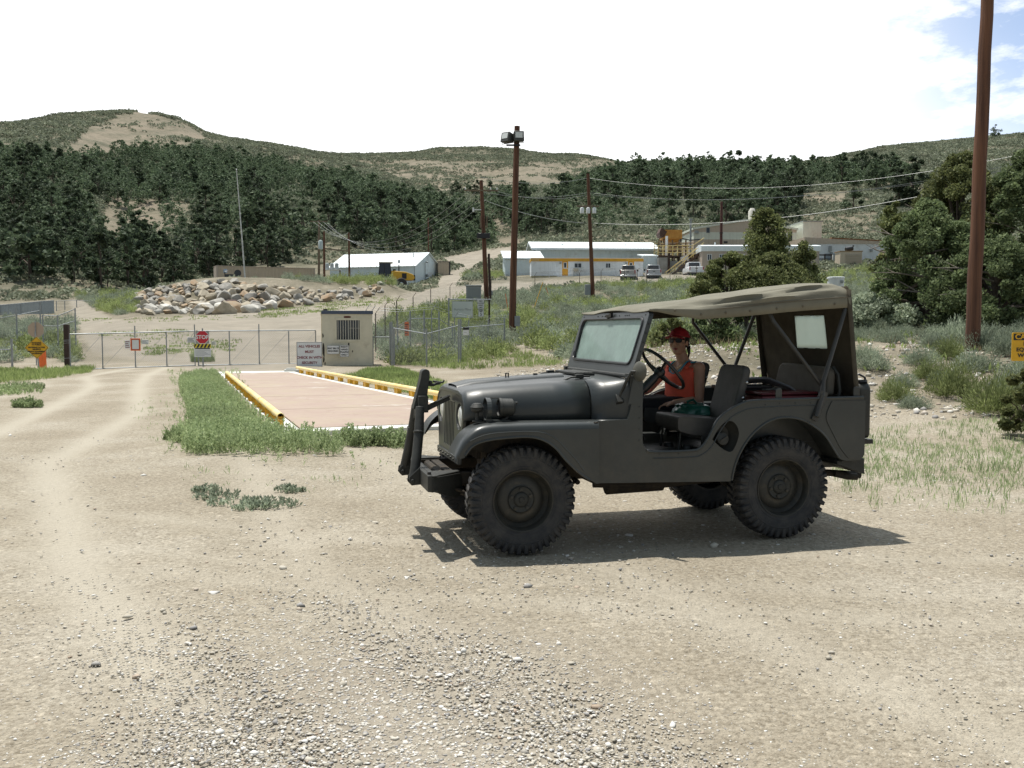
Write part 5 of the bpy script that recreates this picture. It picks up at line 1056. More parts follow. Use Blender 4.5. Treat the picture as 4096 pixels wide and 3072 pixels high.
b.plate([(0.062, 0), (Dp, 0), (Dp, Hh - 0.14), (0.062, Hh - 0.14)], [[(0.75, 0.05), (1.55, 0.05), (1.55, 1.98), (0.75, 1.98)]], lambda y, z: (0.0, y, z), lambda y, z: (0.06, y, z)); b.bx(Wd - 0.06, Wd, 0.062, Dp, 0, Hh - 0.14); b.bx(0.062, Wd - 0.062, Dp - 0.06, Dp, 0, Hh - 0.14); b.bx(0.062, Wd - 0.062, 0.062, Dp - 0.062, 0.02, 0.06)
b.build('wall', CREAM, shack)
b = MB()
rn = random.Random(5)
for (x, z, w, h) in ((0.045, 0.62, .05, .33), (0.05, 0.25, .04, .16), (0.10, 0.08, .03, .10), (0.03, 1.25, .03, .10), (1.07, 0.86, .035, .10), (0.95, 0.42, .12, .04), (1.22, 0.60, .03, .05), (1.0, 0.44, .06, .035)):
    pts = []
    for k in range(9): a = 2 * math.pi * k / 9; q = 0.6 + 0.5 * rn.random(); pts.append((x + w * q * math.cos(a), z + h * q * math.sin(a)))
    b.prism([(max(px, 0.005), max(pz, 0.02)) for px, pz in pts], lambda x, z: (x, -0.003, z), lambda x, z: (x, 0.001, z))
b.build('bare_patch', mat('bare_steel_patch', (0.025, 0.02, 0.018), rough=0.8), shack)
b = MB(); b.bx(-0.03, Wd + 0.03, -0.04, 0.05, Hh - 0.14, Hh); b.bx(-0.03, Wd + 0.03, 0.052, Dp + 0.04, Hh - 0.10, Hh - 0.01); b.build('roof', mat('navy_roof_edge', (0.055, 0.075, 0.12), rough=0.5), shack, bevel=0.005)
b = MB(); b.bx(-0.06, 0.0, 0.06, Dp, Hh - 0.20, Hh - 0.06); b.bx(-0.04, 0.0, 0.68, 0.75, 0.05, 2.03); b.bx(-0.04, 0.0, 1.55, 1.62, 0.05, 2.03); b.bx(-0.04, 0.0, 0.0, 0.06, 0, Hh - 0.2); b.build('side_trim', mat('cream_trim', (0.62, 0.55, 0.38), rough=0.6, var=0.1), shack, bevel=0.004)
b = MB(); b.bx(0.015, 0.05, 0.755, 1.545, 0.05, 1.975); dr = b.build('door', mat('door_paint', (0.55, 0.47, 0.32), rough=0.6), shack)
b = MB(); b.bx(-0.03, 0.012, 0.82, 0.90, 1.0, 1.06); b.build('handle', BLACK, dr)
b = MB(); b.plate([(wx0 - 0.09, wz0 - 0.09), (wx1 + 0.09, wz0 - 0.09), (wx1 + 0.09, wz1 + 0.09), (wx0 - 0.09, wz1 + 0.09)], [[(wx0, wz0), (wx1, wz0), (wx1, wz1), (wx0, wz1)]], lambda x, z: (x, -0.02, z), lambda x, z: (x, -0.001, z)); wn = b.build('window', CREAM, shack, bevel=0.003)
b = MB(); b.bx(wx0 + 0.002, wx1 - 0.002, 0.040, 0.046, wz0 + 0.002, wz1 - 0.002); b.build('pane', DGLASS, wn)
b = MB(); b.bx(wx0 + .48, wx0 + .52, 0.025, 0.038, wz0, wz1); b.bx(wx0 + .52, wx1, 0.026, 0.037, wz0 + .45, wz0 + .49); b.build('sash', mat('window_sash', (0.16, 0.16, 0.15), rough=0.5), wn)
b = MB(); b.bx(wx0 + .56, wx1 - .05, 0.30, 0.31, wz0 - .2, wz0 + .40); b.build('blind', mat('pale_blind', (0.5, 0.52, 0.5), rough=0.8), wn)
for k in range(9):
    b = MB(); x = wx0 + 0.055 + k * (wx1 - wx0 - 0.11) / 8; b.tube([(x, 0.008, wz0), (x, 0.008, wz1)], 0.011, 8); b.build('bar', mat('bar_paint', (0.62, 0.60, 0.52), rough=0.5) if k == 0 else bpy.data.materials['bar_paint'], wn, smooth=True)
b = MB(); pts = [(1.02 + 0.145 * math.cos(a) * (1 + .12 * math.sin(3 * a)), 2.0 + 0.065 * math.sin(a) * (1 + .15 * math.cos(2 * a))) for a in np.linspace(0, 2 * math.pi, 17)[:-1]]; b.prism(pts, lambda x, z: (x, -0.006, z), lambda x, z: (x, -0.001, z)); b.build('wall_mark', mat('rust_red_mark', (0.12, 0.035, 0.025), rough=0.8, var=0.3, vscale=12), shack)
b = MB(); b.bx(0.05, 0.22, 0.1, 0.3, Hh, Hh + 0.07); b.build('roof_vent', BLACK, shack)
# ---------------- signs
def sign_board(parent, w, h, face, rim=None, rw=0.02, z=0.0, thick=0.012, name='sign_board', y=0.0):
    b = MB(); b.bx(-w / 2, w / 2, y, y + thick, z - h / 2, z + h / 2); o = b.build(name, face, parent, bevel=0.004)
    if rim is not None:
        b = MB(); b.plate([(-w / 2 + .004, z - h / 2 + .004), (w / 2 - .004, z - h / 2 + .004), (w / 2 - .004, z + h / 2 - .004), (-w / 2 + .004, z + h / 2 - .004)], [[(-w / 2 + rw, z - h / 2 + rw), (w / 2 - rw, z - h / 2 + rw), (w / 2 - rw, z + h / 2 - rw), (-w / 2 + rw, z + h / 2 - rw)]], lambda x, z: (x, y - 0.003, z), lambda x, z: (x, y + 0.001, z)); b.build('border', rim, o)
    return o
FRONT = (R(90), 0, 0)
p = sight(1238, 1425, 37.2); p.z += 0.075; sg = thing('sign', 'large white sign reading all vehicles must check in with security', 'sign', p, 0.05)
o = sign_board(sg, 1.02, 1.00, WHITES, BLKT, 0.022)
for i, (ln, dz) in enumerate((('ALL VEHICLES', .32), ('MUST', .10), ('CHECK IN WITH', -.13), ('SECURITY', -.34))): text('lettering', ln, 0.138 if i < 3 else .138, MAR, o, (0, -0.004, dz), FRONT, bold=0.004, spacing=1.0)
b = MB(); b.bx(-0.42, -0.37, 0.013, 0.05, -0.62, 0.45); b.bx(0.37, 0.42, 0.013, 0.05, -0.62, 0.45); b.build('post', WOODG, sg)
p = sight(1332.5, 1399, 37.9); p.y = SB.y - 0.10; sg = thing('sign', 'white sign reading seat belts required on the shack front', 'sign', p, sy_)
o = sign_board(sg, 0.50, 0.36, WHITES, BLKT, 0.014)
for ln, dz in (('SEAT BELTS', .055), ('REQUIRED', -.055)): text('lettering', ln, 0.088, BLKT, o, (0, -0.004, dz), FRONT, bold=0.003)
p = sight(1377.5, 1404, 37.9); p.y = SB.y - 0.09; sg = thing('sign', 'white sign reading right hand traffic only on the shack front', 'sign', p, sy_)
o = sign_board(sg, 0.36, 0.48, WHITES, BLKT, 0.014)
for ln, dz in (('RIGHT', .165), ('HAND', .06), ('TRAFFIC', -.05), ('ONLY', -.16)): text('lettering', ln, 0.095, BLKT, o, (0, -0.004, dz), FRONT, bold=0.003)
# stop sign with hazard board
p = on_ground(sight(812, 1478, 37.3)); sg = thing('stop_sign', 'red octagonal stop sign over a striped hazard board at the gate', 'stop sign', p, 0.03)
zc = sight(812, 1349, 37.3).z - p.z
b = MB(); b.tube([(0, 0.03, -0.1), (0, 0.03, zc + 0.36)], 0.03, 10); b.build('post', GALV, sg, smooth=True)
octo = lambda r: [(r * math.cos(R(22.5 + 45 * k)) / math.cos(R(22.5)), r * math.sin(R(22.5 + 45 * k)) / math.cos(R(22.5))) for k in range(8)]
b = MB(); b.bx(-0.27, 0.27, -0.004, 0.0, zc - 0.26, zc + 0.27); b.build('backing_plate', mat('grey_backing', (0.30, 0.31, 0.29), rough=0.6), sg)
b = MB(); b.prism(octo(0.262), lambda x, z: (x, -0.014, z + zc), lambda x, z: (x, -0.005, z + zc)); so = b.build('sign_face', WHITES, sg)
b = MB(); b.prism(octo(0.245), lambda x, z: (x, -0.017, z + zc), lambda x, z: (x, -0.0145, z + zc)); b.build('red_field', REDS, so)
text('lettering', 'STOP', 0.215, WHITES, so, (0, -0.019, zc), FRONT, bold=0.006)
b = MB(); b.bx(-0.34, 0.34, -0.014, -0.004, zc - 0.425, zc - 0.272); hz = b.build('hazard_board', mat('hazard_yellow', (0.70, 0.56, 0.03), rough=0.5), sg)
b = MB()
for k in range(5): x = -0.29 + k * 0.145; pr = [(x - .10, zc - .423), (x - .02, zc - .423), (x + .06, zc - .274), (x - .02, zc - .274)]; b.prism([(max(-.338, min(.338, q)), w) for q, w in pr], lambda x, z: (x, -0.017, z), lambda x, z: (x, -0.013, z))
b.build('stripe', BLKT, hz)
b = MB(); b.bx(-0.335, 0.335, -0.014, -0.004, zc - 0.79, zc - 0.43); nb = b.build('notice_board', WHITES, sg)
b = MB(); b.bx(-0.30, 0.30, -0.018, -0.013, zc - 0.475, zc - 0.435)
b.build('notice_heading', BLKT, nb)
b = MB()
for k in range(6): b.bx(-0.29, 0.29 - 0.07 * ((k * 3) % 4), -0.016, -0.0135, zc - 0.53 - k * 0.042, zc - 0.518 - k * 0.042)
b.build('small_print', GRYT, nb)
# diamond warning sign
p = on_ground(sight(157, 1484, 35.8)); sg = thing('warning_sign', 'yellow diamond warning sign on a steel post left of the road', 'warning sign', p, 0.08)
q = sight(147, 1391, 35.8); zc = q.z - p.z; dx = q.x - p.x
b = MB(); b.bar((0.0, 0.03, -0.1), (dx - 0.06, 0.03, zc + 0.62), 0.05, 0.035); b.build('post', GALV, sg)
dm = rounded([(dx - 0.455, zc), (dx, zc - 0.435), (dx + 0.455, zc), (dx, zc + 0.435)], 0.04, 3)
b = MB(); b.prism(dm, lambda x, z: (x, -0.004, z), lambda x, z: (x, 0.008, z)); so = b.build('sign_face', YELS, sg)
for ln, dz in (('WARNING', .185), ('TO PUBLIC', .115), ('ENTERING ACTIVE', .01), ('MINESITE', -.065), ('HEAVY EQUIPMENT', -.15), ('WORKING', -.225)): text('lettering', ln, 0.074, BLKT, so, (dx, -0.008, zc + dz), FRONT, bold=0.003)
b = MB(); i2 = [(dx + (x - dx) * .93, zc + (z - zc) * .93) for x, z in dm]; i1 = [(dx + (x - dx) * .965, zc + (z - zc) * .965) for x, z in dm]; b.plate(i1, [i2], lambda x, z: (x, -0.007, z), lambda x, z: (x, -0.003, z)); b.build('border', BLKT, so)
p = on_ground(sight(165, 1475, 37.6)); mk = thing('marker_post', 'orange plastic marker post behind the yellow diamond sign', 'marker post', p)
b = MB(); b.prism(rounded([(-0.17, 0), (0.17, 0), (0.15, 0.86), (0.12, 0.92), (-0.12, 0.92), (-0.15, 0.86)], 0.02), lambda x, z: (x + 0.05, -0.03, z), lambda x, z: (x + 0.05, 0.03, z)); b.build('panel', ORNG, mk, bevel=0.01); b = MB(); b.bx(-0.16, 0.26, -0.10, 0.10, 0, 0.06); b.build('base', BLACK, mk, bevel=0.01)
p = on_ground(sight(146, 1460, 41.5)); sg = thing('sign', 'beige back of an octagonal sign beyond the yellow diamond', 'sign', p, 0.12); q = sight(141, 1319.5, 41.5); zc = q.z - p.z
b = MB(); b.prism([(x, z + zc) for x, z in octo(0.335)], lambda x, z: (x, 0.03, z), lambda x, z: (x, 0.04, z)); b.build('sign_back', mat('beige_sign_back', (0.42, 0.33, 0.25), rough=0.7), sg); b = MB(); b.bar((0.0, 0.01, -0.1), (0.0, 0.01, zc + 0.40), 0.06, 0.03); b.build('post', GALV, sg)
# caution sign at the frame's right edge
p = on_ground(sight(4125, 1600, 11.0)); sg = thing('caution_sign', 'yellow caution sign on a post in the bank, cut by the photo edge', 'caution sign', p, -0.15)
q = sight(4128, 1387, 11.0); zc = q.z - p.z; dx = q.x - p.x
b = MB(); b.bx(dx - 0.03, dx + 0.03, 0.02, 0.05, -0.2, zc + 0.1); b.build('post', GALV, sg)
b = MB(); b.prism(rounded([(dx - 0.225, zc - 0.17), (dx + 0.225, zc - 0.17), (dx + 0.225, zc + 0.17), (dx - 0.225, zc + 0.17)], 0.02), lambda x, z: (x, -0.004, z), lambda x, z: (x, 0.006, z)); so = b.build('sign_face', YELS, sg)
b = MB(); b.bx(dx - 0.208, dx + 0.208, -0.007, -0.003, zc + 0.078, zc + 0.155); b.build('heading_band', BLKT, so); text('lettering', 'CAUTION', 0.085, YELS, so, (dx, -0.010, zc + 0.116), FRONT, bold=0.002)
for ln, dz in (('HEAVY', .034), ('EQUIPMENT', -.036), ('WORKING', -.105)): text('lettering', ln, 0.064, BLKT, so, (dx, -0.007, zc + dz), FRONT, bold=0.0015)
# ---------------- wooden gate post, gate leaves
p = on_ground(sight(270, 1452, 41.0)); po = thing('gate_post', 'dark square timber post bound with wire at the gate', 'post', p); h = sight(270, 1298, 41.0).z - p.z
b = MB(); b.bx(-0.10, 0.10, -0.1, 0.1, -0.2, h); b.build('timber', WOODD, po, bevel=0.012); b = MB()
for z in (0.35, 1.1, 1.15, h * .55): b.tube([(-0.105, -0.105, z), (0.105, -0.105, z + .02), (0.105, 0.105, z), (-0.105, 0.105, z - .01), (-0.105, -0.105, z)], 0.008, 5)
b.build('wire_binding', GALV, po)
def gate(lab, a, c, ha, hc, posts, tall=(), braces=True, group='chain link gate leaves'):
    # a, c world ends on the ground; ha, hc frame heights
    g = thing('gate_leaf', lab, 'gate', a, yaw_of(a, c), group); Ln = (c - a).xy.length; dz = c.z - a.z
    def P(t, h): return Vector((Ln * t, 0, dz * t + h))
    b = MB(); b.tube([P(0, ha), P(1, hc)], 0.024, 10); b.build('top_rail', GALV, g, smooth=True); b = MB(); b.tube([P(0, 0.06), P(1, 0.06)], 0.022, 10); b.build('bottom_rail', GALV, g, smooth=True)
    for t in posts: hh = ha + (hc - ha) * t + (0.27 if t in tall else 0); b = MB(); b.tube([P(t, -0.03), P(t, hh)], 0.024, 10); b.build('upright', GALV, g, smooth=True)
    b = MB(); q = [P(0, 0.06), P(1, 0.06), P(1, hc), P(0, ha)]; b.add(q, [(0, 1, 2, 3)]); b.build('mesh_panel', CLINK, g)
    if braces:
        b = MB(); ts = sorted(posts)
        for t0, t1 in zip(ts[:-1], ts[1:]): b.tube([P(t0, 0.1), P(t1, ha + (hc - ha) * t1 - .05)], 0.005, 5)
        b.build('tension_wire', GALV, g)
    return g
GA = on_ground(sight(283, 1480, 36.3)); GB = on_ground(sight(789, 1466, 38.0)); GCc = on_ground(sight(1264, 1463, 39.3))
hA = sight(283, 1337, 36.3).z - GA.z; hB = sight(789, 1324, 38).z - GB.z; hC = sight(1264, 1321, 39.3).z - GCc.z
gate('wide galvanised gate leaf hung with an orange framed notice', GA, GB - (GB - GA).normalized() * 0.08, hA, hB, [0.0, 0.25, 0.51, 0.765, 1.0], (0.51, 1.0))
gate('wide galvanised gate leaf between the stop sign and the guard shack', GB + (GCc - GB).normalized() * 0.05, GCc, hB, hC, [0.0, 0.26, 0.51, 0.765, 1.0], (0.51,))
def small_sign(lab, u, v, d, w, h, face, rim=None, rw=.02, lines=None, lm=None, size=.06, rz=0.04, cat='sign', grp=None):
    s_ = thing('sign', lab, cat, sight(u, v, d), rz, grp); o = sign_board(s_, w, h, face, rim, rw)
    if lines:
        n = len(lines)
        for i, l in enumerate(lines): text('lettering', l, size, lm or BLKT, o, (0, -0.005, h * .36 - i * (h * .72 / max(1, n - 1)) if n > 1 else 0), FRONT, bold=0.002)
    return s_
s_ = small_sign('white board in an orange and red frame hung on the gate', 542, 1378, 37.05, 0.40, 0.50, WHITES, ORNG, 0.045); b = MB(); b.plate([(-.155, -.205), (.155, -.205), (.155, .205), (-.155, .205)], [[(-.135, -.185), (.135, -.185), (.135, .185), (-.135, .185)]], lambda x, z: (x, -0.006, z), lambda x, z: (x, -0.0035, z)); b.build('inner_frame', mat('red_brown_frame', (0.30, 0.05, 0.03), rough=0.6), s_)
def ruled(s_, w, h, n, m):
    b = MB()
    for k in range(n): z = h * .36 - k * h * .72 / max(1, n - 1); b.bx(-w * .4, w * (.4 - .12 * ((k * 5) % 3)), -0.005, -0.001, z - h * .035, z + h * .035)
    b.build('small_print', m, s_)
for lab, u, v, w, h, m in (('small white notice left of the orange framed board', 510, 1378, .21, .32, MAR), ('small white notice right of the orange framed board', 580, 1368, .28, .17, GRYT), ('white notice with lines of print left of the stop sign', 766, 1360, .34, .22, BLKT), ('tiny pale notice on the gate right of the stop sign', 854, 1373, .17, .13, GRYT)):
    s_ = small_sign(lab, u, v, 37.0 if u < 700 else 37.75, w, h, WHITES); ruled(s_, w, h, 4, m)
# ---------------- pipe fences either side
def pipe_fence(lab, pts, rails=(1.0,), mesh=True, arms=False, wires=0, pr=0.034, hgts=None, cat='fence', grp=None, gm=None, slat=None, rr=0.022):
    # pts: list of (world ground point, height)
    o0 = pts[0][0]; f = thing('chain_link_fence' if mesh else 'pipe_fence', lab, cat, o0, 0, grp); gm = gm or GALV
    for P_, h in pts:
        b = MB(); q = P_ - o0; b.tube([q + Vector((0, 0, -0.1)), q + Vector((0, 0, h))], pr, 8)
        if arms: b.tube([q + Vector((0, 0, h)), q + Vector((0.22, -0.05, h + 0.30))], pr * 0.55, 6)
        b.build('post', gm, f, smooth=True)
    for fr in rails:
        b = MB()
        for (p0, h0), (p1, h1) in zip(pts[:-1], pts[1:]): b.tube([p0 - o0 + Vector((0, 0, h0 * fr)), p1 - o0 + Vector((0, 0, h1 * fr))], rr, 8)
        b.build('rail', gm, f, smooth=True)
    if mesh:
        b = MB()
        for (p0, h0), (p1, h1) in zip(pts[:-1], pts[1:]): b.add([p0 - o0, p1 - o0, p1 - o0 + Vector((0, 0, h1 * .97)), p0 - o0 + Vector((0, 0, h0 * .97))], [(0, 1, 2, 3)])
        b.build('mesh_panel', slat or CLINK, f)
    for k in range(wires):
        b = MB(); off = Vector((0.07 * (k + 1), -0.015 * (k + 1), 0.10 * (k + 1)))
        for (p0, h0), (p1, h1) in zip(pts[:-1], pts[1:]): b.tube([p0 - o0 + Vector((0, 0, h0)) + off, p1 - o0 + Vector((0, 0, h1)) + off], 0.006, 4)
        b.build('barbed_wire', gm, f)
    return f
def fp(u, vb, vt, d): g = on_ground(sight(u, vb, d)); return (g, sight(u, vt, d).z - g.z)
# right of the shack (print columns at 4096 wide)
k_ = 2.458
def f2(x, yb, yt, d): return fp(1200 + x / k_, 800 + yb / k_, 800 + yt / k_, d)
pipe_fence('galvanised pipe fence panel and posts just right of the shack', [f2(905, 1590, 1195, 38.6), f2(1245, 1640, 1262, 37.6), f2(1560, 1600, 1172, 38.4)], rails=(0.86,), pr=0.035)
pipe_fence('pair of tall gate pipes chained beside the shack', [f2(890, 1590, 1200, 39.4), f2(925, 1590, 1250, 39.0)], rails=(), mesh=False, pr=0.045, grp=None)
pipe_fence('galvanised fence corner with a sloping rail near the light pole', [f2(1580, 1600, 1170, 38.8), f2(2010, 1500, 1165, 43.5)], rails=(0.80,), pr=0.04)
pipe_fence('tall pipe frames standing behind the shack fence', [f2(960, 1420, 1190, 46.5), f2(1085, 1440, 1088, 46.0), f2(1222, 1440, 1086, 46.5), f2(1368, 1440, 1095, 47), f2(1500, 1430, 1215, 48)], rails=(0.82,), mesh=False, pr=0.04)
pipe_fence('short pipe rail between shack and gate pipes', [fp(1492, 1462, 1345, 39.6), fp(1562, 1460, 1345, 39.6)], rails=(0.97,), mesh=False, pr=0.03)
s_ = small_sign('narrow orange sign on the fence right of the shack', 1200 + 1050 / k_, 800 + 1268 / k_, 45.8, 0.205, 0.68, ORNG, None, lines=None); ruled(s_, .2, .6, 5, BLKT)
s_ = small_sign('small sign with a black band on the pipe fence', 1200 + 1632 / k_, 800 + 1290 / k_, 38.2, 0.24, 0.33, WHITES); b = MB(); b.bx(-.12, .12, -.004, .0, 0.06, 0.165); b.build('black_band', BLKT, s_); ruled(s_, .2, .15, 2, GRYT)
# roadside fence with barbed arms climbing to the yard
RP = [(742, 1160, 1040, 47), (836, 1140, 1008, 51), (950, 1110, 990, 56), (1112, 1060, 955, 63), (1285, 1010, 925, 72), (1475, 975, 890, 80), (1678, 960, 868, 88), (1880, 880, 842, 97)]
pts = [f2(*q) for q in RP]; pts = [(p, max(1.5, min(2.0, h))) for p, h in pts]
k3 = 2.212
for x, yb, d in ((530, 800, 99), (925, 755, 101), (1115, 705, 103), (1320, 712, 101), (1437, 705, 102), (1520, 730, 99), (1725, 700, 102), (1960, 690, 104)): p = on_ground(sight(1900 + x / k3, 800 + yb / k3, d)); pts.append((p, 1.75))
pipe_fence('long weathered fence with barbed wire arms beside the haul road', pts, rails=(), arms=True, wires=3, pr=0.03, gm=mat('rusty_steel', (0.10, 0.075, 0.055), rough=0.8, var=0.2))
pipe_fence('low wire fence with leaning arms behind the shack', [f2(650, 1110, 1080, 45), f2(700, 1180, 1100, 44), f2(960, 1250, 1120, 44), f2(1295, 1340, 1090, 44.5), f2(1520, 1300, 1150, 45), f2(1660, 1270, 1180, 45), f2(1850, 1250, 1180, 46), f2(2010, 1220, 1175, 48)], rails=(), arms=True, wires=2, pr=0.025)
# left side fences
kL = 2.212
def f1(x, yb, yt, d): return fp(x / kL, 1150 + yb / kL, 1150 + yt / kL, d)
pipe_fence('galvanised rail fence at the left edge below the diamond sign', [f1(-240, 720, 470, 37.5), f1(110, 720, 455, 38.5)], rails=(0.66,), pr=0.045)
pipe_fence('square galvanised gate frame left of the timber post', [f1(383, 480, 240, 46.5), f1(515, 470, 245, 46.5), f1(672, 480, 182, 47)], rails=(0.98, 0.72), mesh=True, pr=0.035)
pipe_fence('tall chain link run at the far left behind the signs', [f1(-250, 400, 215, 52), f1(-60, 400, 230, 52), f1(150, 400, 180, 51), f1(360, 380, 130, 52)], rails=(0.80,), mesh=True, pr=0.04)
SLATM = mat('grey_slats', (0.36, 0.40, 0.42), rough=0.6, var=0.15, vscale=14)
sp = [f1(-300, 250, 165, 74), f1(0, 240, 155, 76), f1(180, 225, 140, 78), f1(360, 205, 122, 80), f1(475, 190, 115, 82)]
sf = pipe_fence('long grey slatted fence far left at the foot of the wood', sp, rails=(1.0,), mesh=True, pr=0.05, slat=CLINK)
b = MB()
for (p0, h0), (p1, h1) in zip(sp[:-1], sp[1:]):
    n = int((p1 - p0).length / 0.16)
    for k in range(n): t = (k + .5) / n; q = p0.lerp(p1, t) - sp[0][0]; b.box(q + Vector((0, 0, (h0 + (h1 - h0) * t) / 2)), (0.12, 0.02, (h0 + (h1 - h0) * t)))
b.build('slats', SLATM, sf)
pipe_fence('thin fence line beyond the slatted fence by the side track', [f1(500, 215, 120, 84), f1(575, 215, 118, 85), f1(680, 210, 112, 86), f1(860, 205, 125, 88), f1(1010, 190, 120, 90)], rails=(1.0,), mesh=True, pr=0.04)
# ---------------- name board and speed signs
p0 = on_ground(sight(1795, 1262, 55)); p1 = on_ground(sight(1957, 1258, 56)); nb = thing('name_board', 'white mine name board reading aurora mine on two posts', 'sign board', p0, yaw_of(p0, p1)); Ln = (p1 - p0).xy.length; zt = sight(1795, 1196, 55).z - p0.z
b = MB(); b.tube([(0, 0, -0.2), (0, 0, zt + 0.05)], 0.05, 8); b.build('post', GALV, nb, smooth=True); b = MB(); b.tube([(Ln, 0, -0.2), (Ln, 0, zt)], 0.06, 8); b.build('post', WOODD, nb, smooth=True)
b = MB(); b.tube([(-0.05, 0, zt - 0.02), (Ln + 0.1, 0, zt)], 0.035, 8); b.build('rail', GALV, nb, smooth=True)
x0, x1, z0, z1 = 0.18, 1.50, zt - 1.10, zt - 0.12
b = MB(); b.bx(x0, x1, -0.08, -0.06, z0, z1); so = b.build('sign_face', mat('grey_white_face', (0.56, 0.60, 0.58), rough=0.5), nb, bevel=0.004); b = MB(); b.plate([(x0, z0), (x1, z0), (x1, z1), (x0, z1)], [[(x0 + .02, z0 + .02), (x1 - .02, z0 + .02), (x1 - .02, z1 - .02), (x0 + .02, z1 - .02)]], lambda x, z: (x, -0.084, z), lambda x, z: (x, -0.079, z)); b.build('border', GREYB, so)
text('lettering', 'Aurora Mine', 0.21, GRYT, so, ((x0 + x1) / 2, -0.084, (z0 + z1) / 2 + 0.0), FRONT)
s_ = small_sign('white sign reading obey posted speed limit beside the name board', 1200 + 1777 / k_, 800 + 1026 / k_, 55.0, 0.40, 0.52, WHITES, BLKT, .012, ['OBEY', 'POSTED', 'SPEED', 'LIMIT'], BLKT, .10)
s_ = small_sign('white speed limit 5 sign beside the name board', 1200 + 1780 / k_, 800 + 1110 / k_, 55.0, 0.32, 0.46, WHITES, BLKT, .012); o = s_.children[0]
for l, z, sz in (('SPEED', .165, .085), ('LIMIT', .085, .085), ('5', -.09, .24)): text('lettering', l, sz, BLKT, o, (0, -0.005, z), FRONT, bold=0.003)
# grey utility cabinet on the verge
p = on_ground(sight(1895, 1188, 78)); cb = thing('utility_cabinet', 'grey concrete cabinet on the verge above the name board', 'cabinet', p); b = MB(); b.bx(-0.62, 0.62, -0.5, 0.5, -0.1, 1.6); b.build('housing', GREYB, cb, bevel=0.03); b = MB(); b.bx(-0.66, 0.66, -0.54, 0.54, 1.6, 1.72); b.build('cap', GREYB, cb, bevel=0.02); b = MB(); b.bx(-0.5, 0.5, -0.515, -0.502, 0.1, 1.45); b.build('door', mat('cabinet_door', (0.22, 0.24, 0.24), rough=0.5), cb)
# ---------------- poles
def pole(lab, base, top, r0, r1, material, name='utility_pole', cat='utility pole', grp=None):
    g = thing(name, lab, cat, base, 0, grp); b = MB(); q = top - base; n = 10; jr = random.Random(int(abs(base.x) * 10))
    b.tube([q * (i / n) + Vector((jr.uniform(-.012, .012), 0, -0.3 if i == 0 else 0)) for i in range(n + 1)], [r0 + (r1 - r0) * i / n for i in range(n + 1)], 14); b.build('pole_shaft', material, g, smooth=True); return g
def pp(u0, v0, u1, v1, d): a = on_ground(sight(u0, v0, d)); return a, sight(u1, v1, d)
a, t = pp(3888, 1363, 3951, -60, 21.5); t = a + (t - a) * 1.02
g = pole('tall red brown utility pole at the right in front of the trees', a, t, 0.165, 0.135, WOODP)
b = MB(); b.bx(-0.05, 0.05, -0.2, -0.135, (t - a).z * .955, (t - a).z * .965); b.build('step_bolt', BLACK, g)
a, t = pp(2048, 1355, 2068, 505, 50); g = pole('brown light pole carrying two flood lamps in the middle', a, t, 0.20, 0.15, WOODP, 'light_pole', 'light pole'); hgt = (t - a).z; tx = (t - a).x
def flood(g, x, z, rz, tilt):
    f = bpy.data.objects.new('flood_lamp', None); C.objects.link(f); f.parent = g; f.location = (x, -0.30, z); f.rotation_euler = (R(tilt), 0, R(rz))
    b = MB(); b.prism([(-0.22, -0.27), (0.24, -0.20), (0.24, 0.27), (-0.22, 0.27)], lambda y, z: (-0.27, y, z), lambda y, z: (0.27, y, z)); b.build('housing', mat('flood_housing', (0.05, 0.05, 0.045), rough=0.5), f, bevel=0.03)
    b = MB(); b.bx(-0.19, 0.19, -0.235, -0.226, -0.10, 0.20); b.build('lens', LENS, f); b = MB(); b.tube([(-0.29, 0, 0.0), (-0.29, 0, -0.30), (0.29, 0, -0.30), (0.29, 0, 0.0)], 0.016, 6); b.build('yoke', BLACK, f, smooth=True)
flood(g, tx * .93 + 0.10, sight(2070, 553, 50).z - a.z, 6, -6); flood(g, tx * .93 - 0.50, sight(2030, 558, 50).z - a.z, -38, -14)
zb = sight(2060, 585, 50).z - a.z; b = MB(); b.bx(tx * .93 - 0.55, tx * .93 + 0.2, -0.28, -0.20, zb - 0.03, zb + 0.05); b.bx(tx * .93 - .1, tx * .93 + .1, -0.22, 0.1, zb - .03, zb + .05); b.build('lamp_bracket', BLACK, g)
b = MB(); b.tube([(0.16, -0.12, 0.2), (0.17, -0.10, 2.6)], 0.03, 8); b.build('conduit', BLACK, g, smooth=True); b = MB(); zb = sight(2075, 1285, 50).z - a.z; b.bx(0.14, 0.44, -0.25, -0.05, zb - .28, zb + .28); b.build('meter_box', GREYB, g, bevel=0.02)
def arms_(g, top, zs, half, rz, mt=WOODG):
    b = MB()
    for z in zs: c = Vector((top.x, top.y - 0.16, z)); d = Vector((math.cos(rz), math.sin(rz), 0.0)); b.bar(c - d * half, c + d * half, 0.10, 0.12)
    b.build('cross_arm', mt, g)
    for z in zs:
        for k in (-0.92, 0.55, 0.92):
            c = Vector((top.x, top.y - 0.16, z)) + Vector((math.cos(rz), math.sin(rz), 0)) * half * k; b = MB(); b.lathe([(0.03, 0.06), (0.06, 0.08), (0.06, 0.13), (0.04, 0.15), (0.055, 0.2), (0.0005, 0.23)], Matrix.Translation(c), 8); b.build('insulator', WHITE, g, smooth=True)
a, t = pp(2372, 1222, 2352, 695, 84); p2 = (a, t); g = pole('brown utility pole between the light pole and the jeep roof', a, t, 0.20, 0.14, WOODP)
q = t - a; b = MB(); zz = sight(2360, 842, 84).z - a.z
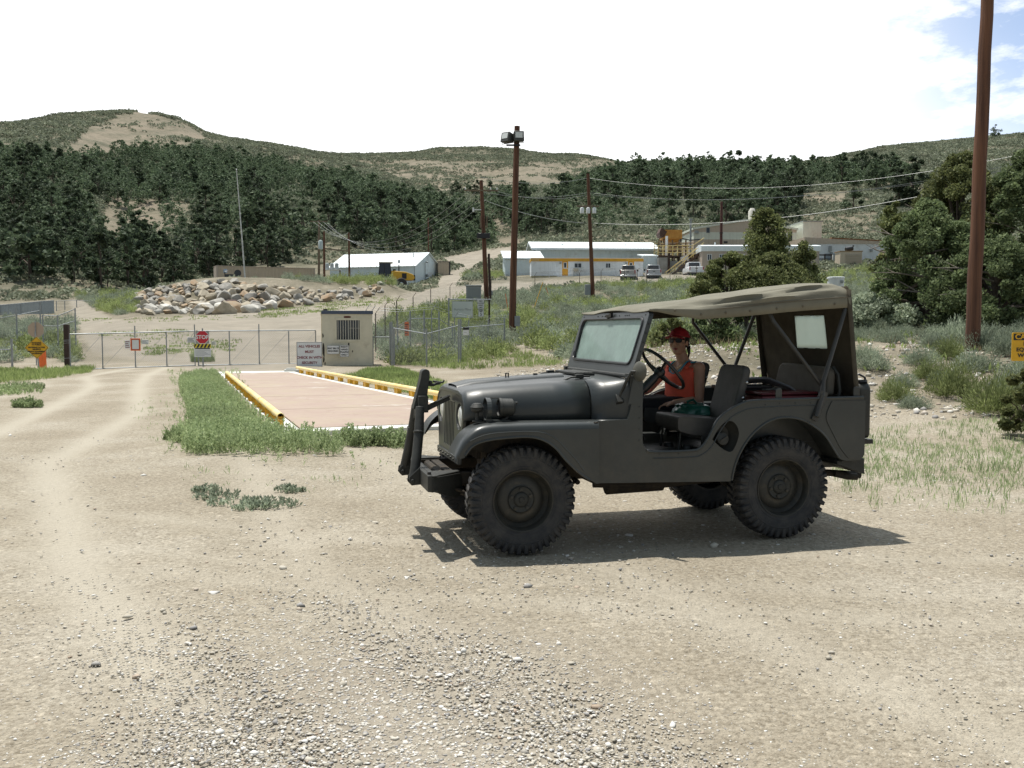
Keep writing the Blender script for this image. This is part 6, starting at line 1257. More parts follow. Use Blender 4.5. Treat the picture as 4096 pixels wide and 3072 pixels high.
for dx in (-0.55, 0, 0.55): b.lathe([(0.17, -0.3), (0.18, 0.1), (0.15, 0.2), (0.0005, 0.25)], Matrix.Translation((q.x + dx, -0.35, zz)), 12)
b.build('transformer', WHITE, g, smooth=True); b = MB(); b.bx(q.x - 1.0, q.x + 1.0, -0.2, -0.1, zz + 0.3, zz + 0.42); b.build('cross_arm', WOODG, g); b = MB(); zz = sight(2340, 1160, 84).z - a.z; b.bx(-0.75, -0.25, -0.2, 0.15, zz - .45, zz + .5); b.build('service_box', GREYB, g, bevel=0.02)
a, t = pp(1948, 1275, 1925, 722, 79); p3 = (a, t); g = pole('brown utility pole with a long cross arm behind the name board', a, t, 0.22, 0.15, WOODP); q = t - a
arms_(g, q, [sight(1928, 763, 79).z - a.z], 1.45, 0.05)
zz = sight(1935, 945, 79).z - a.z; b = MB(); b.bx(q.x * .6 - .55, q.x * .6 + .55, -0.4, -0.1, zz - .22, zz + .22); b.build('control_box', BLACK, g, bevel=0.03); b = MB(); zz = sight(1935, 890, 79).z - a.z; b.bx(q.x * .6 - .3, q.x * .6 - .2, -.3, -.2, zz - .5, zz + .5); b.bx(q.x * .6 + .24, q.x * .6 + .34, -.3, -.2, zz - .5, zz + .5); b.build('fuse_tube', WOODG, g); b = MB(); zz = sight(1915, 840, 79).z - a.z; b.bx(q.x - .6, q.x, -.2, -.15, zz - .03, zz + .03); b.bx(q.x - .75, q.x - .6, -.25, -.1, zz - .18, zz + .18); b.build('lamp_arm', WHITE, g); zz = sight(1957, 1172, 79).z - a.z; b = MB(); b.bx(.15, .5, -.4, -.15, zz - .2, zz + .2); b.build('meter_box', GREYB, g, bevel=.02)
a, t = pp(1962, 1270, 1955, 1015, 77); g = pole('short dark pole stub strapped beside the cross arm pole', a, t, 0.11, 0.1, WOODD, 'post', 'post')
# left poles by the terrace
a, t = pp(1275, 1112, 1276, 880, 118); pA = (a, t); g = pole('grey pole holding the long sagging wires on the terrace', a, t, 0.16, 0.12, WOODG); b = MB(); q = t - a; b.bx(q.x - 1.1, q.x + 1.1, -.2, -.1, q.z - .25, q.z - .13); b.build('cross_arm', WOODG, g)
a, t = pp(1297, 1110, 1296, 925, 117); g = pole('brown pole with a grey transformer can on the terrace', a, t, 0.15, 0.12, WOODP); q = t - a; zz = sight(1290, 980, 117).z - a.z; b = MB(); b.lathe([(0.0005, -.55), (.26, -.55), (.28, .4), (.2, .55), (.0005, .6)], Matrix.Translation((-.35, -.3, zz)), 14); b.build('transformer', mat('transformer_paint', (.45, .52, .52), rough=.5), g, smooth=True)
pB = (a, t)
a, t = pp(1397, 1030, 1395, 930, 121); g = pole('brown pole at the other end of the transformer platform', a, t, 0.15, 0.12, WOODP); pC = (a, t)
b = MB(); z1 = sight(1395, 1005, 121).z; b.bar(Vector((pB[1].x, pB[1].y, z1)) - a, Vector((pC[1].x, pC[1].y, z1)) - a, .12, .15); b.build('platform_beam', WOODG, g)
a, t = pp(1715, 1030, 1713, 870, 160); g = pole('thin distant pole behind the white shed', a, t, 0.14, 0.1, WOODP); pD = (a, t)
pl_ = thing('transformer_rack', 'grey transformer cans on a white platform left of the shed', 'transformer', on_ground(sight(1325, 1090, 127)))
b = MB(); zz = sight(1325, 1078, 127).z - pl_.location.z; b.bx(-1.0, 1.3, -.6, .6, zz - .1, zz); b.build('platform', WHITE, pl_)
for x in (-0.55, 0.1, .75): b = MB(); b.lathe([(.0005, 0), (.26, 0), (.27, .7), (.2, .85), (.0005, .9)], Matrix.Translation((x, 0, zz)), 14); b.build('transformer_can', mat('can_grey', (.35, .38, .38), rough=.5) if x < -.5 else bpy.data.materials['can_grey'], pl_, smooth=True)
for x in (-0.9, 1.2): b = MB(); b.bx(x - .08, x + .08, -.1, .1, -.3, zz - .1); b.build('leg', WOODG, pl_)
# flagpole, leaning slightly
a, t = pp(982, 1100, 946, 680, 104); fl = thing('flagpole', 'slim white flagpole without a flag above the boulder bank', 'flagpole', a); q = t - a; b = MB(); b.tube([Vector((0, 0, -.3)), q * .35, q * .7, q], [.085, .075, .06, .045], 10); b.build('mast', mat('mast_paint', (.55, .55, .53), rough=.5, var=.25, vscale=3), fl, smooth=True); b = MB(); b.ell(tuple(q + Vector((0, 0, .05))), (.08, .08, .08), None, 10, 8); b.build('finial', WHITE, fl, smooth=True)
# ---------------- overhead wires
def wire(lab, a, c, sag, r=0.010, grp='overhead wires between the poles', n=24):
    o = thing('overhead_wire', lab, 'wire', a, 0, grp); b = MB(); b.tube([(c - a) * t + Vector((0, 0, -4 * sag * t * (1 - t))) for t in np.linspace(0, 1, n)], r, 5); b.build('cable', WIRE, o, smooth=True)
T3 = p3[1]; TA = pA[1]
for k, (du, dv) in enumerate(((-62, 68), (-25, 72), (20, 78), (55, 80))):
    s0 = sight(1925 + du * .8, 695 + dv, 79 - .3); e0 = sight(1276 + (-25, -8, 14, 34)[k], 884 + (2, 0, 0, 8)[k], 118); wire('pale wire sagging from the cross arm pole to the terrace pole', s0, e0, 3.4 + .25 * k, .012, 'sagging wires to the terrace pole')
for lab, a0, b0, sg_ in (('upper of three pale wires crossing to the right edge', (1922, 708, 79), (4400, 545, 60), 1.6), ('middle of three pale wires crossing to the right edge', (1900, 762, 79), (4400, 578, 60), 1.5), ('lower of three pale wires crossing to the right edge', (1990, 766, 79), (4400, 610, 60), 1.2)):
    m = p2[1]; mid = sight(2352, a0[1] + (4, 8, 12)[('upp', 'mid', 'low').index(lab[:3])], 84); wire(lab, sight(*a0), mid, .5, .012); wire(lab.replace('crossing to', 'from the utility pole to'), mid, sight(*b0), sg_ * 1.2, .012, 'overhead wires running to the right')
wire('thick pale cable from the cross arm pole to the next pole', sight(1935, 800, 79), sight(2335, 892, 84), .35, .022, 'thick cable on the poles'); wire('thick pale cable from the brown pole past the trees', sight(2365, 892, 84), sight(3800, 760, 70), 1.0, .018, 'thick cable on the poles')
wire('short pale wire between the two terrace poles', pB[1], pC[1], .5, .02, None)
def stay(lab, u0, v0, u1, v1, d, m): a = on_ground(sight(u0, v0, d)); o = thing('guy_marker', lab, 'guy wire', a); b = MB(); b.tube([Vector((0, 0, -.05)), sight(u1, v1, d) - a], .028, 6); b.build('sleeve', m, o, smooth=True)
stay('long yellow guy wire sleeve in the sagebrush by the light pole', 2130, 1225, 2172, 1128, 70, YELD); stay('pale orange guy wire sleeve in the sagebrush near the light pole', 2200, 1170, 2183, 1150, 86, ORNG); stay('thin orange guy sleeve left of the light pole', 2034, 1220, 2022, 1175, 70, ORNG)
# ================================================================ BUILDINGS, MACHINES, VEHICLES
def ribbed(name, col, sc, rough=0.5, var=0.05, axis='X', depth=0.35):
    m = mat(name, col, rough=rough, var=var, vscale=0.8); t = m.node_tree; b = t.nodes['Principled BSDF']; co = N(t, 'ShaderNodeTexCoord'); mp = N(t, 'ShaderNodeMapping'); w = N(t, 'ShaderNodeTexWave', wave_type='BANDS', bands_direction=axis); w.inputs['Scale'].default_value = sc
    t.links.new(co.outputs['Object'], mp.inputs[0]); t.links.new(mp.outputs[0], w.inputs[0]); rp = N(t, 'ShaderNodeValToRGB'); rp.color_ramp.elements[0].position = .12; rp.color_ramp.elements[1].position = .3; t.links.new(w.outputs['Fac'], rp.inputs[0])
    u = N(t, 'ShaderNodeBump'); u.inputs['Strength'].default_value = depth; u.inputs['Distance'].default_value = 0.06; t.links.new(rp.outputs[0], u.inputs['Height']); t.links.new(u.outputs[0], b.inputs['Normal']); return m
WSID = ribbed('white_ribbed_wall', (0.72, 0.76, 0.79), 0.55, rough=0.6); WROOF = ribbed('white_ribbed_roof', (0.72, 0.78, 0.80), 0.40, rough=0.55, depth=0.5); WTRIM = mat('white_trim', (0.70, 0.74, 0.76), rough=0.5)
BLUW = ribbed('pale_blue_ribbed_wall', (0.60, 0.69, 0.72), 0.55, rough=0.55); TANR = ribbed('tan_ribbed_wall', (0.46, 0.385, 0.30), 0.55, rough=0.6); PALE = ribbed('pale_green_ribbed_wall', (0.60, 0.62, 0.53), 0.55, rough=0.6); TANC = ribbed('tan_container_steel', (0.47, 0.39, 0.29), 0.75, rough=0.65, depth=0.7)
TANP = mat('tan_panel', (0.42, 0.36, 0.30), rough=0.7, var=0.06, vscale=2); SKIRT = ribbed('straw_skirting', (0.42, 0.36, 0.20), 0.8, rough=0.8); AMBER = mat('amber_door', (0.62, 0.30, 0.02), rough=0.5, var=0.05); BRICKW = mat('white_block_wall', (0.66, 0.69, 0.70), rough=0.8, var=0.06, vscale=2)
for m_, s_ in ((WSID, .9), (BLUW, .7), (TANR, .8), (PALE, .7), (TANC, .8), (TANP, .9), (BRICKW, .8)): overlay(m_, (.30, .26, .20), s_, .55, .75, .45)
def house(lab, u, v, d, ang, name='building', cat='building', z=None):
    p = sight(u, v, d); p.z = tz(p.x, p.y) if z is None else z; return thing(name, lab, cat, p, ang)
def quad_part(name, pts, m, par, thick=0.06):
    b = MB(); b.add(pts, [tuple(range(len(pts)))]); return b.build(name, m, par, solid=thick)
def window(par, x, z, w, h, y=0.0, frame=WTRIM, side=None, glass=DGLASS, bar=True):
    # on the front face (y = 0 plane, looking along -y); side: on the x = side plane
    f = (lambda a, dy, c: (a, y + dy, c)) if side is None else (lambda a, dy, c: (side + dy, a, c))
    b = MB(); o = [(x, z), (x + w, z), (x + w, z + h), (x, z + h)]; t = min(w, h) * .10; i = [(x + t, z + t), (x + w - t, z + t), (x + w - t, z + h - t), (x + t, z + h - t)]
    b.plate(o, [i], lambda a, c: f(a, -0.06, c), lambda a, c: f(a, 0.004, c)); wn = b.build('window', frame, par)
    b = MB(); b.prism(i, lambda a, c: f(a, -0.02, c), lambda a, c: f(a, -0.012, c)); b.build('pane', glass, wn)
    if bar: b = MB(); b.prism([(x + w / 2 - t * .4, z + t), (x + w / 2 + t * .4, z + t), (x + w / 2 + t * .4, z + h - t), (x + w / 2 - t * .4, z + h - t)], lambda a, c: f(a, -0.045, c), lambda a, c: f(a, -0.022, c)); b.build('mullion', frame, wn)
    return wn
def door(par, x, z, w, h, m, y=0.0, glazed=True, side=None):
    f = (lambda a, dy, c: (a, y + dy, c)) if side is None else (lambda a, dy, c: (side + dy, a, c))
    b = MB(); b.prism([(x, z), (x + w, z), (x + w, z + h), (x, z + h)], lambda a, c: f(a, -0.05, c), lambda a, c: f(a, 0.004, c)); dr = b.build('door', m, par)
    if glazed:
        b = MB(); b.prism([(x + w * .3, z + h * .55), (x + w * .7, z + h * .55), (x + w * .7, z + h * .88), (x + w * .3, z + h * .88)], lambda a, c: f(a, -0.058, c), lambda a, c: f(a, -0.051, c)); b.build('door_light', DGLASS, dr)
        b = MB(); b.plate([(x + w * .22, z + h * .52), (x + w * .78, z + h * .52), (x + w * .78, z + h * .91), (x + w * .22, z + h * .91)], [[(x + w * .3, z + h * .55), (x + w * .7, z + h * .55), (x + w * .7, z + h * .88), (x + w * .3, z + h * .88)]], lambda a, c: f(a, -0.062, c), lambda a, c: f(a, -0.0515, c)); b.build('light_frame', WHITE, dr)
    b = MB(); b.prism([(x + w * .82, z + h * .44), (x + w * .92, z + h * .44), (x + w * .92, z + h * .48), (x + w * .82, z + h * .48)], lambda a, c: f(a, -0.09, c), lambda a, c: f(a, -0.051, c)); b.build('handle', STEEL, dr); return dr
# ---- white gabled shed on the left
g = house('white metal shed with a ribbed gable roof beyond the boulder bank', 1660, 1144, 139, math.atan2(-0.30, 0.954), z=sight(1660, 1146, 139).z)
# local: +x away along (0.954,-0.30)... long wall runs to -x, gable runs to +y
Lw, Gw, He, Hr = 14.2, 10.4, 3.05, 5.35
b = MB(); b.bx(-Lw, 0, 0, 0.12, -0.6, He); b.bx(-Lw, 0, Gw - .12, Gw, -0.6, He); b.bx(-Lw, -Lw + .12, 0.121, Gw - .121, -.6, He)
b.prism([(0, -.6), (Gw, -.6), (Gw, He), (Gw / 2, Hr), (0, He)], lambda y, z: (0.001, y, z), lambda y, z: (-0.12, y, z)); b.prism([(0.1, He), (Gw - .1, He), (Gw / 2, Hr - .05)], lambda y, z: (-Lw, y, z), lambda y, z: (-Lw + .12, y, z)); b.build('wall', BLUW, g)
sl = (Hr - He) / (Gw / 2)
b = MB()
for s in (0, 1):
    y0, y1 = (-0.25, Gw / 2) if s == 0 else (Gw + 0.25, Gw / 2); z0 = He - .25 * sl + .06; b.prism([(y0, z0), (y1, Hr + .06), (y1, Hr + .13), (y0, z0 + .07)], lambda y, z: (-Lw - .25, y, z), lambda y, z: (0.25, y, z))
rf = b.build('roof', WROOF, g); b = MB()
for k in range(15): x = -Lw + k * 1.0; b.bar((x, -0.26, He - .25 * sl + .15), (x, Gw / 2, Hr + .15), .10, .06)
b.build('roof_seam', WTRIM, rf)
b = MB(); b.bx(-3.2, -2.95, 1.0, 1.25, He + .3, He + 1.05); b.bx(-1.7, -1.6, 3.2, 3.3, He + 1.2, He + 2.2); b.build('flue', GREYB, rf)
door(g, 5.0, -0.55, 2.1, 3.0, mat('grey_white_door', (.58, .62, .64), rough=.5), side=0.0, glazed=False); window(g, 0.9, 0.9, .5, .9, side=0.0, bar=False); window(g, 2.2, 0.75, .9, .95, side=0.0); window(g, 9.5, .55, .5, .9, side=0.0, bar=False)
b = MB(); b.tube([(0.15, 3.6, -0.3), (0.15, 3.6, 3.8), (.4, 3.6, 4.0), (.5, 3.6, 3.9)], .05, 6); b.ell((.45, 3.6, 3.85), (.18, .18, .14)); b.build('wall_lamp', GREYB, g, smooth=True); b = MB(); b.ell((.2, 4.3, 1.9), (.2, .25, .25)); b.build('vent_hood', GREYB, g, smooth=True)
# tan store box at its right
g = house('small tan slatted store box right of the white shed', 1752, 1147, 146, 0.1, 'storage_box', 'storage box'); b = MB(); b.bx(0, 1.75, 0, 2.2, -.5, 2.2); b.build('box_wall', TANC, g); b = MB(); b.bx(1.76, 1.95, -.02, 2.2, -.5, 2.25); b.build('door_edge', BLACK, g); b = MB(); b.bx(-.05, 1.98, -.05, 2.25, 2.26, 2.34); b.build('lid', TANP, g)
# tan container
g = house('long tan shipping container on the terrace behind the boulders', 868, 1130, 115, 0.45, 'shipping_container', 'container', z=sight(868, 1147, 115).z); 
b = MB(); b.bx(0, 12.2, 0.0, 2.44, -.3, 2.55); b.build('container_shell', TANC, g); b = MB()
for x in (0, 12.1): b.bx(x - .05, x + .15, -.05, 0.1, -.3, 2.6)
b.bx(-.05, 12.25, -.05, 2.48, 2.551, 2.63); b.bx(-.06, 12.25, -.05, .05, -.3, -.1); b.build('corner_frame', TANP, g)
b = MB(); b.bx(-.06, -.001, 0.15, 1.18, -.1, 2.45); b.bx(-.06, -.001, 1.24, 2.3, -.1, 2.45); b.build('end_door', TANP, g); b = MB(); b.bx(.8, 1.25, -.012, -.002, 1.75, 2.2); b.build('placard', mat('blue_white_placard', (.25, .38, .55), rough=.5, col2=(.6, .66, .7), vscale=9), g)
c = house('dark compressor on a frame in front of the tan container', 893, 1128, 112.5, 0.3, 'compressor', 'compressor', z=sight(893, 1128, 112.5).z); b = MB(); b.tube([(1.7, 0, 1.1), (1.7, 1.0, 1.1)], .42, 14); b.bx(.2, 1.2, 0, .8, .35, .95); b.build('motor', mat('machine_blue_black', (.03, .035, .045), rough=.5), c); b = MB(); b.tube([(0, 0, .2), (2.3, 0, .2)], .06, 6); b.tube([(0, .8, .2), (2.3, .8, .2)], .06, 6); b.tube([(.2, .4, .2), (.2, .4, 1.3), (.7, .4, 1.4)], .06, 6); b.bx(0, .08, 0, .1, -.6, .3); b.bx(2.2, 2.28, 0, .1, -.6, .3); b.build('skid_frame', BLACK, c, smooth=True)
# wheel loader behind the mound
g = house('yellow wheel loader with a black cab beside the white shed', 1470, 1118, 122, 0.12, 'wheel_loader', 'loader', z=sight(1500, 1147, 122).z)
LY = mat('loader_yellow', (0.62, 0.36, 0.03), rough=0.45, var=.06); b = MB(); b.prism(rounded([(3.1, .9), (5.9, .9), (6.2, 1.2), (6.0, 1.65), (5.0, 2.0), (3.1, 2.15)], .15), XZ(.2), XZ(2.0)); b.build('engine_hood', LY, g, bevel=.05)
b = MB(); b.bx(4.5, 5.1, .17, .195, 1.1, 1.8); b.bx(6.02, 6.25, .4, 1.8, .9, 1.6); b.build('radiator_grille', BLACK, g)
b = MB(); b.prism(rounded([(1.45, .9), (3.0, .9), (3.15, 1.6), (3.0, 3.15), (1.6, 3.15), (1.4, 1.7)], .1), XZ(.35), XZ(1.85)); b.build('cab', mat('cab_dark', (.014, .017, .024), rough=.12, spec=.7), g, bevel=.05); b = MB(); b.bx(1.45, 3.3, .25, 1.95, 3.16, 3.32); b.build('cab_roof', mat('cab_roof_white', (.6, .6, .55), rough=.5), g, bevel=.05)
b = MB()
for x in (1.55, 2.2, 3.0): b.bx(x - .04, x + .04, .32, .348, 1.0, 3.12)
b.build('cab_pillar', BLACK, g); b = MB(); b.tube([(4.1, .9, 2.0), (4.1, .9, 2.95)], .08, 8); b.tube([(3.5, .5, 2.0), (3.5, .5, 2.35)], .2, 8); b.build('exhaust_stack', BLACK, g, smooth=True); b = MB(); b.prism([(-1.2, .5), (1.6, 1.5), (1.6, 1.15), (-1.0, .2)], XZ(.6), XZ(.8)); b.prism([(-1.2, .5), (1.6, 1.5), (1.6, 1.15), (-1.0, .2)], XZ(1.5), XZ(1.7)); b.build('lift_arm', LY, g); b = MB(); b.prism([(-1.0, .9), (-1.1, .1), (-2.2, .0), (-1.5, .25)], XZ(-.2), XZ(2.4)); b.build('bucket', LY, g)
for x in (1.2, 4.4):
    for y in (.15, 2.0): b = MB(); b.lathe([(.3, -.25), (.68, -.25), (.75, -.15), (.75, .15), (.68, .25), (.3, .25)], Matrix.Translation((x, y, .45)) @ Matrix.Rotation(R(90), 4, 'X'), 20, close=True); b.build('wheel', RUB, g, smooth=True)
# ---- white plant building, office trailer in front of it
g = house('long white metal building with a white roof behind the office trailer', 2145, 1125, 141, 0.07); zb = 0; W1 = (sight(2625, 985, 137) - sight(2145, 985, 141)).xy.length; zt = sight(2150, 1000, 141).z - g.location.z; zr = sight(2160, 974, 143).z - g.location.z
b = MB(); b.bx(0, W1, 0, 10, -1, zt); b.build('wall', BLUW, g); b = MB(); b.prism([(-.9, zt - .05), (-.9, zt + .25), (5.0, zr + .55), (5.0, zr + .25)], lambda y, z: (-.8, y, z), lambda y, z: (W1 + .9, y, z)); b.prism([(10.9, zt - .05), (5.0, zr + .25), (5.0, zr + .55), (10.9, zt + .25)], lambda y, z: (-.8, y, z), lambda y, z: (W1 + .9, y, z)); rf = b.build('roof', WROOF, g)
b = MB(); b.bx(1.4, 2.7, -.05, .0, zt - 2.7, zt - 1.2); b.build('louvre', mat('pale_louvre', (.45, .55, .6), rough=.5), g); b = MB(); b.ell((4.2, 2, zr - .2), (.25, .25, .25)); b.ell((W1 - 4, 2, zr - .2), (.25, .25, .25)); b.build('roof_vent', WTRIM, rf, smooth=True)
g = house('low white lean-to building with a sloping white roof at the left end', 2021, 1128, 133, 0.07, z=sight(2021, 1134, 133).z); W2 = 5.4; zt = sight(2021, 1037, 133).z - g.location.z; zr = sight(2045, 1004, 137).z - g.location.z
b = MB(); b.bx(0, W2, 0, 6, -.6, zt); b.prism([(0.001, zt), (6, zt), (6, zr)], lambda y, z: (0, y, z), lambda y, z: (W2, y, z)); b.build('wall', BLUW, g); b = MB(); b.prism([(-.3, zt + .02), (6.2, zr + .05), (6.2, zr + .2), (-.3, zt + .17)], lambda y, z: (-.3, y, z), lambda y, z: (W2 + .2, y, z)); b.build('roof', WROOF, g)
s_ = thing('sign', 'pale notice on the front of the lean-to building', 'sign', g.matrix_basis @ Vector((.25, -.05, zt * .33)), 0.07); o = sign_board(s_, .42, .62, mat('pale_blue_board', (.52, .60, .66), rough=.5), None, z=.35); ruled(s_, .36, .5, 4, GRYT)
s_ = thing('sign', 'small pale speed sign on the front of the lean-to building', 'sign', g.matrix_basis @ Vector((.25, -.05, zt * .10)), 0.07); o = sign_board(s_, .40, .5, bpy.data.materials['pale_blue_board'], None, z=.3)
TD = 127.0; g = house('white office trailer with an amber stripe and two amber doors', 2125, 1132, TD, 0.035, 'office_trailer', 'trailer', z=sight(2125, 1133, TD).z); W3 = 15.35; zf = sight(2125, 1103, TD).z - g.location.z; zy = sight(2125, 1045, TD).z - g.location.z; zt = sight(2125, 1034, TD).z - g.location.z
b = MB(); b.bx(0, W3, 0, 3.6, zf, zy); b.build('wall', WSID, g); b = MB(); b.bx(-.06, W3 + .06, -.08, 3.66, zy, zt + .02); b.build('roof_stripe', mat('amber_stripe', (.62, .33, .03), rough=.5, var=.08, vscale=1.5), g); b = MB(); b.bx(-.02, W3 + .02, -.02, 3.6, zt + .021, zt + .10); b.build('roof', WTRIM, g); b = MB(); b.bx(.02, W3 - .02, .02, 3.5, -.5, zf - .01); b.build('skirting', SKIRT, g)
def tx(u): return (u - 498) / (1485 - 498) * W3
door(g, tx(770), zf, .80, 2.0, AMBER); door(g, tx(1352), zf, .80, 2.0, AMBER); window(g, tx(875), zf + 1.05, 1.05, .72); window(g, tx(1152), zf + 1.05, .72, .72)
b = MB(); b.bx(tx(868), tx(910), -.5, -.07, zf + .62, zf + 1.0); b.build('air_conditioner', mat('ac_beige', (.5, .46, .38), rough=.6), g); b = MB(); b.tube([(tx(872), -.45, zf + .62), (tx(872), -.45, -.1)], .03, 6); b.tube([(tx(908), -.45, zf + .62), (tx(908), -.05, zf - .1)], .03, 6); b.build('ac_strut', GREYB, g)
for u in (753, 1333): b = MB(); b.bx(tx(u) - .12, tx(u) + .12, -.2, -.005, zy - .35, zy - .15); b.build('wall_lamp', GREYB, g)
text('lettering', 'OFFICE', .26, WHITE, g, (tx(533), -.09, (zy + zt) / 2), FRONT) if False else None
b = MB()
for k in range(5): b.bx(tx(505 + k * 13), tx(514 + k * 13), -.085, -.079, zy + .08, zt - .10)
b.build('faded_lettering', mat('faded_print', (.55, .42, .25), rough=.6), g)
def steps(lab, base, z_top, ang):
    s_ = thing('entrance_steps', lab, 'steps', base, ang); b = MB(); b.bx(0, 1.9, -1.5, -.10, z_top - .12, z_top); b.build('landing', WHITE, s_)
    for x in (0.05, 1.85):
        for y in (-1.45, -.15): b = MB(); b.bx(x - .05, x + .05, y - .05, y + .05, -.4, z_top + (1.05 if y < -1 or x > 1 else .0)); b.build('leg', WHITE, s_)
    n = 5
    for k in range(n): b = MB(); z = z_top * (k + .5) / n; b.bx(-1.35 + k * .27, -1.02 + k * .27, -1.45, -.2, z - .05, z); b.build('step', WHITE, s_)
    b = MB(); b.bar((-1.4, -1.47, .0), (0, -1.47, z_top - .05), .05, .2); b.bar((-1.4, -1.47, .95), (0.05, -1.47, z_top + 1.0), .06, .06); b.bar((-1.35, -1.47, 0), (-1.35, -1.47, .95), .06, .06); b.bar((0.05, -1.47, z_top + 1.0), (1.85, -1.47, z_top + 1.0), .06, .06); b.bar((1.85, -1.47, z_top + 1.0), (1.85, -.15, z_top + 1.0), .06, .06); b.build('handrail', WHITE, s_)
bp_ = g.matrix_basis
steps('white wooden steps with handrail at the left amber door', bp_ @ Vector((tx(735), -.02, -.05)), zf - .03, 0.035); steps('white wooden steps with handrail at the right amber door', bp_ @ Vector((tx(1318), -.02, -.05)), zf - .03, 0.035)
g = house('small white annex with a flat roof at the trailer right end', 2572, 1122, 131, 0.05, z=sight(2572, 1118, 131).z); zt = sight(2600, 1026, 131).z - g.location.z; b = MB(); b.bx(0, 2.0, 0, 4, -.5, zt); b.build('wall', BLUW, g); b = MB(); b.prism([(-.15, zt), (4.2, zt + .5), (4.2, zt + .65), (-.15, zt + .15)], lambda y, z: (-.1, y, z), lambda y, z: (2.1, y, z)); b.build('roof', WROOF, g)
# ---- concrete ore bin wall, yellow catwalk, hopper, stairs
g = house('weathered grey concrete and timber retaining wall below the catwalk', 2633, 1108, 130, 0.03, 'retaining_wall', 'wall', z=sight(2633, 1112, 130).z); zt = sight(2640, 1030, 130).z - g.location.z; OLDC = mat('streaked_concrete', (.22, .22, .21), rough=.9, var=.3, vscale=1.2, col2=(.33, .33, .31))
b = MB(); b.bx(0, 1.6, 0, 6, -.6, zt); b.bx(4.3, 6.6, 0, 6, -.6, zt + .5); b.bx(1.61, 4.29, 2.5, 6, -.6, zt - .3); b.build('wall', OLDC, g); b = MB(); b.prism([(1.65, -.6), (4.28, -.6), (4.28, zt - .2), (1.65, .3)], XZ(1.2), XZ(1.5)); b.build('timber_cribbing', mat('old_grey_timber', (.12, .115, .11), rough=.95, var=.3, vscale=2), g); b = MB(); b.bx(1.3, 1.62, -.1, 0.0, .3, zt + .6); b.bx(4.2, 6.6, -.12, -.01, zt - .2, zt + .4); b.build('dark_beam', WOODD, g)
st = thing('stairway', 'yellow railed stairway rising beside the retaining wall', 'stairs', g.matrix_basis @ Vector((.9, -1.2, -.3)), 0.03); Ls, Hs = 5.0, zt + 1.0
b = MB(); b.bar((0, 0, .05), (Ls, 0, Hs), .08, .3); b.bar((0, 1.0, .05), (Ls, 1.0, Hs), .08, .3); b.build('stringer', mat('brown_steel', (.08, .05, .035), rough=.8), st)
for k in range(12): b = MB(); t = (k + .5) / 12; b.bx(Ls * t - .14, Ls * t + .14, .04, .96, Hs * t, Hs * t + .05); b.build('tread', bpy.data.materials['brown_steel'], st)
b = MB()
for y in (0, 1.0):
    b.bar((0, y, 1.05), (Ls, y, Hs + 1.0), .07, .07); b.bar((0, y, .6), (Ls, y, Hs + .55), .05, .05)
    for t in (0, .25, .5, .75, 1): b.bar((Ls * t, y, Hs * t), (Ls * t, y, Hs * t + 1.02), .06, .06)
b.build('handrail', YEL, st)
cw = house('yellow railed steel catwalk with pipes above the retaining wall', 2632, 1025, 136, 0.03, 'catwalk', 'catwalk', z=sight(2632, 1022, 136).z); Wc = 5.0
b = MB(); b.bx(0, Wc, 0, 3, -.15, 0.0); b.build('deck', bpy.data.materials['brown_steel'], cw); b = MB()
for z in (.45, .95, 1.45): b.bar((0, 0, z), (Wc, 0, z), .09, .09); b.bar((0, 3, z + .6), (Wc, 3, z + .6), .09, .09)
for k in range(8): x = k * Wc / 7; b.bar((x, 0, 0), (x, 0, 1.5), .09, .09); b.bar((x, 3, 0), (x, 3, 2.1), .09, .09)
b.bar((Wc, 0, 1.4), (Wc + 1.8, .2, 2.6), .1, .1); b.bar((Wc, 0, .6), (Wc + 1.8, .2, 1.9), .1, .1); b.build('railing', YEL, cw); b = MB()
rn = random.Random(2)
for k in range(9): x = rn.uniform(.2, Wc - .3); z = rn.uniform(.1, 2.0); y = rn.uniform(.6, 2.6); b.tube([(x - 1.2, y, z), (x + 1.0, y, z)], rn.uniform(.06, .14), 8)
for k in range(5): x = .4 + k * 1.0; b.tube([(x, 1.5, -1.5), (x, 1.5, 2.4)], .12, 8)
b.build('pipework', mat('rusty_brown_steel', (.13, .085, .045), rough=.8, var=.3, vscale=3), cw, smooth=True); b = MB(); b.tube([(1.4, .7, 0), (1.4, .7, 2.9)], .18, 10); b.build('white_pipe', WHITE, cw, smooth=True); b = MB()
for x in (.1, 2.4, Wc - .1): b.bx(x - .1, x + .1, .1, .3, -3.5, -.16)
b.build('leg', bpy.data.materials['brown_steel'], cw)
hp = house('rusty orange ore hopper box above the catwalk', 2652, 958, 140, 0.03, 'ore_hopper', 'hopper', z=sight(2652, 955, 140).z); b = MB(); RO = mat('rusty_orange_plate', (.42, .19, .04), rough=.8, var=.25, vscale=1.5, col2=(.52, .27, .06)); Wh = 2.9
b.bx(0, Wh, 0, 2.5, 0, 1.35); b.build('box_body', RO, hp); b = MB(); b.prism([(-.6, .9), (-.3, 1.6), (.55, 1.05), (.1, 0.2), (-.5, .3)], XZ(-.3), XZ(2.2)); b.build('feed_chute', mat('dark_rust', (.08, .045, .035), rough=.9, var=.2), hp); b = MB(); b.add([(.3, .3, 0), (Wh - .3, .3, 0), (Wh - .3, 2.2, 0), (.3, 2.2, 0), (.9, .8, -2.0), (Wh - .9, .8, -2.0), (Wh - .9, 1.6, -2.0), (.9, 1.6, -2.0)], [(0, 1, 5, 4), (1, 2, 6, 5), (2, 3, 7, 6), (3, 0, 4, 7), (4, 5, 6, 7)]); b.build('hopper_cone', RO, hp); b = MB()
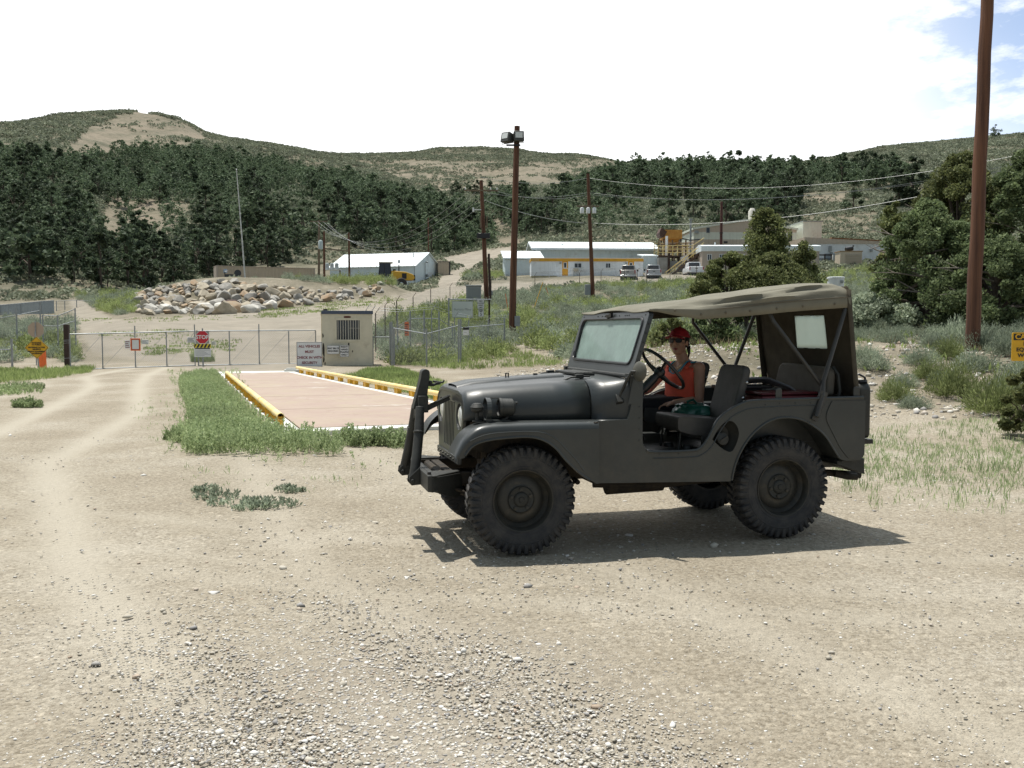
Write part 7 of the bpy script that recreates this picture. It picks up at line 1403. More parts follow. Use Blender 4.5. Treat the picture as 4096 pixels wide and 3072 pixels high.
for x in (.15, Wh - .15):
    for y in (.2, 2.3): b.bx(x - .1, x + .1, y - .1, y + .1, -4.5, -.01)
b.build('leg', bpy.data.materials['brown_steel'], hp); b = MB(); b.tube([(Wh, .5, .1), (Wh + 1.3, .5, -.15), (Wh + 3.2, .6, 0)], .09, 6); b.build('feed_pipe', BLACK, hp, smooth=True)
# ---- two tone tan building with stack
g = house('tall tan and pale green two tone metal building with a low gable', 2774, 1050, 150, 0.05, z=sight(2774, 1075, 150).z); Wb = (sight(3205, 900, 148) - sight(2774, 900, 150)).xy.length; ze = sight(2774, 912, 150).z - g.location.z; zr = ze + 1.25
def band(z0, z1): return [(0, z0), (Wb, z0), (Wb, z1), (0, z1)]
zA, zB = sight(2774, 957, 150).z - g.location.z, sight(2774, 928, 150).z - g.location.z
b = MB(); b.prism(band(-2, zA), XZ(0), XZ(12)); b.build('lower_wall', TANR, g); b = MB(); b.prism(band(zA, zB), XZ(0.002), XZ(11.99)); b.build('pale_wall_band', PALE, g); b = MB(); b.prism([(0, zB), (Wb, zB), (Wb, ze - .25), (Wb * .5, zr - .1), (0, ze - .25)], XZ(0), XZ(12)); b.build('gable_wall', TANR, g)
b = MB(); b.prism([(-.2, ze - .28), (Wb * .5, zr - .08), (Wb + .2, ze - .28), (Wb + .2, ze + .05), (Wb * .5, zr + .22), (-.2, ze + .05)], XZ(-.15), XZ(12.2)); b.build('roof', PALE, g); window(g, 2.0, zA + 1.0, .6, .9, frame=GREYB, bar=False); b = MB(); b.bx(.1, .7, -.4, -.005, ze - .9, ze - .45); b.build('wall_lamp', GREYB, g); b = MB(); b.bx(Wb - 1.45, Wb - .75, -.06, .0, zA - 1.5, zA + 1.3); b.build('ladder_cage', BLACK, g); b = MB(); b.bx(4.9, 5.5, -.1, -.005, zA - .6, zA - .3); b.build('louvre', BLACK, g)
b = MB(); b.tube([(-.6, -.3, -1), (-.6, -.3, ze + 1.4)], .16, 8); b.bx(-.85, -.35, -.5, -.1, ze + 1.2, ze + 1.45); b.build('flue', GREYB, g, smooth=True)
sk = house('tall thin rust brown exhaust stack in front of the two tone building', 2884, 1000, 147, 0, 'exhaust_stack', 'stack', z=sight(2884, 1060, 147).z); q = sight(2884, 806, 147).z - sk.location.z; b = MB(); b.tube([(0, 0, 0), (0, 0, q)], [.24, .20], 12); b.build('stack_pipe', mat('stack_rust', (.09, .035, .028), rough=.8, var=.25, vscale=1.5), sk, smooth=True); b = MB(); b.tube([(0, 0, q * .5), (0, 0, q * .5 + .1)], .3, 12); b.build('collar', BLACK, sk)
sl_ = house('white silo head on a yellow frame behind the juniper', 3008, 870, 152, 0, 'silo', 'silo', z=sight(3008, 905, 152).z); b = MB(); b.lathe([(.0005, 0), (.55, 0), (.6, .3), (.6, 2.4), (.3, 2.9), (.0005, 2.9)], None, 14); b.build('silo_shell', mat('dusty_white', (.6, .58, .52), rough=.8, var=.15), sl_, smooth=True); b = MB(); b.bx(-1.2, -.65, -.2, .2, -.3, .8); b.bx(-1.2, .7, -.3, -.2, -.1, .1); b.build('frame', YELD, sl_)
g = house('pale grey ribbed tower block joined to the two tone building', 3207, 1040, 151, 0.05, z=sight(3207, 1075, 151).z); zt = sight(3207, 888, 151).z - g.location.z; b = MB(); b.bx(.02, 3.1, -.3, 9, -2, zt); b.build('wall', PALE, g); b = MB(); b.bx(-.05, 3.2, -.4, 9.1, zt, zt + .15); b.build('roof', GREYB, g)
# ---- long white building right
g = house('long white block building with a tan parapet at the right', 3216, 1065, 142, 0.02, z=sight(3216, 1075, 142).z); Wl = (sight(3577, 970, 142) - sight(3216, 970, 142)).xy.length; zp = sight(3216, 975, 142).z - g.location.z; zt = sight(3216, 949, 142).z - g.location.z; zt2 = sight(3577, 967, 142).z - g.location.z
b = MB(); b.prism([(0, -1), (Wl, -1), (Wl, zt2 - .3), (0, zp)], XZ(0), XZ(9)); b.build('wall', BRICKW, g); b = MB(); b.prism([(-.05, zp), (Wl + .05, zt2 - .3), (Wl + .05, zt2), (-.05, zt)], XZ(-.12), XZ(9.1)); b.build('parapet', TANR, g); b = MB(); b.prism([(Wl * .3, zt + (zt2 - zt) * .3 + .01), (Wl + .1, zt2 + .01), (Wl + .1, zt2 + .14), (Wl * .3, zt + (zt2 - zt) * .3 + .16)], XZ(-.2), XZ(9.1)); b.build('roof_edge', mat('rust_streak_edge', (.22, .09, .03), rough=.8, var=.3), g)
door(g, 3.2, -.3, 1.9, 2.6, mat('grey_blue_door', (.24, .28, .31), rough=.5), glazed=False)
for x, z in ((4.1, zp - 1.5), (1.0, zp - 1.7), (10.2, zp - 1.0)): b = MB(); b.bx(x - .15, x + .15, -.4, -.004, z - .2, z + .2); b.build('wall_lamp', GREYB, g)
b = MB(); b.bx(3.7, 4.1, -.35, -.01, zp - 1.15, zp - .35); b.build('vent_pipe', GREYB, g)
rl = house('low grey rail fence in front of the grey blue door', 3272, 1062, 139, 0.02, 'rail_fence', 'fence'); b = MB(); b.bar((0, 0, 1.2), (2.0, 0, 1.2), .12, .18); b.bar((0, 0, .6), (2.0, 0, .6), .1, .14); b.build('rail', WOODD, rl)
for x in (0, 1.0, 2.0): b = MB(); b.bx(x - .08, x + .08, -.08, .08, -.2, 1.35); b.build('post', WOODD, rl)
bo = house('short pale bollard beside the grey blue door', 3331, 1062, 138, 0, 'bollard', 'bollard'); b = MB(); b.lathe([(.13, -.2), (.13, 1.2), (.09, 1.3), (.0005, 1.32)], None, 12); b.build('bollard_tube', CONC, bo, smooth=True)
gn = house('tan louvred generator housing with a black muffler on its roof', 3360, 1064, 131, 0.0, 'generator', 'generator', z=sight(3360, 1070, 131).z); Wg = 3.1; zt = sight(3360, 1006, 131).z - gn.location.z; b = MB(); b.bx(0, Wg, 0, 2.2, -.3, zt); b.build('housing', mat('generator_tan', (.50, .43, .33), rough=.6, var=.06), gn, bevel=.03)
for k in range(8): b = MB(); z = .25 + k * (zt - .5) / 8; b.prism([(0, z), (-.10, z), (-.02, z + .2), (0, z + .2)], lambda y, z: (.75, y, z), lambda y, z: (Wg - .12, y, z)); b.build('louvre', mat('louvre_tan', (.42, .36, .27), rough=.6) if k == 0 else bpy.data.materials['louvre_tan'], gn)
b = MB(); b.bx(-.08, Wg + .08, -.08, 2.3, zt, zt + .1); b.build('lid', mat('lid_rust', (.30, .20, .11), rough=.7, var=.2), gn); b = MB(); b.tube([(1.1, 1, zt + .35), (2.1, 1, zt + .55)], .32, 12); b.tube([(2.0, 1, zt + .5), (2.2, 1, zt + .95)], .12, 8); b.build('muffler', BLACK, gn, smooth=True)
# ---- tan trailer with white roof
g = house('long tan trailer with a white roof behind the junipers', 2808, 1066, 127, 0.0, 'office_trailer', 'trailer', z=sight(2808, 1072, 127).z); Wt = (sight(3277, 1000, 127) - sight(2808, 1000, 127)).xy.length; zt = sight(2808, 1005, 127).z - g.location.z; zr = sight(2808, 990, 127).z - g.location.z + .5
b = MB(); b.bx(0, Wt, 0, 3.5, -1, zt); b.build('wall', TANP, g); b = MB(); b.prism(rounded([(-.15, zt - .02), (3.65, zt - .02), (3.65, zr - .25), (1.75, zr), (-.15, zr - .25)], .1), lambda y, z: (-.15, y, z), lambda y, z: (Wt + .15, y, z)); b.build('roof', WROOF, g)
for x, w in ((.7, .6), (2.35, .6), (4.6, 1.2), (12.3, .6), (7.5, 1.2)): window(g, x, zt - 1.25, w, .85)
b = MB(); b.bx(1.9, 2.05, 1.0, 1.15, zr, zr + .3); b.build('roof_vent', WTRIM, g)
# ---- small tan shed right
g = house('small tan shed with white roof vents beside the big trees', 3540, 1060, 128, 0.0, 'shed', 'shed', z=sight(3540, 1068, 128).z); zt = sight(3540, 1000, 128).z - g.location.z; b = MB(); b.prism([(0, -.3), (2.5, -.3), (2.5, zt + .1), (.4, zt + .1), (0, zt - .35)], XZ(0), XZ(2.5)); b.build('wall', mat('shed_tan', (.42, .33, .20), rough=.7, var=.06), g); b = MB(); b.bx(-.1, 2.6, -.1, 2.6, zt + .101, zt + .22); b.build('roof', GREYB, g); b = MB(); b.bx(.7, 2.2, .3, 1.3, zt + .22, zt + .6); b.build('roof_vent', WTRIM, g); door(g, .5, -.2, .7, 1.9, mat('pale_door', (.5, .5, .45), rough=.5), glazed=False)
# ---- hillside water tank, white tub
p = ground_at(3112, 722, 200, 500); tk = thing('water_tank', 'dark blue round water tank on the hillside above the buildings', 'tank', (p.x, p.y, p.z - .5)); r_ = 20 / 3700 * p.y; b = MB(); b.lathe([(r_, 0), (r_, 26 / 3700 * p.y + .5), (r_ * .6, 30 / 3700 * p.y + .5), (.0005, 32 / 3700 * p.y + .5)], None, 24); b.build('tank_shell', mat('tank_blue', (.02, .035, .06), rough=.5), tk, smooth=True); b = MB(); b.bx(r_ * .3, r_ * .5, -r_ * 1.04, -r_ * .9, .3, 26 / 3700 * p.y); b.build('ladder', GREYB, tk)
p = on_ground(sight(3342, 1180, 62)); tb_ = thing('plastic_tub', 'white plastic tub on the slope seen over the jeep roof', 'tub', (p.x, p.y, p.z)); zt = sight(3342, 1108, 62).z - p.z; b = MB(); b.lathe([(.0005, 0), (.48, 0), (.55, zt - .12), (.58, zt - .12), (.58, zt - .02), (.52, zt), (.0005, zt)], None, 20); b.build('tub_shell', WHITE, tb_, smooth=True); b = MB(); b.bx(.1, .3, -.60, -.555, zt - .45, zt - .25); b.build('tub_label', GREYB, tb_)
# ---- pickup trucks seen from behind
def pickup(lab, u, v, d, rz, body_m, wpx):
    p = sight(u, v, d); p.z = tz(p.x, p.y); s = wpx / 3700 * d / 2.0; t = thing('pickup_truck', lab, 'pickup truck', (p.x, p.y, max(p.z, sight(u, v, d).z)), rz, 'pickup trucks parked in the yard'); t.scale = (s, s, s)
    b = MB()   # local: rear at y=0, forward +y
    b.loft([[(x * w, y, z) for x, z in ((-1, .55), (-1, 1.12), (-.93, 1.22), (.93, 1.22), (1, 1.12), (1, .55), (.85, .45), (-.85, .45))] for y, w in ((0.02, .94), (0.15, .97), (2.0, .98), (4.8, .98), (5.5, .90))], caps=True)
    b.build('truck_body', body_m, t, bevel=.03)
    b = MB(); b.loft([[(x * w, y, z) for x, z in ((-1, 0), (-.86, .62), (-.78, .68), (.78, .68), (.86, .62), (1, 0))] for y, w in ((1.75, .90), (1.95, .90), (3.1, .90), (3.9, .88))], closed=True, caps=True); o = b.build('cab', body_m, t, bevel=.03); o.location.z = 1.215
    b = MB(); b.prism([(-.70, 1.29), (.70, 1.29), (.66, 1.80), (-.66, 1.80)], lambda x, z: (x, 1.745 - 0.0, z), lambda x, z: (x, 1.735, z)); b.build('rear_window', DGLASS, t)
    b = MB(); b.bx(-.78, .78, -.015, .018, .62, 1.17); tg = b.build('tailgate', body_m, t, bevel=.015); b = MB(); b.bx(-.16, .16, -.03, -.016, .92, 1.02); b.build('handle', BLACK, tg)
    b = MB(); b.bx(-.15, .15, -.025, -.016, .63, .75); b.build('number_plate', mat('plate_face', (.5, .5, .5), rough=.5) if 'plate_face' not in bpy.data.materials else bpy.data.materials['plate_face'], tg)
    for s_ in (1, -1): b = MB(); b.bx(s_ * .80, s_ * .925, -.005, .06, .78, 1.18); b.build('tail_light', mat('tail_light_red', (.30, .015, .015), rough=.3) if 'tail_light_red' not in bpy.data.materials else bpy.data.materials['tail_light_red'], t)
    b = MB(); b.bx(-.92, .92, -.16, -.02, .42, .60); b.build('rear_bumper', STEEL, t, bevel=.03)
    for x in (-.82, .82):
        for y in (1.15, 4.6): w = MB(); w.lathe([(.2, -.12), (.36, -.12), (.40, -.08), (.40, .08), (.36, .12), (.2, .12), (.05, .09), (.0005, .09)], Matrix.Translation((x, y, .40)) @ Matrix.Rotation(R(90 if x > 0 else -90), 4, 'Y'), 20); w.build('wheel', RUB, t, smooth=True)
    for s_ in (1, -1): b = MB(); b.bx(s_ * .95, s_ * 1.17, 3.35, 3.43, 1.22, 1.48); b.build('mirror', BLACK, t, bevel=.02)
    b = MB(); b.bx(-.7, .7, .3, 4.6, .28, .46); b.build('underbody', BLACK, t); return t
SILV = mat('silver_beige_paint', (.36, .35, .33), rough=.3, metal=.4, coat=.5); SILV2 = mat('grey_silver_paint', (.40, .41, .42), rough=.3, metal=.4, coat=.5); TWHT = mat('white_truck_paint', (.70, .71, .72), rough=.3, coat=.6)
pickup('silver beige pickup truck parked at the right amber door', 2511, 1120, 112, -.16, SILV, 66); pickup('grey silver pickup truck parked next to the stairway', 2616, 1117, 114, -.10, SILV2, 62); pickup('white pickup truck parked nearest the juniper', 2786, 1111, 117, -.02, TWHT, 62)
# ---- boulder bank
BM = [mat('boulder_grey', (.31, .295, .265), rough=.95, var=.22, vscale=1.6, bump=.5, bscale=6, rnd=.22), mat('boulder_tan', (.37, .325, .25), rough=.95, var=.25, vscale=1.4, bump=.5, bscale=6, rnd=.2, ), mat('boulder_rust', (.33, .275, .20), rough=.95, vscale=1.1, col2=(.33, .215, .125), bump=.5, bscale=6, rnd=.2), mat('boulder_white', (.52, .50, .45), rough=.95, var=.15, vscale=2, bump=.4, bscale=6, rnd=.12)]
ROCKS = []
for k in range(10):
    rr = np.random.default_rng(100 + k); bm = bmesh.new(); bmesh.ops.create_icosphere(bm, subdivisions=3, radius=1.0)
    cuts = [(Vector(rr.normal(size=3)).normalized(), rr.uniform(.48, .86)) for _ in range(13)]
    for v in bm.verts:
        p = v.co.copy()
        for n_, dd in cuts:
            q = p.dot(n_)
            if q > dd: p -= n_ * (q - dd) * .98
        p *= 1 + .05 * float(fbm(np.array([p.x * 2 + k * 7]), np.array([p.y * 2 + p.z * 1.7]), 3)[0]); v.co = p
    me = bpy.data.meshes.new('boulder'); bm.to_mesh(me); bm.free(); me.polygons.foreach_set('use_smooth', [True] * len(me.polygons)); me.set_sharp_from_angle(angle=R(22)); ROCKS.append(me)
RK = {}
for k, me in enumerate(ROCKS):
    for j, m in enumerate(BM):
        c = me.copy(); c.materials.clear(); c.materials.append(m); RK[k, j] = c
rr = random.Random(11); bank = [(288, 672), (300, 640), (345, 622), (430, 612), (500, 608), (560, 622), (640, 625), (700, 630), (760, 622), (840, 612), (845, 632), (760, 648), (690, 655), (600, 670), (540, 676), (470, 680), (380, 678), (320, 682)]
placed = []; tries = 0
LBL = {0: 'grey boulder in the rock bank below the tan container', 1: 'tan boulder in the rock bank below the tan container', 2: 'rust stained boulder in the rock bank below the tan container', 3: 'chalk white boulder at the foot of the rock bank'}
while len(placed) < 270 and tries < 9000:
    tries += 1; u = rr.uniform(285, 845); v = rr.uniform(606, 682)
    if not inpoly(np.array([u]), np.array([v]), bank)[0]: continue
    if u > 690 and rr.random() < .55: continue
    p = ground_at(u * 4096 / 2212, v * 4096 / 2212, 55, 130); low = (v - 606) / 74
    s = rr.choice([.28, .34, .42, .52, .66]) * (.75 + .6 * low) * (1.15 if 420 < u < 640 else .85)
    if any((p - q).length < (s + r_) * .66 for q, r_ in placed): continue
    placed.append((p, s)); j = rr.choices((0, 1, 2), (5, 4, 2))[0]
    if low > .72 and rr.random() < .22: j = 3
    o = link('boulder', RK[rr.randrange(10), j], p + Vector((0, 0, s * .30)), (rr.uniform(-.5, .5), rr.uniform(-.5, .5), rr.uniform(0, 6.3)), (s * rr.uniform(.95, 1.4), s * rr.uniform(.8, 1.1), s * rr.uniform(.72, 1.0)))
    tag(o, LBL[j], 'boulder', {0: 'grey boulders of the bank', 1: 'tan boulders of the bank', 2: 'rust stained boulders of the bank', 3: 'chalk white boulders of the bank'}[j])
p = ground_at(493 * 1.8517, 670 * 1.8517, 55, 130); o = link('boulder', ROCKS[3], p + Vector((0, 0, .35)), .4, (1.15, .8, .62)); o.data = ROCKS[3].copy(); o.data.materials.clear(); o.data.materials.append(mat('maroon_block', (.055, .03, .028), rough=.9, var=.2)); tag(o, 'dark maroon block at the foot of the rock bank', 'boulder')
# concrete block at the far end of the right pipe
p = on_ground(sight(1172, 1488, 34.6)); cb = thing('concrete_block', 'small pale concrete block at the far end of the right pipe', 'block', p, .2); b = MB(); b.bx(-.32, .32, -.2, .2, 0, .16); b.build('block', CONC, cb, bevel=.03); b = MB(); b.bx(-.25, .25, -.14, .14, .16, .21); b.build('cap', CONC, cb, bevel=.02)
# ================================================================ VEGETATION AND GRAVEL
PINE = leafmat('pinyon_needles', (0.040, 0.060, 0.036), (0.122, 0.162, 0.092), 0.30, 0.45, clump=.3, csc=.11); JUNI = leafmat('juniper_sprays', (0.085, 0.108, 0.042), (0.230, 0.250, 0.100), 0.35, 0.15, clump=.35); JUNB = leafmat('blue_juniper_sprays', (0.072, 0.104, 0.048), (0.205, 0.255, 0.118), 0.38, 0.15, clump=.40)
SAGE = leafmat('sage_leaves', (0.170, 0.205, 0.140), (0.390, 0.440, 0.325), 0.40, 0.22, clump=.42, csc=.75); RABB = leafmat('rabbitbrush_leaves', (0.160, 0.200, 0.070), (0.360, 0.410, 0.180), 0.40, 0.22, clump=.42, csc=.75); GRASS = leafmat('grass_blades', (0.165, 0.220, 0.072), (0.350, 0.420, 0.165), 0.45, 0.15, clump=.25, csc=.5); WEED = leafmat('weed_leaves', (0.215, 0.285, 0.130), (0.440, 0.510, 0.280), 0.45, 0.1, clump=.18, csc=.9); DRY = leafmat('dry_stems', (0.20, 0.16, 0.09), (0.38, 0.32, 0.20), 0.15, 0.2); HILLS = leafmat('far_scrub_leaves', (0.130, 0.150, 0.098), (0.285, 0.310, 0.220), 0.30, 0.0, clump=.3, csc=.12)
BARK = mat('bark', (0.085, 0.065, 0.05), rough=0.95, var=0.35, vscale=8, bump=0.5, bscale=25); DEADW = mat('dead_wood', (0.24, 0.21, 0.18), rough=0.95, var=0.2, vscale=9)
def rnd_dirs(r, n):
    d = r.normal(size=(n, 3)); return d / np.linalg.norm(d, axis=1, keepdims=True)
def kites(P, r, size, flat=0.0, asp=0.55, updir=None):
    # one small four sided leaf clump per point
    n = len(P); a = rnd_dirs(r, n)
    if updir is not None: a = a * (1 - flat) + updir * flat; a /= np.linalg.norm(a, axis=1, keepdims=True) + 1e-9
    c = rnd_dirs(r, n); c = np.cross(a, c); c /= np.linalg.norm(c, axis=1, keepdims=True) + 1e-9
    s = (size * r.uniform(.6, 1.45, n))[:, None]; nn = np.cross(a, c)
    V = np.stack([P - a * s * .6, P + c * s * asp + nn * s * .15, P + a * s, P - c * s * asp + nn * s * .15], 1).reshape(-1, 3); F = np.arange(4 * n).reshape(n, 4); return V, F
def crown_pts(r, H, Rr, base, nl, n, prof, lobe=.34, sparse=0.0):
    t = r.random(nl) ** 0.9; z = base + (H - base) * t; env = np.interp(t, [p[0] for p in prof], [p[1] for p in prof]) * Rr
    an = r.random(nl) * 2 * np.pi; rad = env * (1 - .45 * r.random(nl)); C_ = np.stack([np.cos(an) * rad, np.sin(an) * rad, z], 1); lr = lobe * Rr * r.uniform(.35, 1.3, nl) * np.interp(t, [0, .8, 1], [1, .85, .55])
    k = r.integers(0, nl, n); w = lr[k]; d = rnd_dirs(r, n); q = r.random(n) ** .45
    P = C_[k] + d * (w * q)[:, None] * np.array([1, 1, .78]); keep = P[:, 2] > base * .5; return P[keep], d[keep], C_, lr
PR_ROUND = [(0, .72), (.2, 1.0), (.55, .85), (.82, .5), (1, .12)]; PR_CONE = [(0, .9), (.15, 1.0), (.5, .68), (.8, .34), (1, .06)]; PR_COL = [(0, 1.0), (.2, .85), (.6, .72), (.85, .5), (1, .2)]
def trunk_mb(H, r0, lobes, rn, nl=7, lean=.06):
    b = MB(); pts = [Vector((0, 0, -.3))]
    for k in range(1, 7): pts.append(Vector((rn.uniform(-lean, lean) * H * .3, rn.uniform(-lean, lean) * H * .3, H * .8 * k / 6)))
    b.tube(pts, [r0 * (1 - .14 * k) for k in range(7)], 7)
    for k in range(min(nl, len(lobes))):
        e = Vector(lobes[k]); s = pts[1].lerp(pts[4], rn.random()); b.tube([s, s.lerp(e, .5) + Vector((0, 0, .1)), e], [r0 * .45, r0 * .3, r0 * .1], 5)
    return b
def tree_proto(seed, H, Rr, base, nl, n, size, prof, m, lobe=.34):
    r = np.random.default_rng(seed); P, d, C_, lr = crown_pts(r, H, Rr, base, nl, n, prof, lobe); V, F = kites(P, r, size, .35, .55, d); return V, F, C_
def near_tree(lab, u, d, v_top, Rr, seed, m, n, size, prof, nl, base=.5, lobe=.34, r0=.16, squash=(1, 1), grp=None, cat='tree', name='juniper_tree', bare=0):
    p = on_ground(sight(u * 4096 / 2212, 1330, d)); H = CAMH + d * slope_v(v_top * 4096 / 2212) - p.z; V, F, C_ = tree_proto(seed, H, Rr, base, nl, n, size, prof, m, lobe)
    V = V * np.array([squash[0], squash[1], 1.0]); rn = random.Random(seed); t = thing(name, lab, cat, p, 0, grp); tb_ = trunk_mb(H, r0, C_ * np.array([squash[0], squash[1], 1]), rn, 16)
    tb_.build('trunk', BARK, t, smooth=True); np_mesh('crown', V, F, m, t)
    if bare:
        b = MB()
        for k in range(bare): a = rn.uniform(0, 6.28); z = rn.uniform(.25, .75) * H; e = Vector((math.cos(a) * Rr * rn.uniform(.8, 1.15), math.sin(a) * Rr * rn.uniform(.8, 1.1), z + rn.uniform(-.3, .5))); s = Vector((0, 0, z - .3)); m_ = s.lerp(e, .6) + Vector((0, 0, rn.uniform(-.15, .2))); b.tube([s, m_, e], [.035, .02, .005], 5); b.tube([m_, m_.lerp(e, .6) + Vector((.1, .1, .2))], [.014, .004], 4)
        b.build('dead_branch', DEADW, t)
    return t
near_tree('big dark green pinyon behind the tall right pole, its left half', 2005, 31, 440, 1.95, 21, JUNB, 52000, .06, PR_ROUND, 120, .25, .24, .2, bare=14); near_tree('tall pinyon whose top shows just left of the right pole', 2062, 35, 335, 2.1, 22, JUNI, 44000, .065, PR_ROUND, 100, .8, .25, .2, bare=14); near_tree('dark tree filling the right edge of the photo', 2225, 33, 335, 2.7, 23, JUNB, 60000, .065, PR_ROUND, 140, .4, .22, .22, bare=14); near_tree('low bushy pinyon under the big trees beside the pole', 2150, 28.5, 520, 1.9, 24, JUNB, 44000, .055, PR_ROUND, 100, .15, .25, .16, bare=8)
near_tree('scraggly juniper with bare twigs at the left of the big trees', 1930, 34, 440, 1.05, 25, JUNI, 8000, .075, PR_COL, 26, 1.2, .42, .12, bare=16); near_tree('small dark juniper at the right edge by the caution sign', 2222, 12.6, 800, .42, 26, JUNI, 7000, .035, PR_ROUND, 22, .03, .36, .03)
near_tree('pale grey green bush tree between the jeep roof and the big trees', 1890, 31, 640, 1.25, 27, SAGE, 9000, .07, PR_ROUND, 24, .1, .36, .08)
near_tree('tall columnar juniper in the clump above the jeep roof', 1650, 54, 456, 1.5, 31, JUNI, 30000, .085, PR_COL, 80, .4, .50, .16); near_tree('low wide juniper at the left of the clump above the jeep', 1570, 53, 552, 2.1, 32, JUNI, 26000, .085, PR_ROUND, 52, .2, .34, .14, bare=5); near_tree('slender juniper at the right of the clump above the jeep', 1738, 55, 526, 1.05, 33, JUNI, 10000, .085, PR_COL, 44, .3, .55, .1); near_tree('broad juniper in the middle of the clump above the jeep', 1662, 52, 556, 2.35, 34, JUNI, 34000, .085, PR_ROUND, 90, .2, .32, .14, bare=5)
near_tree('dark low juniper seen through the jeep behind the driver seat', 1545, 31, 672, 1.1, 35, JUNB, 9000, .07, PR_ROUND, 24, .05, .34, .08, bare=6); near_tree('dark low juniper seen through the jeep between the bows', 1615, 32, 668, 1.3, 36, JUNB, 10000, .07, PR_ROUND, 26, .05, .34, .08, bare=6); near_tree('dark bush seen through the jeep under the canvas edge', 1450, 34, 690, .9, 37, JUNI, 6000, .07, PR_ROUND, 18, .05, .36, .06)
# ---- hillside wood: individual trees for the nearest, one mass for the rest
PROTO = []; 
for k in range(8):
    H = 1.0; V, F, C_ = tree_proto(200 + k, 1.0, (.40, .36, .44, .33, .40, .30, .38, .42)[k], .10, (22, 19, 24, 17, 20, 17, 22, 24)[k], 1000, .046, PR_ROUND if k % 3 else PR_CONE, PINE); rn = random.Random(k); tb_ = trunk_mb(1.0, .022, C_, rn, 5); tv = np.array([tuple(v) for v in tb_.v])
    tf = [f for f in tb_.f if len(f) == 4]; F2 = np.concatenate([F, np.array(tf) + len(V)]); V2 = np.concatenate([V, tv]); me = np_mesh('pinyon_pine', V2, F2, [PINE, BARK], 'mesh', mi=np.concatenate([np.zeros(len(F)), np.ones(len(tf))])); PROTO.append((me, V, F))
WOODS = [([(-70, 352), (0, 350), (60, 352), (130, 356), (200, 343), (330, 332), (450, 339), (520, 350), (600, 368), (700, 388), (790, 404), (850, 426), (900, 440), (960, 452), (1040, 470), (1062, 530), (1000, 545), (940, 555), (860, 548), (790, 540), (700, 505), (670, 540), (640, 575), (560, 592), (430, 607), (340, 628), (170, 640), (-70, 648)], 'left'),
         ([(1045, 448), (1100, 440), (1180, 438), (1250, 412), (1330, 386), (1420, 374), (1600, 371), (1700, 384), (1722, 410), (1715, 480), (1640, 500), (1400, 505), (1250, 512), (1120, 510), (1080, 480)], 'mid'),
         ([(1690, 376), (1780, 380), (1960, 392), (1990, 412), (1920, 422), (1860, 408), (1720, 398)], 'right')]
SPARSE = [[(1130, 440), (1330, 430), (1600, 440), (1640, 500), (1200, 515)], [(470, 500), (560, 470), (570, 560), (480, 580)], [(200, 430), (430, 440), (330, 560), (200, 540)], [(640, 500), (720, 480), (760, 545), (640, 580)], [(560, 420), (660, 400), (720, 480), (600, 560)], [(330, 540), (420, 440), (470, 470), (400, 590)]]
tr = np.random.default_rng(77); cand = []
gx = tr.uniform(-190, 230, 90000); gy = tr.uniform(120, 470, 90000); gz = terrain(gx, gy, False); gu, gv = pix2212(gx, gy, gz)
# hidden slopes are left bare: keep only ground a sight line reaches
def visible(x, y, z, lift=3.0, n=40):
    ok = np.ones(len(x), bool)
    for t in np.linspace(.15, .97, n): ok &= terrain(x * t, y * t, False) < CAMH + (z + lift - CAMH) * t
    return ok
reg = np.full(len(gx), -1)
for k, (poly, nm) in enumerate(WOODS): reg[inpoly(gu, gv, poly) & (reg < 0)] = k
sel = np.where(reg >= 0)[0]; vis = visible(gx[sel], gy[sel], gz[sel]); sel = sel[vis]
sp_ = np.zeros(len(gx), bool)
for p in SPARSE: sp_ |= inpoly(gu, gv, p)
grid = {}; trees = []
for i in sel:
    x, y = gx[i], gy[i]; H = tr.uniform(4.4, 8.8) * (1.0 if reg[i] != 2 else 1.05); md = H * .70 * (2.1 if sp_[i] else 1.0); c = (int(x // 8), int(y // 8)); ok = True
    for a in (-1, 0, 1):
        for b_ in (-1, 0, 1):
            for q in grid.get((c[0] + a, c[1] + b_), ()):
                if (q[0] - x) ** 2 + (q[1] - y) ** 2 < md * md: ok = False
    if ok: grid.setdefault(c, []).append((x, y)); trees.append((x, y, gz[i], H, reg[i]))
trees.sort(key=lambda t: -t[3] / t[1])
GL = ('dark green pinyon pine in the wood on the left hillside', 'dark green pinyon pine on the hillside behind the white buildings', 'dark green pinyon pine in the row along the right bench'); GG = ('pinyons of the left hillside wood', 'pinyons behind the white buildings', 'pinyons along the right bench')
NIND = 285; rest = []
for k, (x, y, z, H, rg) in enumerate(trees):
    j = int(tr.integers(0, 8)); rz = tr.uniform(0, 6.28); wd = H * tr.uniform(.95, 1.35)
    if k < NIND: o = link('pinyon_pine', PROTO[j][0], (x, y, z - .2), rz, (wd, wd, H)); tag(o, GL[rg], 'tree', GG[rg])
    else: rest.append((x, y, z - .2, H, wd, j, rz))
def merged(items, protos, frac=1.0):
    Vs, Fs, off = [], [], 0
    for x, y, z, H, wd, j, rz in items:
        V, F = protos[j]; 
        if frac < 1: n = int(len(F) * frac); F = F[:n]; V = V[:4 * n]
        c, s = math.cos(rz), math.sin(rz); q = np.empty_like(V); q[:, 0] = (V[:, 0] * c - V[:, 1] * s) * wd + x; q[:, 1] = (V[:, 0] * s + V[:, 1] * c) * wd + y; q[:, 2] = V[:, 2] * H + z; Vs.append(q); Fs.append(F + off); off += len(V)
    return np.concatenate(Vs), np.concatenate(Fs)
if rest:
    V, F = merged(rest, [(a[1], a[2]) for a in PROTO], .5); o = np_mesh('forest', V, F, PINE); tag(o, 'dark pinyon wood high on the hillsides', 'wood', kind='stuff')
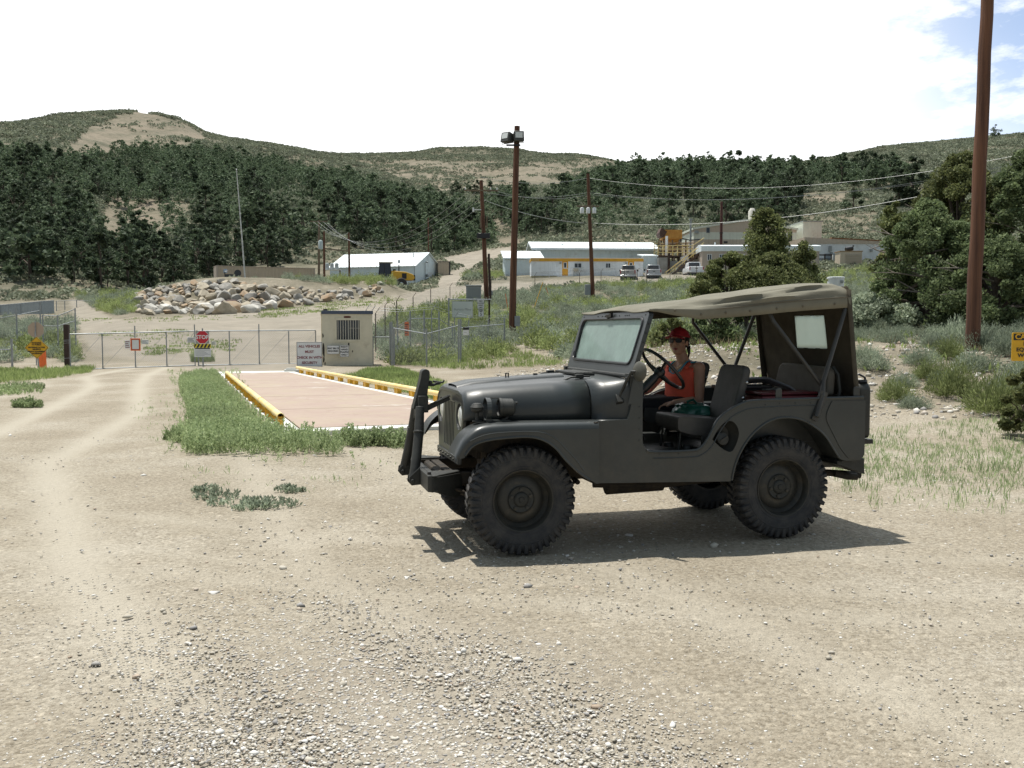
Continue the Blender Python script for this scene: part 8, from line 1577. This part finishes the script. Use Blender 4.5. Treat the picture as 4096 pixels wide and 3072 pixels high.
# a few dark trees on the far ridge and lone trees
for k, (u, v, d, H) in enumerate(((1945, 300, 585, 9), (1975, 297, 590, 11), (2000, 300, 590, 7), (2060, 292, 600, 10), (2150, 288, 600, 9), (1845, 322, 560, 7), (1060, 410, 330, 6), (985, 415, 320, 7), (1010, 412, 325, 6.5), (1030, 412, 330, 7))):
    p = ground_at(u * 1.8517, (v + 8) * 1.8517, 200, 700); o = link('pinyon_pine', PROTO[k % 8][0], p - Vector((0, 0, .6)), k, (H * 1.1, H * 1.1, H)); tag(o, 'lone dark pinyon on the bare right ridge' if d > 400 else 'dark pinyon in the gap at the head of the gully', 'tree', 'lone pinyons on the right ridge' if d > 400 else 'pinyons at the head of the gully')
# ---- sagebrush and rabbitbrush
def bush_proto(seed, n, ln, wd, tilt=.55, H=.8, stems=0):
    r = np.random.default_rng(seed); d = rnd_dirs(r, n); d[:, 2] = np.abs(d[:, 2]) * .9 + .12; d /= np.linalg.norm(d, axis=1, keepdims=True); lob = 1 + .22 * np.sin(np.arctan2(d[:, 1], d[:, 0]) * 3 + seed) + .15 * np.sin(np.arctan2(d[:, 1], d[:, 0]) * 7 + 2 * seed)
    base = d * (r.uniform(.10, .92, n) ** .55 * .92 * lob)[:, None] * np.array([1, 1, H]); up = d * (1 - tilt) + np.array([0, 0, 1]) * tilt + r.normal(size=(n, 3)) * .28; up /= np.linalg.norm(up, axis=1, keepdims=True); c = np.cross(up, rnd_dirs(r, n)); c /= np.linalg.norm(c, axis=1, keepdims=True); L = (ln * r.uniform(.5, 1.3, n))[:, None]
    V = np.stack([base, base + up * L * .5 + c * wd, base + up * L, base + up * L * .5 - c * wd], 1).reshape(-1, 3); V[:, 2] = np.maximum(V[:, 2], -.05); return V, np.arange(4 * n).reshape(n, 4)
BP = []
for k in range(5): V, F = bush_proto(300 + k, 820, .17, .034, .10 + .05 * k, .95); BP.append((np_mesh('sagebrush', V, F, SAGE, 'mesh'), np_mesh('rabbitbrush', V, F, RABB, 'mesh'), V, F))
BN = []
for k in range(4): V, F = bush_proto(340 + k, 3800, .15, .013, .28, .9); BN.append((np_mesh('sagebrush', V, F, SAGE, 'mesh'), np_mesh('rabbitbrush', V, F, RABB, 'mesh'), V, F))
SAGEZ = [[(805, 700), (850, 686), (905, 670), (1000, 652), (1095, 633), (1300, 618), (1530, 606), (1700, 596), (1900, 585), (2230, 560), (2230, 905), (2050, 905), (1960, 880), (1895, 850), (1880, 780), (1660, 738), (1380, 742), (1240, 790), (1120, 750), (1090, 770), (870, 790), (830, 770)],
         [(-40, 690), (150, 700), (165, 790), (100, 770), (-40, 790)], [(150, 640), (300, 640), (300, 676), (250, 682), (190, 668)], [(620, 590), (700, 585), (850, 598), (845, 622), (700, 612), (620, 604)], [(980, 560), (1090, 560), (1085, 600), (1000, 606)]]
rs = np.random.default_rng(9); bx_ = rs.uniform(-50, 75, 70000); by_ = rs.uniform(13.2, 140, 70000); bz_ = terrain(bx_, by_); bu, bv = pix2212(bx_, by_, bz_); ok = np.zeros(len(bx_), bool)
for p in SAGEZ: ok |= inpoly(bu, bv, p)
for p in ROAD: ok &= ~(inpoly(bu, bv, p) & (by_ > 30))
KEEPOUT = [(SB.x + 1, SB.y + 1, 2.2)]
sel = np.where(ok)[0]; grid = {}; shr = []
for i in sel:
    x, y = bx_[i], by_[i]; s = rs.uniform(.40, .86) * (1.0 if y > 30 else .72) * (1 + .3 * (rs.random() < .15)); md = s * 1.5
    if y < 26: md *= 1.4
    if any((x - a) ** 2 + (y - b_) ** 2 < q * q for a, b_, q in KEEPOUT): continue
    if y < 24 and (x - .27 * y) < 0 and x > -1: continue
    c = (int(x // 2), int(y // 2)); good = True
    for a in (-1, 0, 1):
        for b_ in (-1, 0, 1):
            for q in grid.get((c[0] + a, c[1] + b_), ()):
                if (q[0] - x) ** 2 + (q[1] - y) ** 2 < md * md: good = False
    if good: grid.setdefault(c, []).append((x, y)); shr.append((x, y, bz_[i], s, (float(vnoise([x * .13], [y * .13])[0]) + rs.normal() * .14) > .55))
shr.sort(key=lambda t: -t[3] / t[1]); ns = nr_ = 0; restS, restR = [], []
for x, y, z, s, rb in shr:
    j = int(rs.integers(0, 5)); rz = rs.uniform(0, 6.28); H = s * rs.uniform(.85, 1.2) * (1.25 if rb else 1)
    if (rb and nr_ < 110) or (not rb and ns < 190):
        zone = 'left of the gate' if x < -8 else ('on the bank right of the jeep' if y < 32 and x > 2 else 'on the slope behind the jeep'); P_ = BN[j % 4] if y < 34 else BP[j]; o = link('rabbitbrush' if rb else 'sagebrush', P_[1] if rb else P_[0], (x, y, z - .04), rz, (s, s, H)); tag(o, ('yellow green rabbitbrush ' if rb else 'grey green sagebrush ') + zone, 'shrub', ('rabbitbrush ' if rb else 'sagebrush ') + zone)
        if rb: nr_ += 1
        else: ns += 1
    else: (restR if rb else restS).append((x, y, z - .04, H, s, j, rz))
for it, m, nm in ((restS, SAGE, 'sagebrush_cover'), (restR, RABB, 'rabbitbrush_cover')):
    if it: V, F = merged(it, [(a[2], a[3]) for a in BP], .7); o = np_mesh(nm, V, F, m); tag(o, 'dense low ' + ('grey green sagebrush' if m is SAGE else 'yellow green rabbitbrush') + ' covering the slope', 'shrubs', kind='stuff')
# ---- scrub on the hills and terraces
hx = rs.uniform(-420, 420, 230000); hy = 100 + 800 * rs.random(230000) ** 1.2; hx = np.concatenate([hx, rs.uniform(-200, 220, 90000)]); hy = np.concatenate([hy, rs.uniform(120, 360, 90000)]); k_ok = np.abs(hx) < hy * .60 + 10; hx, hy = hx[k_ok], hy[k_ok]; hz = terrain(hx, hy); hu, hv = pix2212(hx, hy, hz); ok = np.ones(len(hx), bool)
for p in ROAD: ok &= ~inpoly(hu, hv, p)
nb_ = np.zeros(len(hx), bool)
for p in BARE: nb_ |= inpoly(hu, hv, p)
den = fbm(hx * .03 + 9, hy * .03, 4) + .25 * rs.normal(size=len(hx)); ok &= den > np.where(nb_ & (hx < -120), .62, np.where(nb_, .28, -.32))
ok &= ~((hu > 1090) & (hu < 1530) & (hv > 588) & (hv < 612)); ok &= ~((hx > -45) & (hx < -12) & (hy > 130) & (hy < 160)); ok &= visible(hx, hy, hz, 1.0, 30)
hx, hy, hz = hx[ok], hy[ok], hz[ok]; n = len(hx); m_ = 20; s = rs.uniform(.5, 1.35, n) * np.clip(hy / 260, .7, 1.5); d = rnd_dirs(rs, n * m_).reshape(n, m_, 3); d[:, :, 2] = np.abs(d[:, :, 2]) * .75
P = np.stack([hx, hy, hz], 1)[:, None, :] + d * (s[:, None, None] * .8); P = P.reshape(-1, 3); V, F = kites(P, rs, np.repeat(s * .31, m_), .3, .6, d.reshape(-1, 3)); o = np_mesh('hill_scrub', V, F, HILLS); tag(o, 'grey green scrub speckling the hills and terraces', 'scrub', kind='stuff')
# ---- weeds and grass
def blades(P, r, h, w, lean=.25, n=6, spread=.05):
    k = len(P); Q = np.repeat(P, n, 0) + np.concatenate([r.normal(size=(k * n, 2)) * spread, np.zeros((k * n, 1))], 1); hh = np.repeat(h, n) * r.uniform(.45, 1.15, k * n); t = r.normal(size=(k * n, 2)) * lean; up = np.stack([t[:, 0], t[:, 1], np.ones(k * n)], 1); up /= np.linalg.norm(up, axis=1, keepdims=True); a = r.uniform(0, 6.28, k * n); c = np.stack([np.cos(a), np.sin(a), 0 * a], 1) * w
    V = np.stack([Q - c * .5, Q + up * (hh * .55)[:, None] + c, Q + up * hh[:, None], Q + up * (hh * .55)[:, None] - c], 1).reshape(-1, 3); return V, np.arange(4 * k * n).reshape(-1, 4)
def plumes(P, r, h, m=26, w=.009):
    # upright stems set with short leaves
    k = len(P); t = r.random((k, m)) ** .8; lean = r.normal(size=(k, 1, 2)) * .16; z = h[:, None] * t; xy = lean * z[:, :, None] + r.normal(size=(k, m, 2)) * (.018 * (1.15 - t))[:, :, None]; Q = np.concatenate([P[:, None, :2] + xy, (P[:, 2][:, None] + z)[:, :, None]], 2).reshape(-1, 3); d = rnd_dirs(r, k * m); d[:, 2] = np.abs(d[:, 2]) + .55; d /= np.linalg.norm(d, axis=1, keepdims=True); c = np.cross(d, rnd_dirs(r, k * m)); c /= np.linalg.norm(c, axis=1, keepdims=True); L = (r.uniform(.022, .055, k * m))[:, None]
    V = np.stack([Q, Q + d * L * .5 + c * w, Q + d * L, Q + d * L * .5 - c * w], 1).reshape(-1, 3); return V, np.arange(4 * k * m).reshape(-1, 4)
def fill(poly, d0, d1, n, r, thin=None):
    out = []; u0 = min(p[0] for p in poly); u1 = max(p[0] for p in poly)
    y = r.uniform(d0, d1, n * 6); x = (r.uniform(u0, u1, n * 6) * 1.8517 - 2048) / 3700 * y; keep = r.random(n * 6) < y / d1; x, y = x[keep], y[keep]; z = terrain(x, y); u, v = pix2212(x, y, z); ok = inpoly(u, v, poly)
    if thin is not None: ok &= fbm(x * thin[0], y * thin[0], 3) + .35 * r.normal(size=len(x)) > thin[1]
    q = np.stack([x, y, z], 1)[ok]; return q[:n]
WB = [(398, 810), (430, 800), (466, 800), (482, 826), (520, 868), (566, 912), (592, 934), (690, 944), (742, 962), (738, 992), (650, 1016), (535, 1022), (470, 1010), (402, 975), (386, 945), (412, 900), (392, 850), (386, 818)]
WBL = [(x - 0, y + 8) for x, y in WB]; P = fill(WBL, 11.5, 37, 5200, rs, (.9, -.42)); h = rs.uniform(.10, .26, len(P)) * np.clip(1.25 - P[:, 1] * .012, .7, 1.1); V, F = plumes(P, rs, h, 40, .0075); o = np_mesh('weed_bed', V, F, WEED); tag(o, 'dense green weed bed between the dirt road and the scale', 'weeds', kind='stuff')
P = fill([(360, 800), (520, 800), (560, 900), (640, 935), (800, 955), (800, 1010), (660, 1050), (430, 1040), (350, 960), (385, 880)], 10.5, 37, 900, rs, (.8, .12)); V2, F2 = plumes(P, rs, rs.uniform(.05, .18, len(P)), 22, .0065); o2 = np_mesh('stray_weeds', V2, F2, WEED); tag(o2, 'thin stray weeds around the edge of the weed bed', 'weeds', kind='stuff')
def clump(lab, u, v, rad, hgt, n, m=WEED, grp=None, name='weed_clump', mm=26):
    p = ground_at(u * 1.8517, v * 1.8517, 5, 60); a = rs.uniform(0, 6.28, n); q = rad * np.sqrt(rs.random(n)); P = np.stack([q * np.cos(a), q * np.sin(a) * .8, 0 * a], 1); P[:, 2] = terrain(P[:, 0] + p.x, P[:, 1] + p.y) - p.z - .01; V, F = plumes(P, rs, hgt * rs.uniform(.5, 1.1, n) * (1.1 - .5 * q / rad), mm, .010); o = np_mesh(name, V, F, m); o.location = p; tag(o, lab, 'weeds', grp)
for u, v, rd in ((752, 958, .19), (778, 962, .21), (803, 960, .18), (826, 962, .21), (850, 962, .19), (872, 966, .21)): clump('upright green weed clump in the row between weed bed and jeep', u, v, rd, .27, 60, grp='weed clumps in a row by the jeep bumper')
for u, v, rd, lab in ((373, 950, .12, 'small weed clump standing alone left of the weed bed'), (393, 956, .12, 'small weed clump touching the left edge of the weed bed'), (437, 782, .55, 'dark green bush around the stop sign post')): clump(lab, u, v, rd, .2 if rd < .3 else .62, 40 if rd < .3 else 320)
for u, v, rd in ((470, 1075, .22), (510, 1088, .24), (552, 1096, .22), (592, 1092, .24), (450, 1062, .15), (625, 1062, .15)): clump('low sprawling grey green weed on the bare dirt below the weed bed', u, v, rd, .07, 26, SAGE, 'sprawling weeds below the weed bed', mm=12)
for u, v, rd in ((15, 850, .9), (45, 840, .6), (60, 880, .3)): clump('low grey green weed patch at the left edge of the road', u, v, rd, .22, 160, WEED, 'weed patches at the left road edge')
GZ_ = [([(-30, 805), (60, 795), (200, 796), (190, 806), (110, 820), (-30, 832)], 24, 37, 1300, .22), ([(770, 812), (790, 800), (850, 796), (965, 832), (950, 866), (820, 836), (740, 815)], 20, 37, 2600, .16), ([(850, 770), (1080, 745), (1230, 790), (1000, 800), (860, 790)], 26, 45, 900, .25), ([(330, 742), (520, 735), (500, 760), (300, 770)], 38, 60, 260, .16), ([(200, 720), (400, 712), (470, 735), (280, 750)], 40, 70, 260, .14), ([(560, 672), (840, 640), (880, 650), (700, 676), (560, 690)], 60, 100, 420, .2), ([(150, 690), (560, 680), (540, 690), (220, 700)], 55, 90, 180, .15), ([(1250, 700), (1900, 640), (2230, 640), (2230, 900), (1900, 860), (1300, 790)], 13.5, 60, 900, .20)]
Vs, Fs, off = [], [], 0
for poly, d0, d1, n, h in GZ_:
    P = fill(poly, d0, d1, n, rs, (.25, -.1)); hh = h * rs.uniform(.5, 1.2, len(P)); V, F = blades(P, rs, hh, .012 if d1 < 50 else .03, .3, 9, .07 if d1 < 50 else .16); Vs.append(V); Fs.append(F + off); off += len(V)
o = np_mesh('grass', np.concatenate(Vs), np.concatenate(Fs), GRASS); tag(o, 'fresh green grass along the scale, road edges and slope', 'grass', kind='stuff')
P = fill([(1790, 965), (1900, 925), (2240, 900), (2240, 1120), (1880, 1105), (1800, 1060)], 7.2, 15.5, 1500, rs, (.5, -.25)); hh = rs.uniform(.05, .13, len(P)); V1, F1 = blades(P, rs, hh, .0045, .25, 4, .025)
P = fill([(280, 880), (420, 820), (440, 1000), (640, 1040), (860, 985), (960, 1010), (700, 1080), (420, 1060), (330, 960)], 9, 30, 260, rs); V2, F2 = blades(P, rs, rs.uniform(.04, .10, len(P)), .005, .4, 5, .04)
o = np_mesh('sprouts', np.concatenate([V1, V2]), np.concatenate([F1, F2 + len(V1)]), WEED); tag(o, 'thin green sprouts scattered over the gravel', 'sprouts', kind='stuff')
P = fill([(1250, 690), (1900, 640), (2230, 640), (2230, 880), (1900, 830), (1300, 800)], 15, 50, 900, rs); V, F = blades(P, rs, rs.uniform(.15, .45, len(P)), .006, .45, 6, .06); o = np_mesh('dry_grass', V, F, DRY); tag(o, 'dry straw stems among the shrubs on the bank', 'grass', kind='stuff')
# ---- loose gravel
ico = bmesh.new(); bmesh.ops.create_icosphere(ico, subdivisions=1, radius=1.0); iv = np.array([v.co[:] for v in ico.verts]); jf = np.array([[v.index for v in f.verts] for f in ico.faces]); ico.free()
gr = np.random.default_rng(5); NS = 56000; y = 2.6 + 12 * gr.random(NS * 3) ** 1.9; x = gr.uniform(-.60, .60, NS * 3) * y; dn = fbm(x * .45 + 3, y * .45, 4); heap = np.clip(1.5 - np.hypot((x + .42) / .95, (y - 3.55) / .95), 0, 1) + .45 * np.clip(1.2 - np.hypot((x + 1.35) / .8, (y - 4.6) / .9), 0, 1); prob = .06 + .22 * np.clip(dn + .05, 0, 1) + .62 * np.clip(heap * 1.1 + .6 * dn * (heap > .1), 0, 1); prob *= np.where((x < -2.5) & (y > 6), .35, 1); keep = gr.random(NS * 3) < prob; x, y, heap = x[keep][:NS], y[keep][:NS], heap[keep][:NS]
s = .0026 + .0068 * gr.random(len(x)) ** 2.6 + .0068 * heap * gr.random(len(x)) ** 1.6; big = gr.random(len(x)) < .004; s[big] = gr.uniform(.014, .025, big.sum()); s *= np.clip(y / 5, .8, 1.5); z = terrain(x, y) + s * .02
q = iv[None] * (1 + .42 * gr.normal(size=(len(x), 12, 1)).clip(-1, 1)) * (s[:, None, None] * gr.uniform(.65, 1.4, (len(x), 1, 3)) * np.array([1, 1, .55])); a = gr.uniform(0, 6.28, len(x)); c_, s_ = np.cos(a)[:, None], np.sin(a)[:, None]; V = np.stack([q[:, :, 0] * c_ - q[:, :, 1] * s_ + x[:, None], q[:, :, 0] * s_ + q[:, :, 1] * c_ + y[:, None], q[:, :, 2] + z[:, None]], 2).reshape(-1, 3); F = (jf[None] + (np.arange(len(x)) * 12)[:, None, None]).reshape(-1, 3)
def gravel_mat():
    m = bpy.data.materials.new('gravel_stone'); m.use_nodes = True; t = m.node_tree; b = t.nodes['Principled BSDF']; b.inputs['Roughness'].default_value = .9; b.inputs['Specular IOR Level'].default_value = .2; g = N(t, 'ShaderNodeNewGeometry'); r = N(t, 'ShaderNodeValToRGB'); e = r.color_ramp.elements; e[0].position = 0; e[0].color = (.26, .25, .24, 1); e[1].position = 1; e[1].color = (.74, .72, .68, 1)
    for p, c in ((.10, (.32, .31, .30)), (.25, (.38, .345, .28)), (.62, (.50, .465, .40)), (.66, (.36, .28, .21)), (.72, (.54, .51, .46)), (.92, (.64, .62, .58))): q = e.new(p); q.color = c + (1,)
    t.links.new(g.outputs['Random Per Island'], r.inputs[0]); t.links.new(r.outputs[0], b.inputs['Base Color']); return m
GM = gravel_mat(); o = np_mesh('gravel', V, F, GM); tag(o, 'loose pale gravel strewn over the yard', 'gravel', kind='stuff')
# rubble on the bank, mound and hillside cuts
NR_ = 5200; y = gr.uniform(14.5, 34, NR_ * 4); x = gr.uniform(-.02, .60, NR_ * 4) * y; z = terrain(x, y); u, v = pix2212(x, y, z); ok = inpoly(u, v, [(1380, 735), (1670, 730), (1900, 740), (2240, 720), (2240, 920), (1880, 905), (1700, 870), (1300, 870)]) | (inpoly(u, v, [(700, 770), (1090, 740), (1300, 800), (1250, 830), (940, 820)])); x, y, z = x[ok][:NR_], y[ok][:NR_], z[ok][:NR_]
s = .012 + .05 * gr.random(len(x)) ** 4; q = iv[None] * (1 + .28 * gr.normal(size=(len(x), 12, 1)).clip(-1, 1)) * (s[:, None, None] * gr.uniform(.7, 1.4, (len(x), 1, 3)) * np.array([1, 1, .7])); V = (q + np.stack([x, y, z + s * .2], 1)[:, None]).reshape(-1, 3); F = (jf[None] + (np.arange(len(x)) * 12)[:, None, None]).reshape(-1, 3); o = np_mesh('rubble', V, F, GM); tag(o, 'small pale rubble on the dirt bank behind the jeep', 'rubble', kind='stuff')
